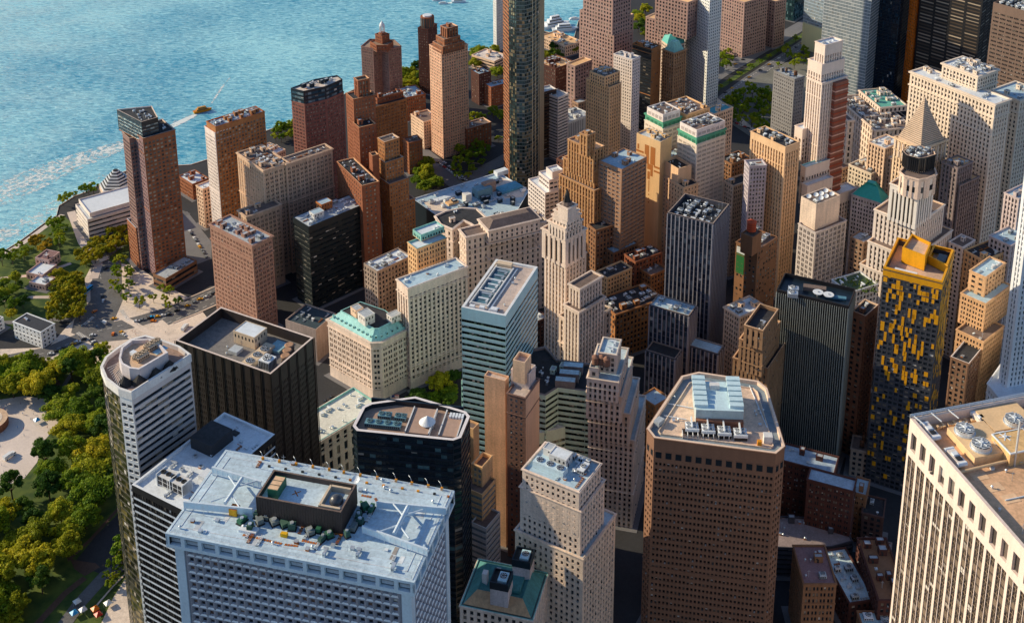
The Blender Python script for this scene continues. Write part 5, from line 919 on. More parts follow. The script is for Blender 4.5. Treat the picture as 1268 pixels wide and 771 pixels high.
# ---- big flat parking roof: plant, patches, parapet blocks
lb = 'large flat pale parking roof behind the limestone court'; r = find(lb); Fp_ = Fr(at(560, 262, 34), R(40)); zr = 32.93
for (x, y, w_, d_, h_, m, nm) in ((577, 250, 6, 6, 7, LGREY, 'round_tank'), (592, 246, 15, 9, 8, wall((.18, .30, .36)), 'plant_room'), (600, 240, 12, 5, 10, wall((.34, .25, .2)), 'plant_room'), (556, 254, 10, 7, 2, TAN, 'bulkhead'), (540, 250, 20, 5, 1.5, WHR, 'bulkhead'), (616, 218, 12, 6, 4, WHR, 'bulkhead'), (622, 240, 22, 12, 2, wall((.12, .30, .42)), 'sunken_well')):
    q = at(x, y, 34); child_box(Fr(q, R(36)), 0, 0, w_, d_, zr, zr+h_, m, nm, r)
for (pts_, m) in ((((606, 226), (620, 219), (652, 232), (648, 244), (625, 246)), wall((.50, .44, .38), .3)), (((524, 250), (546, 246), (556, 262), (540, 266)), wall((.5, .43, .36), .3))):
    P = [at(x, y, 33) for x, y in pts_]
    if area(P) < 0: P.reverse()
    mb = MB(); mb.face([Z3(p, zr+.06) for p in P], m); mb.build('roof_patch', r)
ac_unit(Fr(at(588, 256, 34), R(36)), 0, 0, 6, 4, zr, r); ac_unit(Fr(at(570, 258, 34), R(36)), 0, 0, 5, 4, zr, r); duct(Fr(at(605, 250, 34), R(36)), 0, 0, 8, 5, zr, r)

r = find('dark green-black office slab with flat grey roof and orange lift house'); Fs = Fr(at(382, 281, 72), R(42)); 
bulkhead(Fr(at(389, 268, 75), R(42)), 0, 0, 9, 7, 71.5, 5, r, LGREY, BLUER); bulkhead(Fr(at(398, 256, 76), R(42)), 0, 0, 10, 8, 71.5, 6, r, wall((.42, .17, .07)), BLUER); tank(Fr(at(437, 240, 74), 0), 0, 0, 2, 71.5, r, WHITEM); tank(Fr(at(444, 238, 74), 0), 0, 0, 2, 71.5, r, WHITEM)
# ================================================================ white-roofed waffle tower in front
lb = 'big white-roofed tower with waffle walls, steel gantries and dark penthouse in front'
Fn, wd, dp, Pn = quad((201, 664.4), (513, 721), (569, 608), 195)
r = root('office_tower', *Fn.p(wd/2, dp/2), 0, lb, 'office tower'); FOOT.append((lb, [(Pn, 195, 0)]))
CON = wall((.27, .26, .29), .22); WF2 = wall((.54, .60, .65), .15, .5); RW = wall((.36, .43, .48), .3, .7)
Bd = inset(Pn, 2.6); wmb = MB(); pn = []; zt = 188.6
for i in range(4):
    p, q_ = Bd[i], Bd[(i+1) % 4]; facade(wmb, pn, p, q_, 0, zt, S(3.35, 3.95, .52, .52, .7, mar=4.4, top=.4, sill=wall((.5, .48, .5), .1), blind=.12, acu=0), CON, CON)
    # splayed surround: each cell has a raised lattice between windows
    W_ = math.dist(p, q_); d = ((q_[0]-p[0])/W_, (q_[1]-p[1])/W_); n = (d[1], -d[0])
    if -(n[0]*p[0]+n[1]*p[1]) < 0: continue
    U = W_-8.8; nb = round(U/3.35); bw = U/nb; nf = round((zt-.4)/3.95); h = (zt-.4)/nf
    for j in range(nf+1):
        if j*h < 60: continue
        o = (p[0]+d[0]*4.4, p[1]+d[1]*4.4); z = j*h
        a_ = lambda u, zz, e: (o[0]+d[0]*u+n[0]*e, o[1]+d[1]*u+n[1]*e, zz)
        wmb.face([a_(0, z-.85, 0), a_(U, z-.85, 0), a_(U, z-.35, .45), a_(0, z-.35, .45)], CON); wmb.face([a_(0, z-.35, .45), a_(U, z-.35, .45), a_(U, z+.1, .45), a_(0, z+.1, .45)], CON); wmb.face([a_(0, z+.1, .45), a_(U, z+.1, .45), a_(U, z+.8, 0), a_(0, z+.8, 0)], wall((.56, .55, .55), .1))
    for j in range(nb+1):
        u = j*bw; lo = max(0, 60)
        wmb.face([a_(u-.7, lo, 0), a_(u-.2, lo, .4), a_(u-.2, zt-.4, .4), a_(u-.7, zt-.4, 0)], CON); wmb.face([a_(u-.2, lo, .4), a_(u+.2, lo, .4), a_(u+.2, zt-.4, .4), a_(u-.2, zt-.4, .4)], CON); wmb.face([a_(u+.2, lo, .4), a_(u+.7, lo, 0), a_(u+.7, zt-.4, 0), a_(u+.2, zt-.4, .4)], CON)
wmb.build('wall', r); put_panes(pn, glass((.010, .010, .014), (.03, .025, .03), (.22, .12, .08), .86, .15), r, 100)
mb = MB()
for k, p in enumerate(Bd):
    Fp = Fr(p, Fn.h); sx = -.5 if k in (0, 3) else -3.3; sy = -.5 if k in (0, 1) else -3.3
    mb.box(Fp.p(sx, sy), Fn.a, Fn.b, 3.8, 3.8, 0, 189, WF2)
mb.build('corner_pier', r)
mb = MB(); mb.face([Z3(p, 195) for p in Pn], RW); mb.face([Z3(p, 188.7) for p in reversed(Pn)], WF2)
I0 = inset(Pn, .8); I1 = inset(Pn, 2.5)
for i in range(4):
    p, q_ = Pn[i], Pn[(i+1) % 4]; W_ = math.dist(p, q_); d = ((q_[0]-p[0])/W_, (q_[1]-p[1])/W_); n = (d[1], -d[0])
    P_ = lambda u, z, e=0: (p[0]+d[0]*u-n[0]*e, p[1]+d[1]*u-n[1]*e, z)
    for (a_, b_) in ((188.7, 190.2), (193.9, 195)): mb.face([P_(0, a_), P_(W_, a_), P_(W_, b_), P_(0, b_)], WF2)
    nb = round(W_/6.9)
    for k in range(nb+1):
        u = k*W_/nb; lo, hi = max(0, u-.75), min(W_, u+.75); mb.face([P_(lo, 190.2), P_(hi, 190.2), P_(hi, 193.9), P_(lo, 193.9)], WF2)
        for x in (lo, hi): mb.face([P_(x, 190.2), P_(x, 190.2, 1.6), P_(x, 193.9, 1.6), P_(x, 193.9)], WF2)
    mb.face([P_(0, 190.2), P_(W_, 190.2), P_(W_, 190.2, 1.6), P_(0, 190.2, 1.6)], WF2); mb.face([P_(0, 193.9, 1.6), P_(W_, 193.9, 1.6), P_(W_, 193.9), P_(0, 193.9)], WF2)
    mb.face([P_(0, 190.2, 1.65), P_(W_, 190.2, 1.65), P_(W_, 193.9, 1.65), P_(0, 193.9, 1.65)], DARKM)
mb.build('roof_slab', r)
for i in (0, 3, 1, 2):
    p, q_ = Pn[i], Pn[(i+1) % 4]; W_ = math.dist(p, q_); d = ((q_[0]-p[0])/W_, (q_[1]-p[1])/W_); n = (d[1], -d[0]); nb = round(W_/6.9)
    for k in range(nb):
        u = (k+.15)*W_/nb; o = (p[0]+d[0]*u-n[0]*1.4, p[1]+d[1]*u-n[1]*1.4); mb = MB(); mb.box(o, d, (-n[0], -n[1]), 4.6, .2, 190.4+.3, 192.2, STEEL); mb.build('louvre', r)
# roof membrane seams and parapet kerb
mb = MB()
for k in range(1, 13): mb.box(Fn.p(.8+k*3.7, 1), Fn.a, Fn.b, .10, dp-2, 195.01, 195.05, wall((.42, .43, .45)))
for e in (1.0, 4.2): 
    for (a_, b_, w_, d_) in ((e, e, wd-2*e, .14), (e, dp-e, wd-2*e, .14), (e, e, .14, dp-2*e), (wd-e, e, .14, dp-2*e)): mb.box(Fn.p(a_, b_), Fn.a, Fn.b, w_, d_, 195.01, 195.16, wall((.48, .48, .49)))
mb.build('roof_seams', r)
def rp(px, py, z=195): q = at(px, py, z); dx, dy = q[0]-Fn.o[0], q[1]-Fn.o[1]; return dx*Fn.a[0]+dy*Fn.a[1], dx*Fn.b[0]+dy*Fn.b[1]
# gantries
def gantry(a0, a1, b0, b1, t0, t1):
    mb = MB()
    for (s_, e_) in ((a0, a1), (b0, b1)):
        p = at(*s_, 198.5); q_ = at(*e_, 198.5); L_ = math.dist(p, q_); d = ((q_[0]-p[0])/L_, (q_[1]-p[1])/L_); n = (-d[1], d[0])
        mb.box(p, d, n, L_, .7, 198.2, 198.9, WF2, None, True); mb.box(p, d, n, L_, .2, 196.4, 198.2, wall((.45, .55, .62), .1, .5)); mb.box(p, d, n, L_, .5, 195.9, 196.4, WF2)
        for k in range(int(L_/2.4)+1): mb.box((p[0]+d[0]*k*2.4-n[0]*.05, p[1]+d[1]*k*2.4-n[1]*.05), d, n, .25, .35, 195.0 if k % 4 == 0 else 196.4, 198.2, WF2)
    p = at(*t0, 198.9); q_ = at(*t1, 198.9); mb.bar((*p, 199), (*q_, 199), .75, WF2, 10)
    d = Vector((q_[0]-p[0], q_[1]-p[1])).normalized(); n = Vector((-d.y, d.x))
    for (c, s_) in ((p, 1), (q_, -1)):
        c = Vector(c)
        for sg in (-1, 1):
            e1 = c+d*s_*5; e2 = c-d*s_*.2+n*sg*6; mb.bar((*e1, 198.9), (*e2, 198.7), .32, WF2, 8)
    mb.build('gantry', r)
gantry((262, 579), (323, 597), (227, 622), (312, 631), (300, 592), (279, 623)); gantry((466, 622), (552, 630), (448, 652), (529, 681), (505, 627), (488, 661))
# penthouse
Fh, pw, pd, Pp_ = quad((318, 613), (422, 634), (445, 600), 205, Fn.h); cor = wall((.085, .062, .055), .3, .6)
mb = MB(); solid(mb, Pp_, 194.9, 205, BLANK, cor, cor, [], RW, 2.2, .7, wall((.16, .12, .1))); mb.face([Z3(p, 202.8) for p in inset(Pp_, .7)], RW)
for i in range(4):
    p, q_ = Pp_[i], Pp_[(i+1) % 4]; W_ = math.dist(p, q_); d = ((q_[0]-p[0])/W_, (q_[1]-p[1])/W_); n = (d[1], -d[0])
    for k in range(int(W_/1.1)+1): mb.box((p[0]+d[0]*k*1.1, p[1]+d[1]*k*1.1), d, n, .3, .18, 196, 204.9, cor)
mb.build('penthouse', r)
mb = MB(); mb.box(Fh.p(3, pd-7.5), Fh.a, Fh.b, 8, 4.2, 202.8, 206.6, GREENM, None); 
for k in range(3): mb.box(Fh.p(3.2+k*2.5, pd-7.4), Fh.a, Fh.b, 2.1, 4, 206.6, 206.9, wall((.55, .38, .25)))
mb.build('green_container', r)
mb = MB(); c = Fh.p(6.5, 4.5)
for k in range(6):
    t0, t1 = k*math.pi/12, (k+1)*math.pi/12; mb.cyl(c, 2.8*math.cos(t0), 203.6+2.8*math.sin(t0), 203.6+2.8*math.sin(t1), wall((.10, .10, .11), .2, .3), 20, max(.02, 2.8*math.cos(t1)))
mb.cyl(c, 3, 202.8, 203.6, STEEL, 20); mb.build('radome', r, True)
for u in (1.2, 12): child_box(Fh, u, 1, .9, 8, 202.8, 205.3, BEI, 'roof_beam', r)
child_box(Fh, 1.2, 8.8, 11.5, .9, 202.8, 205.3, BEI, 'roof_beam', r)
mb = MB(); cc = Fh.p(pw*.5, pd*.62)
for t in (.5, 2.07): mb.box((cc[0]-1.8*math.cos(t), cc[1]-1.8*math.sin(t)), unit(t), unit(t+math.pi/2), 3.6, .4, 202.85, 202.9 if t < 1 else 202.93, RUST)
mb.build('roof_cross_mark', r)
dish(Fr(at(441, 592, 205), 0), 0, 0, 1.6, 203, r)
# machinery around the penthouse
random.seed(11)
spots = [(340, 648), (352, 650), (362, 655), (372, 655), (384, 660), (395, 658), (408, 664), (418, 668), (430, 664), (438, 655), (446, 648), (455, 640), (460, 632), (452, 630), (444, 640), (436, 646), (330, 642), (322, 648), (310, 655), (378, 662), (400, 668), (318, 640), (300, 646)]
for i, (px, py) in enumerate(spots):
    u, v = rp(px, py); m = random.choice([GREENM, wall((.03, .09, .06)), wall((.05, .12, .10)), wall((.16, .18, .18)), wall((.08, .16, .12)), RUST if i % 4 == 0 else GREENM])
    if i % 4 == 3: pipes(Fn, u-2.5, v-1, 5, 3, 195.05, r); continue
    mb = MB(); Fk = Fr(Fn.p(u, v), Fn.h+random.choice([0, .2, -.3, .8])); a_, b_, h_ = random.uniform(2, 4.2), random.uniform(1.6, 3), random.uniform(1.2, 3)
    mb.box(Fk.p(-a_/2, -b_/2), Fk.a, Fk.b, a_, b_, 195.5, 195.5+h_, m, None, True); mb.box(Fk.p(-a_/2-.3, -b_/2-.3), Fk.a, Fk.b, a_+.6, b_+.6, 195.02, 195.4, DARKM)
    if i % 2: mb.bar((*Fk.p(a_/2, 0), 195.5+h_*.5), (*Fk.p(a_/2+1.8, .4), 195.5+h_*.5), .5, m, 10)
    else: mb.cyl(Fk.p(0, 0), min(a_, b_)*.35, 195.5+h_, 196+h_, STEEL, 12)
    mb.build('roof_machine', r)
u, v = rp(293, 640); child_box(Fn, u, v, 3.4, 3.2, 195.05, 198, wall((.55, .30, .06)), 'generator_box', r, RUST); u, v = rp(355, 666); child_box(Fn, u, v, 1.4, 2.6, 195.05, 196.6, wall((.75, .45, .03)), 'yellow_pump', r)
u, v = rp(318, 660); child_box(Fn, u-1, v, 3, 7, 195.05, 196, WHITEM, 'air_conditioner', r)
mb = MB()
for (p, q_) in (((300, 663), (352, 675)), ((352, 675), (368, 677)), ((368, 677), (373, 670)), ((373, 670), (397, 675)), ((397, 675), (404, 662)), ((404, 662), (432, 662)), ((447, 614), (463, 617)), ((463, 617), (466, 622))):
    a_ = at(*p, 195); b_ = at(*q_, 195); L_ = math.dist(a_, b_); d = ((b_[0]-a_[0])/L_, (b_[1]-a_[1])/L_); n = (-d[1], d[0])
    for k in range(int(L_/1.1)): mb.box((a_[0]+d[0]*k*1.1, a_[1]+d[1]*k*1.1), d, n, .8, 1., 195.02, 195.12, RUST)
mb.build('walkway_tiles', r)
for (x0, y0, x1, y1, k) in ((318, 566, 560, 607, 12),):
    for i in range(k):
        px = x0+(x1-x0)*(i+.5)/k+random.uniform(-3, 3); py = y0+(y1-y0)*(i+.5)/k+2; c = at(px, py, 195)
        mb = MB(); mb.box((c[0], c[1]), Fn.a, Fn.b, .8, .9, 195.03, 196.2, ORANGE); mb.bar((c[0], c[1]+.5, 195.1), (c[0]-1, c[1]+1.2, 197.8), .09, STEEL); mb.bar((c[0]-1, c[1]+1.2, 197.8), (c[0]-1.8, c[1]+2.8, 197.4), .09, STEEL); mb.build('davit_lamp', r)
        c2 = at(px+8, py+9, 195)
        mb = MB(); mb.box(c2, Fn.b, Fn.a, 1, .7, 195.03, 195.7, random.choice([ORANGE, RUST, DARKM])); mb.build('roof_anchor', r)
for (px, py) in ((402, 681), (412, 658), (480, 683), (500, 650), (520, 655), (268, 645), (255, 660)): c = at(px, py, 195); child_box(Fr(c, Fn.h), 0, 0, 1.3, 1.3, 195.02, 195.5, WHITEM, 'roof_hatch', r)
random.seed(31)
for k in range(9):
    v = random.uniform(8, 90); u = random.choice([random.uniform(2, 8), random.uniform(38, 42)]); (pipes if k % 3 else duct)(Fn, u, v, random.uniform(3, 7), random.uniform(1.5, 3), 195.05, r)
for k in range(26): vent(Fn, random.choice([random.uniform(2, 12), random.uniform(36, 47)]), random.uniform(3, 97), 195.05, r)
for k in range(9):
    u = random.uniform(2, 40); v = random.uniform(3, 92); child_box(Fn, u, v, random.uniform(2, 7), random.uniform(1.5, 4), 195.02, 195.05+k*.004, wall(random.choice([(.34, .36, .38), (.52, .54, .56), (.30, .28, .26)]), .35), 'roof_patch', r)
mb = MB()
for (e) in (1.6,):
    for (a_, b_) in ((Fn.p(e, e), Fn.p(wd-e, e)), (Fn.p(wd-e, e), Fn.p(wd-e, dp-e)), (Fn.p(e, e), Fn.p(e, dp-e))):
        for hz in (.55, 1.1): mb.bar((*a_, 195+hz), (*b_, 195+hz), .05, STEEL, 4)
        k = int(math.dist(a_, b_)/3)
        for j in range(k+1): t = j/k; x, y = a_[0]+(b_[0]-a_[0])*t, a_[1]+(b_[1]-a_[1])*t; mb.bar((x, y, 195), (x, y, 196.1), .05, STEEL, 4)
mb.build('railing', r)
# ================================================================ bright ribbed tower, right edge
c0 = at(1127, 517, 209); A = unit(R(15)); D = unit(R(-75)); L_ = 130.
p1 = (c0[0]+D[0]*L_, c0[1]+D[1]*L_); p2 = (p1[0]+A[0]*62, p1[1]+A[1]*62); p3 = (c0[0]+A[0]*62, c0[1]+A[1]*62); Pw_ = [c0, p1, p2, p3]
lb = 'massive sunlit tower with pale vertical piers and four big fans on its roof, bottom right'; r = root('office_tower', *p1, 0, lb, 'office tower'); FOOT.append((lb, [(Pw_, 209, 0)]))
PAL = wall((.70, .59, .51), .14); wmb = MB(); pn = []; pn2 = []
for i in range(4):
    p, q_ = Pw_[i], Pw_[(i+1) % 4]
    facade(wmb, pn2, p, q_, 192, 209, S(6.9, 9.5, .56, .74, 1.2, mar=.6, top=4., bot=2.), PAL, PAL)
    facade(wmb, pn, p, q_, 0, 192, S(6.9, 3.9, .78, .80, .3, mar=.6, top=.1, blind=.12, sp=.22, grp=2, gap=.05, mul=(2, 2), mt=.16, mulm=wall((.20, .15, .11))), PAL, wall((.08, .06, .05)))
I = inset(Pw_, 1.4)
for i in range(4):
    j = (i+1) % 4; wmb.face([Z3(Pw_[i], 209), Z3(Pw_[j], 209), Z3(I[j], 209), Z3(I[i], 209)], PAL); wmb.face([Z3(I[j], 205), Z3(I[i], 205), Z3(I[i], 209), Z3(I[j], 209)], PAL)
wmb.build('wall', r); mb = MB(); mb.face([Z3(p, 205) for p in I], wall((.46, .30, .19), .3)); mb.build('roof', r)
put_panes(pn, glass((.025, .018, .014), (.06, .045, .035), (.26, .19, .14), .7, .25), r, 100); put_panes(pn2, glass((.05, .04, .035), (.09, .07, .06), (.2, .15, .12), .8, .5), r, 0)
Fw_ = Fr(c0, R(15)); TNK = wall((.50, .36, .22), .15); zr = 205
def bp(px, py, z=208): q = at(px, py, z); dx, dy = q[0]-c0[0], q[1]-c0[1]; return dx*Fw_.a[0]+dy*Fw_.a[1], dx*Fw_.b[0]+dy*Fw_.b[1]
for (c1, c2) in ((((1170, 527), (1207, 577), (1260, 545))), )[:0]: pass
u0, v0 = bp(1207, 568); 
child_box(Fw_, u0, v0, 17, 19, zr, 208.5, TNK, 'cooling_plinth', r); u1, v1 = bp(1232, 535); child_box(Fw_, u1, v1, 20, 14, zr, 208.5, TNK, 'cooling_plinth', r)
for (px, py) in ((1195, 531), (1215, 550), (1244, 543), (1256, 519)):
    u, v = bp(px, py, 210); mb = MB(); c = Fw_.p(u, v); mb.cyl(c, 4.3, 208.5, 209, STEEL, 26); mb.cyl(c, 3.9, 209, 210.6, STEEL, 26, 3.7, DARKM)
    for k in range(-4, 5):
        hw = math.sqrt(max(.2, 3.7**2-(k*.8)**2)); mb.box((c[0]+Fw_.b[0]*k*.8-Fw_.a[0]*hw, c[1]+Fw_.b[1]*k*.8-Fw_.a[1]*hw), Fw_.a, Fw_.b, 2*hw, .22, 210.65, 210.9, WHITEM)
    for k in range(6):
        t = k*math.pi/3; mb.box(c, unit(t), unit(t+1.57), 2.6, .5, 210.92, 211.1, WHITEM)
    mb.cyl(c, .8, 210.9, 211.5, WHITEM, 10); mb.build('cooling_fan', r)
for (px, py) in ((1152, 533), (1184, 565), (1216, 519)):
    u, v = bp(px, py, 207); mb = MB(); mb.box(Fw_.p(u-2.2, v-4.5), Fw_.a, Fw_.b, 3.6, 8, zr+.5, 208, wall((.5, .46, .42), .3, .5), None, True); mb.box(Fw_.p(u-1.6, v-3.4), Fw_.a, Fw_.b, 2.2, 2, 208, 208.4, DARKM); mb.box(Fw_.p(u-1.6, v-.6), Fw_.a, Fw_.b, 2.2, 2, 208, 208.5, WHITEM)
    for s_ in (-4.9, 4): mb.bar((*Fw_.p(u-2.6, v+s_), 207.4), (*Fw_.p(u+1.4, v+s_), 207.4), .9, WHITEM, 10)
    mb.build('chiller_unit', r)
u, v = bp(1190, 583, 207); mb = MB(); mb.bar((*Fw_.p(u, v), 206.6), (*Fw_.p(u+22, v+1), 206.6), .55, TNK, 8); mb.build('pipe_run', r)
u, v = bp(1250, 572, 207); mb = MB(); mb.box(Fw_.p(u, v), Fw_.a, Fw_.b, 14, 12, zr, 211, wall((.56, .38, .2))); ring(mb, [Fw_.p(u, v), Fw_.p(u+14, v), Fw_.p(u+14, v+12), Fw_.p(u, v+12)], .2, 210.6, 211.2, WHITEM); mb.box(Fw_.p(u+2, v-.5), Fw_.a, Fw_.b, .6, .6, zr, 226, STEEL); mb.build('bulkhead', r)
for k in range(5): child_box(Fw_, 3+k*2, -22-k*7, 6.5, 4.5, zr+.01+k*.01, zr+.06+k*.01, wall((.54, .38, .25), .2), 'roof_patch', r)
u, v = bp(1245, 620, 205); child_box(Fw_, u, v, 10, .3, zr, zr+.5, WHITEM, 'roof_curb', r)
mb = MB()
for s_ in ((c0, p3), ):
    p, q_ = s_
    for dz in (0, .8): mb.bar((*p, 209.6+dz), (*q_, 209.6+dz), .3, STEEL)
    for k in range(12): t = k/11; mb.bar((p[0]+(q_[0]-p[0])*t, p[1]+(q_[1]-p[1])*t, 209), (p[0]+(q_[0]-p[0])*t, p[1]+(q_[1]-p[1])*t, 210.6), .2, STEEL)
for k in range(3): a_ = Fw_.p(1+k*8, .2); b_ = Fw_.p(3.6+k*8, -5); mb.bar((*a_, 210.2), (*b_, 208.6), .3, WHITEM)
mb.build('rail_track', r)
for k in range(10): duct(Fw_, 4+k*5.4, -5.5, 4.2, 2.6, zr, r, TNK)
for k in range(16): vent(Fw_, 5+random.random()*30, -32-random.random()*50, zr, r)
# ================================================================ ground, water, roads
random.seed(21)
coast = [(-900, 900), (-260, 480), (-60, 346), (0, 314), (27, 297), (54, 277), (70, 267), (73, 255), (92, 243), (112, 236), (132, 222), (165, 208), (200, 206), (236, 204), (262, 196), (300, 180), (330, 162), (362, 150), (400, 130), (440, 110), (470, 104), (500, 94), (520, 80), (545, 72), (583, 63), (613, 60), (645, 54), (674, 39), (690, 43), (711, 46), (716, 26), (748, 8), (782, -25), (900, -160), (1000, -260)]
cw = [at(x, y) for x, y in coast]; cw = [p for p in cw]
LP_ = cw+[(9000, cw[-1][1]), (9000, -600), (cw[0][0]-400, -600)]
if area(LP_) < 0: LP_.reverse()
mb = MB(); mb.face([Z3(p, 0) for p in LP_], wall((.045, .045, .05), .3)); g = mb.build('ground'); g['kind'] = 'structure'
mb = MB(); n = len(cw)
for i in range(n-1):
    p, q_ = cw[i], cw[i+1]; mb.face([Z3(p, -2.5), Z3(q_, -2.5), Z3(q_, .6), Z3(p, .6)], LIME); mb.face([Z3(p, .6), Z3(q_, .6), Z3((q_[0]+.4, q_[1]-.8), .6), Z3((p[0]+.4, p[1]-.8), .6)], LIME)
    mb.face([Z3((p[0]+.4, p[1]-.8), 0), Z3((q_[0]+.4, q_[1]-.8), 0), Z3((q_[0]+.4, q_[1]-.8), .6), Z3((p[0]+.4, p[1]-.8), .6)], LIME)
o = mb.build('seawall'); tag(o, 'low stone seawall along the river edge', 'seawall')
def water_mat():
    m, t, b, N, L = newmat('river_water'); g = N.new('ShaderNodeNewGeometry')
    mp = N.new('ShaderNodeMapping'); mp.inputs['Rotation'].default_value = (0, 0, R(25)); mp.inputs['Scale'].default_value = (.075, .20, .1); L.new(g.outputs['Position'], mp.inputs[0])
    n1 = N.new('ShaderNodeTexNoise'); n1.inputs['Scale'].default_value = 1.6; n1.inputs['Detail'].default_value = 6; n1.inputs['Roughness'].default_value = .68; n1.inputs['Distortion'].default_value = .6; L.new(mp.outputs[0], n1.inputs['Vector'])
    n2 = N.new('ShaderNodeTexNoise'); n2.inputs['Scale'].default_value = .004; n2.inputs['Detail'].default_value = 4; L.new(g.outputs['Position'], n2.inputs['Vector'])
    cr = N.new('ShaderNodeValToRGB'); e = cr.color_ramp.elements; e[0].position = .42; e[0].color = (.02, .33, .55, 1); e[1].position = .59; e[1].color = (.46, .90, .98, 1)  # bright and dark ripples: sky reflection on the waves put into the colour
    ad = N.new('ShaderNodeMath'); ad.operation = 'MULTIPLY_ADD'; ad.inputs[1].default_value = .45; L.new(n2.outputs[0], ad.inputs[0]); 
    sb = N.new('ShaderNodeMath'); sb.operation = 'MULTIPLY'; sb.inputs[1].default_value = .58; L.new(n1.outputs[0], sb.inputs[0]); L.new(sb.outputs[0], ad.inputs[2]); L.new(ad.outputs[0], cr.inputs[0])
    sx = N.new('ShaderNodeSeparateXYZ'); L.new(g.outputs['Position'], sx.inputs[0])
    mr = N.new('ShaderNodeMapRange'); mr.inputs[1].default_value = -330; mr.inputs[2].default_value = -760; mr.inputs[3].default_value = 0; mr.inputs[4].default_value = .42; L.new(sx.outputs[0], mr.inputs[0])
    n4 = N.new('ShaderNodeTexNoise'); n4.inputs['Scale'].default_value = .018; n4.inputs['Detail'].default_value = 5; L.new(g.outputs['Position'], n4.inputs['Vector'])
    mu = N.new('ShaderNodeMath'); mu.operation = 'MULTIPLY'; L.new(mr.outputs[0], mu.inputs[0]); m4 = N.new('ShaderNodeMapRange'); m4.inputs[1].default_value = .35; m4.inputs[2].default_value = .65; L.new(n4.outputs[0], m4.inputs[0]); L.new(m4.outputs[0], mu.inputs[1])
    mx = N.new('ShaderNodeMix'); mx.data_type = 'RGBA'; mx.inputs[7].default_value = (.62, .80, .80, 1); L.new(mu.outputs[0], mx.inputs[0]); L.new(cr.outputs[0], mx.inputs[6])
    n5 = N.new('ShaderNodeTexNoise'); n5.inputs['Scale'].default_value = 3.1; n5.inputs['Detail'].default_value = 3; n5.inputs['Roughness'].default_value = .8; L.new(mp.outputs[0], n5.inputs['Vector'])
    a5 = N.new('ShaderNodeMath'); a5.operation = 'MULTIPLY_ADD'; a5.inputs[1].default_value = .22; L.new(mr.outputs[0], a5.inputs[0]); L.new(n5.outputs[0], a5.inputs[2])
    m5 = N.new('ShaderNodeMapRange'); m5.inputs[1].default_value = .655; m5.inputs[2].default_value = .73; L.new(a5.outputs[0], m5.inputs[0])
    m6 = N.new('ShaderNodeMix'); m6.data_type = 'RGBA'; m6.inputs[7].default_value = (.85, .88, .84, 1); L.new(m5.outputs[0], m6.inputs[0]); L.new(mx.outputs[2], m6.inputs[6])  # white flecks: sun sparkle painted into the colour, denser toward the left
    L.new(m6.outputs[2], b.inputs['Base Color']); b.inputs['Roughness'].default_value = .2; b.inputs['IOR'].default_value = 1.33
    bp = N.new('ShaderNodeBump'); bp.inputs['Strength'].default_value = .85; bp.inputs['Distance'].default_value = 2.6; L.new(n1.outputs[0], bp.inputs['Height']); L.new(bp.outputs[0], b.inputs['Normal'])
    return m
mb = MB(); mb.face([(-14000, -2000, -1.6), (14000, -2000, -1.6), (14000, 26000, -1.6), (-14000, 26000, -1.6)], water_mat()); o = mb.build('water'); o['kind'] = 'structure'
ASP = wall((.13, .125, .125), .35); PAV = wall((.50, .43, .36), .3); PAVG = wall((.16, .155, .16), .2); LIN = wall((.62, .60, .55), .1); SOIL = wall((.17, .10, .07), .3)
def lawnmat():
    m, t, b, N, L = newmat('lawn'); g = N.new('ShaderNodeNewGeometry'); n = N.new('ShaderNodeTexNoise'); n.inputs['Scale'].default_value = .12; n.inputs['Detail'].default_value = 8; L.new(g.outputs['Position'], n.inputs['Vector'])
    cr = N.new('ShaderNodeValToRGB'); e = cr.color_ramp.elements; e[0].position = .35; e[0].color = (.035, .075, .012, 1); e[1].position = .68; e[1].color = (.13, .17, .025, 1); L.new(n.outputs[0], cr.inputs[0]); L.new(cr.outputs[0], b.inputs['Base Color']); b.inputs['Roughness'].default_value = .95; return m
LAWN = lawnmat()
_z = [.02]
def sheet(name, pts, m, z=None):
    P = [at(x, y) for x, y in pts]
    if area(P) < 0: P.reverse()
    _z[0] += .006; z = z or _z[0]; mb = MB(); mb.face([Z3(p, z) for p in P], m); o = mb.build(name); o['kind'] = 'structure'; return o
def strip(name, pts, w_, m, dash=0, off=0, z=None):
    P = [at(x, y) for x, y in pts]; _z[0] += .006; z = z or _z[0]; mb = MB(); n = len(P); Ls = []
    for i in range(n):
        a = P[max(0, i-1)]; b = P[min(n-1, i+1)]; d = Vector((b[0]-a[0], b[1]-a[1])).normalized(); Ls.append((Vector(P[i])+Vector((-d.y, d.x))*(w_/2+off), Vector(P[i])-Vector((-d.y, d.x))*(w_/2-off)))
    for i in range(n-1):
        if not dash: mb.face([Z3(Ls[i][1], z), Z3(Ls[i+1][1], z), Z3(Ls[i+1][0], z), Z3(Ls[i][0], z)], m)
        else:
            L_ = math.dist(P[i], P[i+1]); k = max(1, int(L_/dash))
            for j in range(k):
                t0, t1 = j/k, (j+.5)/k; A_ = Ls[i][0].lerp(Ls[i+1][0], t0); B_ = Ls[i][0].lerp(Ls[i+1][0], t1); C_ = Ls[i][1].lerp(Ls[i+1][1], t0); D_ = Ls[i][1].lerp(Ls[i+1][1], t1)
                mb.face([Z3(C_, z), Z3(D_, z), Z3(B_, z), Z3(A_, z)], m)
    o = mb.build(name); o['kind'] = 'structure'; return o
sheet('park_lawn', [(-300, 500), (-300, 420), (0, 322), (30, 301), (58, 281), (80, 268), (100, 285), (120, 300), (160, 290), (160, 330), (120, 345), (105, 395), (60, 400), (0, 410), (-300, 480)], LAWN)
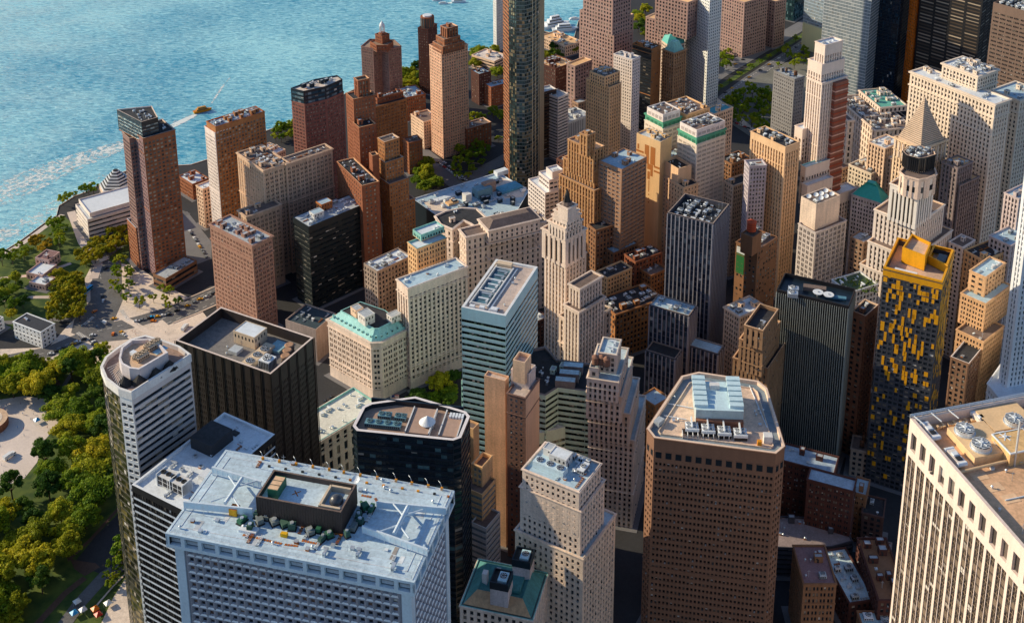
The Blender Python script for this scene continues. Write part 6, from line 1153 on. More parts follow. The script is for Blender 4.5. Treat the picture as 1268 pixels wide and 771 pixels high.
sheet('park_lawn', [(-400, 900), (-400, 460), (-40, 455), (90, 452), (150, 440), (200, 470), (215, 600), (190, 900)], LAWN)
sheet('pavement', [(0, 470), (0, 432), (60, 430), (90, 396), (108, 380), (105, 345), (118, 320), (170, 330), (200, 350), (240, 372), (262, 400), (250, 470), (150, 462), (90, 448)], PAV)
sheet('pavement', [(180, 352), (200, 345), (262, 320), (262, 300), (232, 262), (215, 262), (235, 330)], PAVG)
sheet('pavement', [(-60, 604), (-60, 500), (-10, 496), (30, 490), (58, 494), (76, 508), (70, 528), (54, 546), (46, 572), (30, 592), (0, 604)], wall((.48, .42, .37), .15))
sheet('road', [(92, 396), (112, 372), (112, 350), (124, 330), (150, 318), (152, 372), (140, 400), (160, 420), (120, 424), (88, 412)], ASP)
strip('road', [(125, 345), (122, 330), (128, 316), (150, 300), (190, 282), (230, 262)], 13, ASP); strip('road_markings', [(125, 345), (122, 330), (128, 316), (150, 300), (190, 282)], .3, LIN, 5)
strip('road', [(0, 448), (60, 436), (120, 410), (170, 398), (215, 385), (262, 362), (330, 330)], 15, ASP); strip('road_markings', [(0, 448), (60, 436), (120, 410), (170, 398)], .3, LIN, 6)
strip('road', [(200, 395), (235, 380), (300, 352), (380, 318)], 22, ASP)
for o_ in (-8, 0, 8): strip('road_markings', [(200, 395), (235, 380), (300, 352)], .35, LIN, 6, o_)
for o_ in (-12, 12): strip('median_strip', [(205, 392), (235, 380), (300, 352)], 1.2, LIME, 0, o_, z=.35)
strip('path', [(150, 392), (168, 402), (185, 412), (208, 418), (240, 412)], 5, wall((.52, .45, .38), .15))
strip('path', [(88, 262), (102, 300), (122, 328), (116, 345)], 7, wall((.42, .36, .31), .15)); strip('path', [(0, 318), (30, 300), (57, 280), (78, 266)], 5, wall((.46, .40, .35), .15))
strip('path', [(0, 345), (48, 340), (88, 326)], 4, wall((.46, .36, .30), .15)); strip('path', [(0, 372), (40, 368), (85, 368)], 4, wall((.40, .33, .28), .15)); strip('path', [(0, 400), (50, 396), (90, 396)], 5, PAVG)
strip('crosswalk', [(104, 402), (116, 392)], 3, LIN, 1.4); strip('crosswalk', [(150, 384), (160, 398)], 3, LIN, 1.4); strip('crosswalk', [(96, 412), (116, 424)], 3, LIN, 1.4)
sheet('road', [(92, 696), (118, 664), (152, 630), (175, 600), (200, 640), (200, 700), (128, 712)], wall((.06, .055, .055), .3)); strip('path', [(85, 693), (112, 668), (148, 628)], 2.2, SOIL); sheet('path', [(86, 690), (92, 704), (105, 713), (124, 702), (118, 697), (96, 694)], SOIL)
strip('road', [(60, 800), (100, 745), (130, 712), (170, 690)], 8, ASP); sheet('pavement', [(112, 800), (140, 740), (158, 712), (200, 700), (200, 800)], PAV); strip('path', [(30, 790), (80, 735), (105, 715)], 4, SOIL)
strip('kerb', [(115, 755), (140, 726), (158, 708)], 1.1, LIME, z=.4)
strip('path', [(60, 452), (80, 492), (95, 520)], 3.2, SOIL); strip('path', [(100, 445), (84, 470), (70, 492)], 3, PAVG)
# West side highway and the memorial grounds, upper right
strip('road', [(535, 208), (560, 222), (590, 245)], 20, wall((.13, .12, .12), .3)); strip('road', [(520, 185), (545, 205)], 14, PAVG); strip('road', [(560, 232), (620, 200), (690, 160)], 16, ASP)
strip('road', [(860, 150), (890, 128), (930, 98), (1000, 52), (1060, 15), (1120, -30)], 16, PAVG); strip('road', [(850, 120), (890, 92), (930, 68), (1000, 28), (1060, -10)], 20, PAVG)
for o_ in (-4, 4): strip('road_markings', [(860, 150), (890, 128), (930, 98), (1000, 52)], .4, LIN, 6, o_)
strip('planted_median', [(870, 122), (930, 84), (1000, 40), (1060, 0)], 7, LAWN); sheet('plaza', [(890, 130), (935, 96), (1010, 60), (1030, 100), (960, 190), (900, 150)], wall((.16, .16, .14), .3)); strip('path', [(880, 118), (930, 160), (970, 185)], 7, PAV)
for k in range(24):   # cross streets in the shadowed blocks: paler pavements along facades
    pass
# ================================================================ trees
def leafmat(c1, c2, c3):
    m, t, b, N, L = newmat('foliage'); oi = N.new('ShaderNodeObjectInfo'); at_ = N.new('ShaderNodeAttribute'); at_.attribute_name = 'rnd'
    ad = N.new('ShaderNodeMath'); ad.operation = 'MULTIPLY_ADD'; ad.inputs[1].default_value = .5; L.new(oi.outputs['Random'], ad.inputs[0])
    m2 = N.new('ShaderNodeMath'); m2.operation = 'MULTIPLY'; m2.inputs[1].default_value = .5; L.new(at_.outputs['Fac'], m2.inputs[0]); L.new(m2.outputs[0], ad.inputs[2])
    cr = N.new('ShaderNodeValToRGB'); e = cr.color_ramp; e.elements[0].color = (*c1, 1); e.elements[0].position = .1; e.elements[1].color = (*c3, 1); e.elements[1].position = .95; x = e.elements.new(.5); x.color = (*c2, 1)
    L.new(ad.outputs[0], cr.inputs[0]); L.new(cr.outputs[0], b.inputs['Base Color']); b.inputs['Roughness'].default_value = .7; b.inputs['Specular IOR Level'].default_value = .2
    tr = N.new('ShaderNodeBsdfTranslucent'); L.new(cr.outputs[0], tr.inputs[0]); mx = N.new('ShaderNodeMixShader'); mx.inputs[0].default_value = .35; out = N['Material Output']; L.new(b.outputs[0], mx.inputs[1]); L.new(tr.outputs[0], mx.inputs[2]); L.new(mx.outputs[0], out.inputs[0]); return m
LF = leafmat((.08, .18, .015), (.27, .36, .02), (.58, .52, .03)); LFD = leafmat((.03, .09, .015), (.08, .16, .02), (.20, .28, .025)); LFY = leafmat((.17, .22, .015), (.38, .39, .02), (.70, .56, .03)); LFG = leafmat((.34, .24, .012), (.5, .34, .015), (.6, .36, .02)); CORE = wall((.03, .05, .008), .3); BARK = wall((.12, .085, .06), .3)
def crown_mesh(seed, rad, hh, nl, per, leaf, mat, lowshade=1):
    rn = random.Random(seed); v = []; f = []; mi = []; rr = []
    def q(c, nrm, s, k, m_):
        u = nrm.orthogonal().normalized(); w_ = nrm.cross(u); a = rn.random()*6.28; u, w_ = u*math.cos(a)+w_*math.sin(a), w_*math.cos(a)-u*math.sin(a); i = len(v)
        v.extend([c+u*s, c+w_*s*.8, c-u*s, c-w_*s*.8]); f.append((i, i+1, i+2, i+3)); mi.append(m_); rr.append(k)
    for l in range(nl):
        t = rn.random()*6.28; ph = math.acos(rn.uniform(-.35, 1)); rj = rn.uniform(.42, .95)
        c = Vector((math.cos(t)*math.sin(ph)*rad*rj, math.sin(t)*math.sin(ph)*rad*rj, hh*.5+math.cos(ph)*hh*.5*rj)); lr = rad*rn.uniform(.13, .30); tone = rn.random()
        for k in range(per):
            d = Vector((rn.gauss(0, 1), rn.gauss(0, 1), rn.gauss(.25, 1))).normalized(); p = c+Vector((d.x, d.y, d.z*.72))*lr*rn.uniform(.6, 1.15)
            q(p, (d+Vector((rn.gauss(0, .5), rn.gauss(0, .5), rn.gauss(0, .5)))).normalized(), leaf*rn.uniform(.6, 1.3), min(1, max(0, tone*.6+rn.random()*.4)), 0)
        A = [(math.cos(i*math.pi/3), math.sin(i*math.pi/3)) for i in range(6)]; i0 = len(v); cr_ = lr*.5
        v.extend([c+Vector((x*cr_, y*cr_, -cr_*.25)) for x, y in A]+[c+Vector((x*cr_*.6, y*cr_*.6, cr_*.5)) for x, y in A]+[c+Vector((0, 0, cr_*.7)), c+Vector((0, 0, -cr_*.7))])
        for i in range(6):
            j = (i+1) % 6; f.extend([(i0+i, i0+j, i0+6+j, i0+6+i), (i0+6+i, i0+6+j, i0+12), (i0+j, i0+i, i0+13)]); mi.extend([1]*3); rr.extend([0]*3)
    me = bpy.data.meshes.new('crown'); me.from_pydata([tuple(x) for x in v], [], f); me.materials.append(mat); me.materials.append(CORE); me.polygons.foreach_set('material_index', mi); a = me.attributes.new('rnd', 'FLOAT', 'FACE'); a.data.foreach_set('value', rr); me.update(); return me
def trunk_mesh(seed, h, r):
    rn = random.Random(seed); mb = MB(); mb.bar((0, 0, -.3), (0, 0, h), r, BARK, 7)
    for k in range(5):
        t = k*1.3+rn.random(); mb.bar((0, 0, h*.75), (math.cos(t)*h*.5, math.sin(t)*h*.5, h*1.35), r*.45, BARK, 5)
    o = mb.build('trunk'); me = o.data; bpy.data.objects.remove(o); return me
BIG = [(crown_mesh(i, (7.2, 9.6, 8.4, 10.2, 6.6, 8.8, 9.4)[i], (12, 9.5, 11, 9, 12.5, 10, 10.5)[i], (38, 56, 44, 60, 32, 50, 54)[i], 130, .48, (LF, LFY, LFD, LF, LFD, LFY, LF)[i]), trunk_mesh(i, 6, .38)) for i in range(7)]; MED = [(crown_mesh(20+i, 4.4, 6.8, 16, 60, .5, LF), trunk_mesh(30+i, 3.6, .22)) for i in range(4)]
GOLD = [(crown_mesh(40+i, 6., 7.5, 24, 70, .55, LFG), trunk_mesh(50+i, 4, .3)) for i in range(2)]; BOX = [(crown_mesh(60+i, 4.2, 5.2, 20, 60, .5, leafmat((.20, .24, .012), (.38, .35, .016), (.60, .45, .02))), trunk_mesh(70+i, 4, .2)) for i in range(3)]
TREES = [0]; GC = {}
def tree(x, y, kind, sc, label, group, name='tree'):
    cm, tm = random.choice(kind); r = root(name, x, y, 0, label, 'tree', group); r.rotation_euler.z = random.random()*6.28; s_ = sc*random.uniform(.74, 1.25); r.scale = (s_, s_, s_*random.uniform(.85, 1.15))
    base = .55*{id(BIG): 6, id(MED): 3.6, id(GOLD): 4, id(BOX): 4}[id(kind)]
    GC[group] = GC.get(group, 0)+1
    c = bpy.data.objects.new('crown', cm); C.objects.link(c); c.parent = r; c.location.z = base; c.rotation_euler.z = random.random()*3; t = bpy.data.objects.new('trunk', tm); C.objects.link(t); t.parent = r; TREES[0] += 1
def grove(pts, spacing, kind, sc, label, group, hole=(), mx=80):
    P = [at(x, y) for x, y in pts]; H_ = [[at(x, y) for x, y in h] for h in hole]; xs = [p[0] for p in P]; ys = [p[1] for p in P]; done = []
    for _ in range(6000):
        if len(done) >= mx: break
        x, y = random.uniform(min(xs), max(xs)), random.uniform(min(ys), max(ys))
        if inside(P, x, y) and not any(inside(h, x, y) for h in H_) and all((x-a)**2+(y-b)**2 > spacing**2 for a, b in done): done.append((x, y)); tree(x, y, kind, sc, label, group)
def row(a, b, n, kind, sc, label, group, jit=.4):
    a = at(*a); b = at(*b)
    for i in range(n): t = (i+.5)/n; tree(a[0]+(b[0]-a[0])*t+random.uniform(-jit, jit), a[1]+(b[1]-a[1])*t+random.uniform(-jit, jit), kind, sc, label, group)
plz = [(-90, 615), (-60, 500), (20, 496), (60, 498), (76, 512), (72, 532), (60, 552), (56, 580), (36, 606), (0, 620)]
grove([(-70, 468), (40, 470), (100, 462), (128, 470), (140, 540), (140, 620), (100, 680), (80, 720), (40, 775), (10, 860), (-120, 900)], 11.0, BIG, 1.12, 'broad yellow-green park tree in the dense grove at lower left', 'park trees at lower left', [plz, [(64, 486), (80, 478), (100, 520), (80, 520)]], 84)
grove([(0, 462), (60, 466), (110, 452), (125, 440), (150, 446), (150, 465), (80, 475), (0, 482)], 9, BIG, .9, 'yellow-green park tree along the street by the white harbour building', 'park trees along the street', mx=20)
row((66, 402), (72, 345), 7, BOX, 1.35, 'clipped tree in the left of two short rows by the bus stop', 'clipped trees in two rows'); row((75, 402), (80, 345), 7, BOX, 1.35, 'clipped tree in the left of two short rows by the bus stop', 'clipped trees in two rows')
row((90, 402), (90, 345), 7, BOX, 1.35, 'clipped tree in the right of two short rows by the bus stop', 'clipped trees in two rows'); row((99, 402), (98, 345), 7, BOX, 1.35, 'clipped tree in the right of two short rows by the bus stop', 'clipped trees in two rows')
for k, (a_, b_) in enumerate((((92, 322), (158, 286)), ((98, 328), (160, 294)), ((104, 333), (162, 303)))): row(a_, b_, 11, BOX, 1.15, 'dark trimmed tree in the long double row before the white museum', 'trimmed trees before the museum')
grove([(128, 352), (150, 330), (160, 322), (170, 345), (160, 365), (140, 366)], 6.5, MED, 1.15, 'small leafy tree at the foot of the tall red brick tower', 'street trees by the red brick tower', mx=9)
grove([(150, 372), (200, 350), (228, 372), (215, 388), (170, 386)], 8, MED, .95, 'scattered small tree between the plaza and the wide road', 'street trees at the plaza', mx=9)
grove([(0, 372), (30, 374), (32, 396), (0, 398)], 7, BIG, .75, 'green tree behind the white harbour building', 'trees behind the harbour building', mx=5); grove([(0, 352), (26, 352), (28, 366), (0, 366)], 7, BIG, .6, 'green tree on the small lawn left of the pavilions', 'trees left of the pavilions', mx=5)
for (px, py) in ((50, 300), (60, 303), (44, 305), (56, 312)): tree(*at(px, py), GOLD, .85, 'golden autumn tree on the waterside lawn', 'golden trees on the lawn')
grove([(58, 280), (72, 274), (86, 300), (76, 312), (64, 300)], 7, MED, 1.2, 'dark green tree on the waterside lawn below the museum', 'dark trees on the lawn', mx=7); grove([(2, 322), (28, 306), (40, 318), (20, 332), (2, 334)], 7, MED, 1.1, 'bushy tree at the seawall, far left', 'trees at the seawall', mx=7)
for (px, py) in ((78, 255), (84, 250), (92, 246), (104, 243), (110, 241), (116, 240), (136, 233)): tree(*at(px, py), MED, 1.2, 'dark rounded tree behind the museum at the water', 'trees behind the museum')
grove([(348, 166), (362, 158), (364, 176), (340, 178)], 6, MED, 1.3, 'dark tree by the water left of the glass-crowned tower', 'trees by the water')
grove([(498, 100), (518, 92), (522, 112), (508, 122), (498, 112)], 8, BIG, .85, 'green tree beside the dark red tower', 'trees beside the dark red tower')
grove([(582, 72), (600, 66), (622, 74), (622, 98), (604, 96), (584, 86)], 8, BIG, .9, 'green tree on the waterfront beyond the cream and red tower', 'trees beyond the cream and red tower', mx=8)
grove([(555, 212), (575, 202), (600, 208), (612, 224), (600, 232), (570, 226)], 8, MED, 1.2, 'sunlit tree beside the wide crossing', 'trees at the crossing', mx=8); grove([(514, 215), (534, 206), (548, 235), (516, 245)], 7, BIG, .8, 'dark shaded tree under the brick apartment block', 'shaded trees under the brick block', mx=8)
grove([(583, 150), (622, 138), (622, 156), (588, 166)], 7, MED, 1.3, 'tree on the street right of the cream and red tower', 'street trees right of the cream and red tower', mx=8); grove([(560, 196), (622, 168), (622, 190), (580, 208)], 8, MED, 1.2, 'dark tree in the shaded park strip', 'trees in the shaded park strip', mx=10)
grove([(674, 70), (704, 58), (712, 66), (690, 80), (674, 80)], 7, BIG, .8, 'tree in the courtyard near the marina', 'trees near the marina', mx=9); grove([(688, 92), (710, 84), (712, 100), (696, 102)], 7, BIG, .7, 'tree beside the foot of the mauve tower', 'trees by the mauve tower', mx=10); grove([(788, 22), (800, 10), (800, 50), (790, 50)], 9, BIG, .8, 'tree between the mauve towers', 'trees between the mauve towers', mx=10)
grove([(512, 500), (545, 470), (570, 475), (568, 530), (530, 545)], 8, BIG, .85, 'dark tree in the deep shade of the limestone block', 'shaded trees by the limestone block', mx=10)
grove([(890, 134), (930, 116), (960, 122), (965, 165), (940, 172), (895, 145)], 8.6, MED, 1.45, 'young oak in the memorial grove', 'memorial grove trees', mx=34); grove([(962, 72), (1000, 66), (1012, 84), (985, 96), (960, 90)], 7.6, MED, 1.25, 'young oak behind the grey slab with square windows', 'memorial grove trees beyond the slab', mx=10); grove([(890, 72), (905, 64), (906, 84), (890, 92)], 8, MED, 1.2, 'tree by the sunken road', 'trees by the sunken road', mx=8)
row((872, 124), (1010, 36), 12, MED, .9, 'median tree along the wide highway', 'median trees', 1)
grove([(130, 712), (152, 690), (160, 706), (140, 730), (128, 730)], 5, MED, .8, 'thin small tree on the street corner at the bottom', 'street corner trees', mx=8)
for (px, py) in ((152, 700), (156, 694)): tree(*at(px, py), MED, 1.5, 'yellow-green street tree against the curved dark tower', 'trees at the curved tower')
mb = MB(); random.seed(4)
for _ in range(90):
    x, y = at(random.uniform(1030, 1086), random.uniform(345, 362), 83); mb.cyl((x, y), random.uniform(.5, 1.1), 83, 84.2, LAWN, 7, .2)
ob = mb.build('roof_garden_plants', find('roof garden building with trellis below the white tiered tower')); ob['kind'] = 'stuff'
# ================================================================ vehicles
CARP = {}
def car_parts(kind):
    if kind in CARP: return CARP[kind]
    sp = {'car': (4.6, 1.8, .95, 1.5), 'van': (5.4, 2, 2.1, 2.3), 'bus': (12, 2.6, 3, 3.1), 'truck': (8.5, 2.5, 1.1, 3.2)}[kind]; L_, W_, hb, ht = sp
    def mk(prof, w_, nm):
        mb = MB(); A_ = [(x, -w_/2, z) for x, z in prof]; B_ = [(x, w_/2, z) for x, z in prof]; n = len(prof); dm = bpy.data.materials.get('paint_0') or WHITEM
        mb.face(A_, dm); mb.face(B_[::-1], dm)
        for i in range(n): j = (i+1) % n; mb.face([A_[j], A_[i], B_[i], B_[j]], dm)
        o = mb.build(nm); me = o.data; bpy.data.objects.remove(o); return me
    h = L_/2
    if kind == 'car': body = [(-h, .35), (h, .35), (h, .75), (h*.9, .85), (h*.45, hb), (h*.15, 1.38), (-h*.5, 1.42), (-h*.82, hb), (-h, .9)]; gl = [(h*.48, hb+.02), (h*.2, 1.33), (-h*.54, 1.35), (-h*.86, hb+.02)]
    elif kind == 'van': body = [(-h, .4), (h, .4), (h, 1.1), (h*.75, 1.25), (h*.5, 2.1), (-h, 2.15)]; gl = [(h*.76, 1.3), (h*.53, 2.), (h*.2, 2.), (h*.2, 1.3)]
    elif kind == 'bus': body = [(-h, .4), (h, .4), (h, 2.9), (h-.2, 3.1), (-h+.2, 3.1), (-h, 2.9)]; gl = [(h+.03, 1.3), (h+.03, 2.7), (-h+.3, 2.7), (-h+.3, 1.3)]
    else: body = [(-h, .8), (h*.4, .8), (h*.4, .5), (h, .5), (h, 1.6), (h*.85, 2.4), (h*.5, 2.4), (h*.5, 1.2), (h*.38, 1.2), (h*.38, 3.3), (-h, 3.3)]; gl = [(h+.02, 1.55), (h*.86, 2.3), (h*.6, 2.3), (h*.6, 1.55)]
    bm_ = mk(body, W_, 'body'); gm_ = mk(gl, W_+.05, 'window'); gm_.materials[0] = GD
    mb = MB(); mb.bar((0, -.11, 0), (0, .11, 0), .36 if kind in ('car', 'van') else .5, DARKM, 12); o = mb.build('wheel'); wm_ = o.data; bpy.data.objects.remove(o)
    CARP[kind] = (bm_, gm_, wm_, L_, W_); return CARP[kind]
PAINT = {k: wall(v, .08, .35) for k, v in dict(white=(.75, .75, .74), black=(.03, .03, .035), silver=(.45, .46, .47), yellow=(.75, .40, .03), red=(.45, .04, .03), blue=(.06, .30, .55), grey=(.18, .19, .2), orange=(.70, .22, .04)).items()}
def vehicle(px, py, hd, kind, colr, where):
    bm_, gm_, wm_, L_, W_ = car_parts(kind); x, y = at(px, py); nm = {'car': 'parked_car', 'van': 'delivery_van', 'bus': 'city_bus', 'truck': 'box_truck'}[kind]
    r = root(nm, x, y, .05, '%s %s %s' % (colr, {'car': 'car', 'van': 'van', 'bus': 'city bus', 'truck': 'box truck'}[kind], where), kind, 'vehicles on the streets'); r.rotation_euler.z = R(hd)
    for nm_, me in (('body', bm_), ('window', gm_)):
        o = bpy.data.objects.new(nm_, me); C.objects.link(o); o.parent = r
        if nm_ == 'body': o.material_slots[0].link = 'OBJECT'; o.material_slots[0].material = PAINT[colr]
    for sx in (-.31, .31):
        for sy in (-.5, .5): o = bpy.data.objects.new('wheel', wm_); C.objects.link(o); o.parent = r; o.location = (sx*L_, sy*(W_-.2), .36)
random.seed(9)
vehicle(108, 361, 72, 'bus', 'blue', 'beside the right row of clipped trees'); vehicle(129, 323, 50, 'truck', 'white', 'on the curved road below the trimmed tree row'); vehicle(12, 566, 60, 'truck', 'white', 'on the pale plaza among the park trees')
vehicle(229, 407, 80, 'truck', 'white', 'at the end of the wide road by the near-black tower'); vehicle(129, 400, 140, 'van', 'white', 'in the middle of the crossing'); vehicle(202, 340, 20, 'bus', 'blue', 'at the foot of the tall red brick tower')
for (px, py, hd, c, wh) in ((117, 386, 60, 'orange', 'on the dark road right of the clipped trees'), (141, 395, 20, 'yellow', 'crossing towards the pale path'), (151, 412, -30, 'yellow', 'at the lower edge of the crossing'), (153, 415, -30, 'white', 'at the lower edge of the crossing'), (140, 414, 100, 'orange', 'near the park edge at the crossing'), (188, 393, 25, 'blue', 'on the wide road before the trees'), (190, 398, 0, 'orange', 'by the pale curved path'),
    (127, 367, 100, 'black', 'parked by the plaza kerb'), (128, 373, 100, 'white', 'parked by the plaza kerb'), (131, 333, 60, 'black', 'on the curved road left of the small trees'), (95, 391, 0, 'red', 'in the shade below the clipped trees')): vehicle(px, py, hd, 'car', c, wh)
def line(a, b, n, where, hd, cols=('white', 'black', 'silver', 'grey', 'yellow')):
    for i in range(n):
        t = (i+random.uniform(.3, .7))/n; c = random.choice(cols); vehicle(a[0]+(b[0]-a[0])*t, a[1]+(b[1]-a[1])*t, hd, 'car', c, where)
line((234, 285), (256, 320), 9, 'in the line along the street behind the red brick tower', 125); line((205, 392), (260, 366), 5, 'on the wide road beside the near-black tower', 22); line((540, 200), (575, 226), 9, 'on the avenue beside the sunlit crossing trees', -40, ('white', 'black', 'red', 'silver', 'grey'))
line((548, 200), (590, 234), 8, 'in the right lane beside the sunlit crossing trees', -40); line((870, 133), (1000, 50), 12, 'on the highway by the memorial grove', 35); line((858, 112), (960, 50), 9, 'on the far side of the highway', 35); line((880, 140), (940, 165), 12, 'in the queue by the memorial grove', -40, ('white', 'red', 'silver', 'black')); line((60, 440), (118, 414), 7, 'on the avenue by the park edge', 20); line((165, 399), (215, 388), 6, 'on the wide road above the curved tower', 18); line((245, 372), (300, 350), 7, 'on the wide road towards the pink-fronted block', 24); line((112, 420), (122, 432), 5, 'parked near the park edge', 60); line((400, 500), (418, 488), 2, 'by the copper-roofed customs house', 30, ('yellow', 'black'))
# ================================================================ boats and wakes
def foam(pts, ws, label, dens=.5):
    m, t, b, N, L = newmat('foam'); g = N.new('ShaderNodeNewGeometry'); n = N.new('ShaderNodeTexNoise'); n.inputs['Scale'].default_value = .22; n.inputs['Detail'].default_value = 7; n.inputs['Roughness'].default_value = .7; L.new(g.outputs['Position'], n.inputs['Vector'])
    at_ = N.new('ShaderNodeAttribute'); at_.attribute_name = 'rnd'; ad = N.new('ShaderNodeMath'); ad.operation = 'ADD'; L.new(n.outputs[0], ad.inputs[0]); L.new(at_.outputs['Fac'], ad.inputs[1])
    mr = N.new('ShaderNodeMapRange'); mr.inputs[1].default_value = 1.0; mr.inputs[2].default_value = 1.12; L.new(ad.outputs[0], mr.inputs[0]); L.new(mr.outputs[0], b.inputs['Alpha']); b.inputs['Base Color'].default_value = (.8, .84, .82, 1); b.inputs['Roughness'].default_value = .8
    mb = MB(); P = [Vector((*at(x, y, -1.5), 0)) for x, y in pts]; z = -1.5
    K = 9
    for i in range(len(P)-1):
        d = (P[i+1]-P[i]); nn = Vector((-d.y, d.x, 0)).normalized(); S_ = 6
        for s_ in range(S_):
            for k in range(K):
                t0, t1 = s_/S_, (s_+1)/S_; w0 = ws[i]+(ws[i+1]-ws[i])*t0; w1 = ws[i]+(ws[i+1]-ws[i])*t1; a0, a1 = -1+2*k/K, -1+2*(k+1)/K; c0_, c1_ = P[i].lerp(P[i+1], t0), P[i].lerp(P[i+1], t1)
                q = [c0_+nn*a0*w0, c1_+nn*a0*w1, c1_+nn*a1*w1, c0_+nn*a1*w0]; am = abs((a0+a1)/2); fade = dens+(.12 if am < .5 else -.05)-am*.12-(i+t0)/(len(P)-1)*.10
                f_ = [(p.x, p.y, z) for p in q]
                if Vector(f_[1]).__sub__(Vector(f_[0])).cross(Vector(f_[3])-Vector(f_[0])).z < 0: f_.reverse()
                mb.face(f_, m, fade)
    o = mb.build('foam'); tag(o, label, 'wake', None, 'stuff')
foam([(243, 142), (232, 147), (222, 152), (207, 159)], [3, 7, 8, 7], 'bright white wake behind the yellow ferry', .66); foam([(207, 159), (150, 180), (80, 205), (0, 240), (-60, 262)], [9, 20, 34, 46, 50], 'fading foam trail left of the red brick tower', .505); foam([(262, 128), (275, 108), (285, 96)], [2, 3, 2], 'thin bow ripple ahead of the yellow ferry', .5)
foam([(-80, 330), (10, 288), (60, 262), (130, 215)], [26, 24, 20, 12], 'choppy foam along the seawall at left', .46)  # the strip's white also paints in sun glitter near the shore
def boat(px, py, hd, L_, label, hullm, cabm, decks=2, name='motor_boat', cat='boat', dk=None):
    x, y = at(px, py, -1.5); r = root(name, x, y, -1.5, label, cat); F = Fr((x, y), R(hd)); W_ = L_*.27; mb = MB(); h = L_/2
    pr_ = [(-h, -W_/2), (h*.35, -W_/2), (h*.75, -W_*.3), (h, 0), (h*.75, W_*.3), (h*.35, W_/2), (-h, W_/2)]; hh = L_*.09+.4
    A_ = [F.p(u*.94, v*.8) for u, v in pr_]; B_ = [F.p(u, v) for u, v in pr_]
    for i in range(7): j = (i+1) % 7; mb.face([Z3(A_[i], -1.9), Z3(A_[j], -1.9), Z3(B_[j], -1.5+hh), Z3(B_[i], -1.5+hh)], hullm)
    mb.face([Z3(p, -1.5+hh) for p in B_], dk or WHITEM); mb.build('hull', r); z = -1.5+hh
    for k in range(decks):
        s_ = 1-k*.25; child_box(F, -h*.7*s_, -W_*.38*s_, h*1.15*s_, W_*.76*s_, z+.02, z+L_*.085, cabm, 'cabin', r); child_box(F, -h*.66*s_, -W_*.385*s_-.03, h*1.1*s_, W_*.77*s_+.06, z+L_*.03, z+L_*.06, GD, 'window', r); z += L_*.085
    mb = MB(); mb.bar((*F.p(-h*.1, 0), z), (*F.p(-h*.1, 0), z+L_*.12), .12, WHITEM); mb.build('mast', r); return r
boat(251, 138, 32, 20, 'yellow ferry boat trailing a white wake on the river', wall((.52, .24, .03), .2), wall((.44, .24, .08), .2), 2, 'ferry_boat', 'ferry', wall((.45, .18, .04)))
boat(688, 33, 30, 42, 'large white motor yacht moored at the marina', WHITEM, WHITEM, 3); boat(700, 38, 12, 34, 'lower white motor yacht with a long foredeck', WHITEM, WHITEM, 2); boat(711, 24, 20, 14, 'small white boat near the mauve tower', WHITEM, WHITEM, 1); boat(568, 3, 8, 20, 'white speed boat at the top edge, rightmost of three', WHITEM, WHITEM, 1); boat(549, 5, 4, 13, 'white speed boat at the top edge, middle of three', WHITEM, WHITEM, 1); boat(541, 1, 12, 13, 'white speed boat at the top edge, leftmost of three', WHITEM, WHITEM, 1)
foam([(564, 3), (556, 4), (548, 4)], [3, 4, 4], 'short wake behind the speed boats', .6)
# ================================================================ park bits and people
lb = 'round brown brick fort wall at the left edge of the plaza'; r = root('round_fort', *at(-14, 528), 0, lb, 'fort'); mb = MB(); c = at(-14, 528); mb.cyl(c, 12.5, 0, 5.5, BRICK, 40, None, TANR); mb.cyl(c, 9, 5.5, 5.6, PAV, 30); mb.build('wall', r)
def tent(px, py, cm, label):
    x, y = at(px, py); r = root('canopy_tent', x, y, 0, label, 'tent'); mb = MB(); c = (x, y)
    for k in range(4): t = k*math.pi/2+.78; mb.bar((x+2.3*math.cos(t), y+2.3*math.sin(t), 0), (x+2.3*math.cos(t), y+2.3*math.sin(t), 2.4), .06, STEEL)
    mb.build('leg', r); mb = MB(); mb.cyl(c, 2.6, 2.1, 2.4, cm, 4); mb.cyl(c, 2.6, 2.4, 3.8, cm, 4, .05); mb.build('canopy', r)
tent(46, 523, PAINT['blue'], 'blue canopy tent on the pale park plaza'); 
for i, (px, py, c, w_) in enumerate(((96, 748, 'white', 'leftmost'), (103, 758, 'white', 'second from left'), (92, 762, 'blue', 'lowest left'), (118, 757, 'orange', 'fourth from left'), (122, 764, 'red', 'fifth from left'), (134, 750, 'white', 'rightmost'))): tent(px, py, PAINT[c], '%s market tent by the street at the bottom, %s of the tents' % (c, w_))
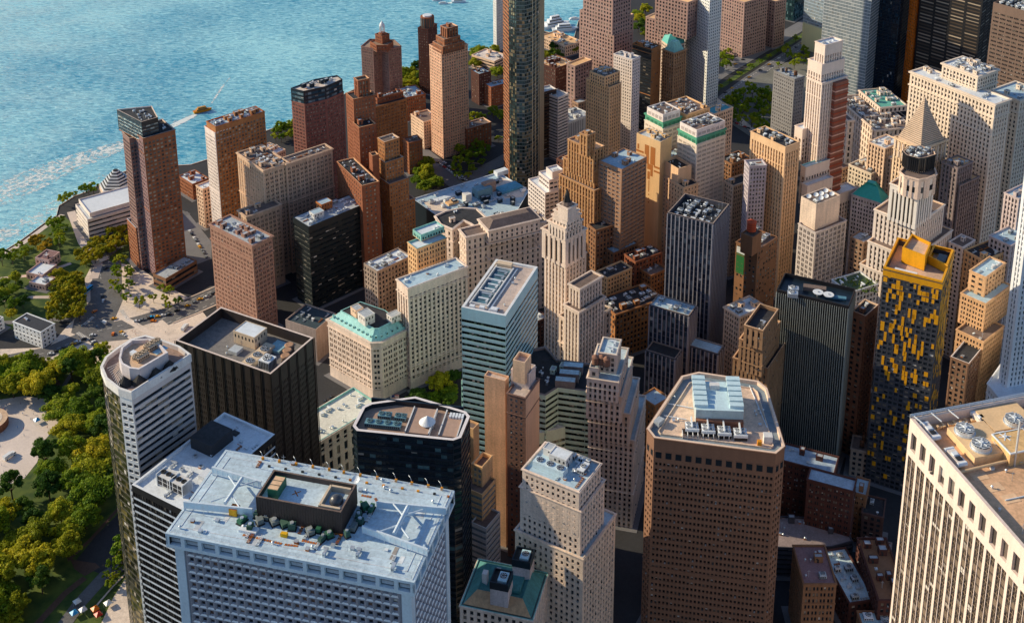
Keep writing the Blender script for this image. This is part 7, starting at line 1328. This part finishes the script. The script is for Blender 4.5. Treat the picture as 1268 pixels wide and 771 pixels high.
def person_mesh():
    me = bpy.data.meshes.new('person'); V = [(0, 0, .95), (0, 0, 1.2), (0, 0, 1.45), (0, .01, 1.56), (0, .02, 1.68), (-.1, 0, .9), (-.11, .03, .5), (-.12, .0, .06), (-.12, .12, .04), (.1, 0, .9), (.11, -.03, .5), (.12, -.1, .06), (.12, .02, .04), (-.2, 0, 1.42), (-.25, -.02, 1.15), (-.25, .06, .88), (.2, 0, 1.42), (.25, .02, 1.15), (.25, .1, .9)]
    E_ = [(0, 1), (1, 2), (2, 3), (3, 4), (0, 5), (5, 6), (6, 7), (7, 8), (0, 9), (9, 10), (10, 11), (11, 12), (2, 13), (13, 14), (14, 15), (2, 16), (16, 17), (17, 18)]; me.from_pydata(V, E_, []); ob = bpy.data.objects.new('person', me); C.objects.link(ob)
    md = ob.modifiers.new('s', 'SKIN'); rad = [.15, .14, .15, .06, .105, .1, .07, .05, .04, .1, .07, .05, .04, .06, .045, .035, .06, .045, .035]
    for i, x in enumerate(rad): me.skin_vertices[0].data[i].radius = (x, x*.8)
    me.skin_vertices[0].data[0].use_root = True; ob.modifiers.new('u', 'SUBSURF').levels = 1
    dg = bpy.context.evaluated_depsgraph_get(); out = bpy.data.meshes.new_from_object(ob.evaluated_get(dg)); bpy.data.objects.remove(ob); return out
try:
    pmb = person_mesh(); SKIN = wall((.5, .3, .2), .1); PV = []
    for k, (a_, b_) in enumerate((('white', 'black'), ('red', 'grey'), ('black', 'blue'), ('blue', 'black'))):
        me = pmb.copy(); me.materials.clear()
        for m in (PAINT[a_], PAINT[b_], SKIN): me.materials.append(m)
        for p in me.polygons: z = p.center.z; p.material_index = 2 if z > 1.5 else (0 if z > .93 else 1)
        PV.append((me, a_, b_))
    mb = MB(); mb.cyl((0, 0), .11, 1.7, 1.77, DARKM, 10, .07); ho = mb.build('hair'); hair = ho.data; bpy.data.objects.remove(ho)
    ps = [(5, 585), (12, 592), (20, 588), (26, 594), (9, 597), (32, 590), (42, 562), (46, 568), (52, 552), (55, 548), (58, 545), (61, 540), (64, 538), (60, 535), (30, 540), (22, 530), (40, 520), (120, 405), (110, 398), (132, 388), (160, 406), (170, 398), (205, 412), (118, 430), (90, 424), (82, 418)]+[(random.uniform(90, 225), random.uniform(392, 432)) for _ in range(26)]+[(random.uniform(2, 60), random.uniform(500, 600)) for _ in range(22)]
    for (px, py) in ps:
        me, a_, b_ = random.choice(PV); x, y = at(px, py); o = bpy.data.objects.new('person', me); C.objects.link(o); o.location = (x, y, .15); o.rotation_euler.z = random.random()*6.28
        tag(o, 'person walking in %s top and %s trousers on the open paving' % (a_, b_), 'person', 'people on the plazas'); h_ = bpy.data.objects.new('hair', hair); C.objects.link(h_); h_.parent = o
except Exception as e: print('people', e)
def flag(px, py, z0, h, label, cols):
    x, y = at(px, py, z0); r = root('flagpole', x, y, z0, label, 'flagpole'); mb = MB(); mb.bar((x, y, z0), (x, y, z0+h), .16, WHITEM); mb.build('pole', r); mb = MB(); d = unit(R(10)); n = unit(R(100))
    for k in range(7): mb.box((x+d[0]*.2, y+d[1]*.2), d, n, 5, .05, z0+h-3.4+k*.48, z0+h-3.4+(k+1)*.48-.02, cols[k % 2])
    if len(cols) > 2: mb.box((x+d[0]*.18-n[0]*.04, y+d[1]*.18-n[1]*.04), d, n, 2.2, .14, z0+h-1.7, z0+h+.02, cols[2])
    mb.build('flag', r)
flag(485, 512, 18, 14, 'flagpole with striped red and white flag before the corner building', (PAINT['red'], PAINT['white'], wall((.03, .05, .2))))
# street edge filler: low podiums of pavement around every foot so streets read with kerbs
mb = MB()
for lab, gs in FOOT:
    P = gs[-1][0]
    if gs[-1][2] == 0: 
        Q_ = inset(P, -3.2); _z[0] += .0007; mb.face([Z3(p, .14+_z[0]*.02) for p in Q_], PAVG)
        for i in range(len(Q_)): j = (i+1) % len(Q_); mb.face([Z3(Q_[i], 0), Z3(Q_[j], 0), Z3(Q_[j], .14), Z3(Q_[i], .14)], PAVG)
o = mb.build('sidewalk'); o['kind'] = 'structure'
print(GC); print('OBJECTS', len(C.objects), 'TREES', TREES[0], 'POLYS', sum(len(o.data.polygons) for o in C.objects if o.type == 'MESH'))
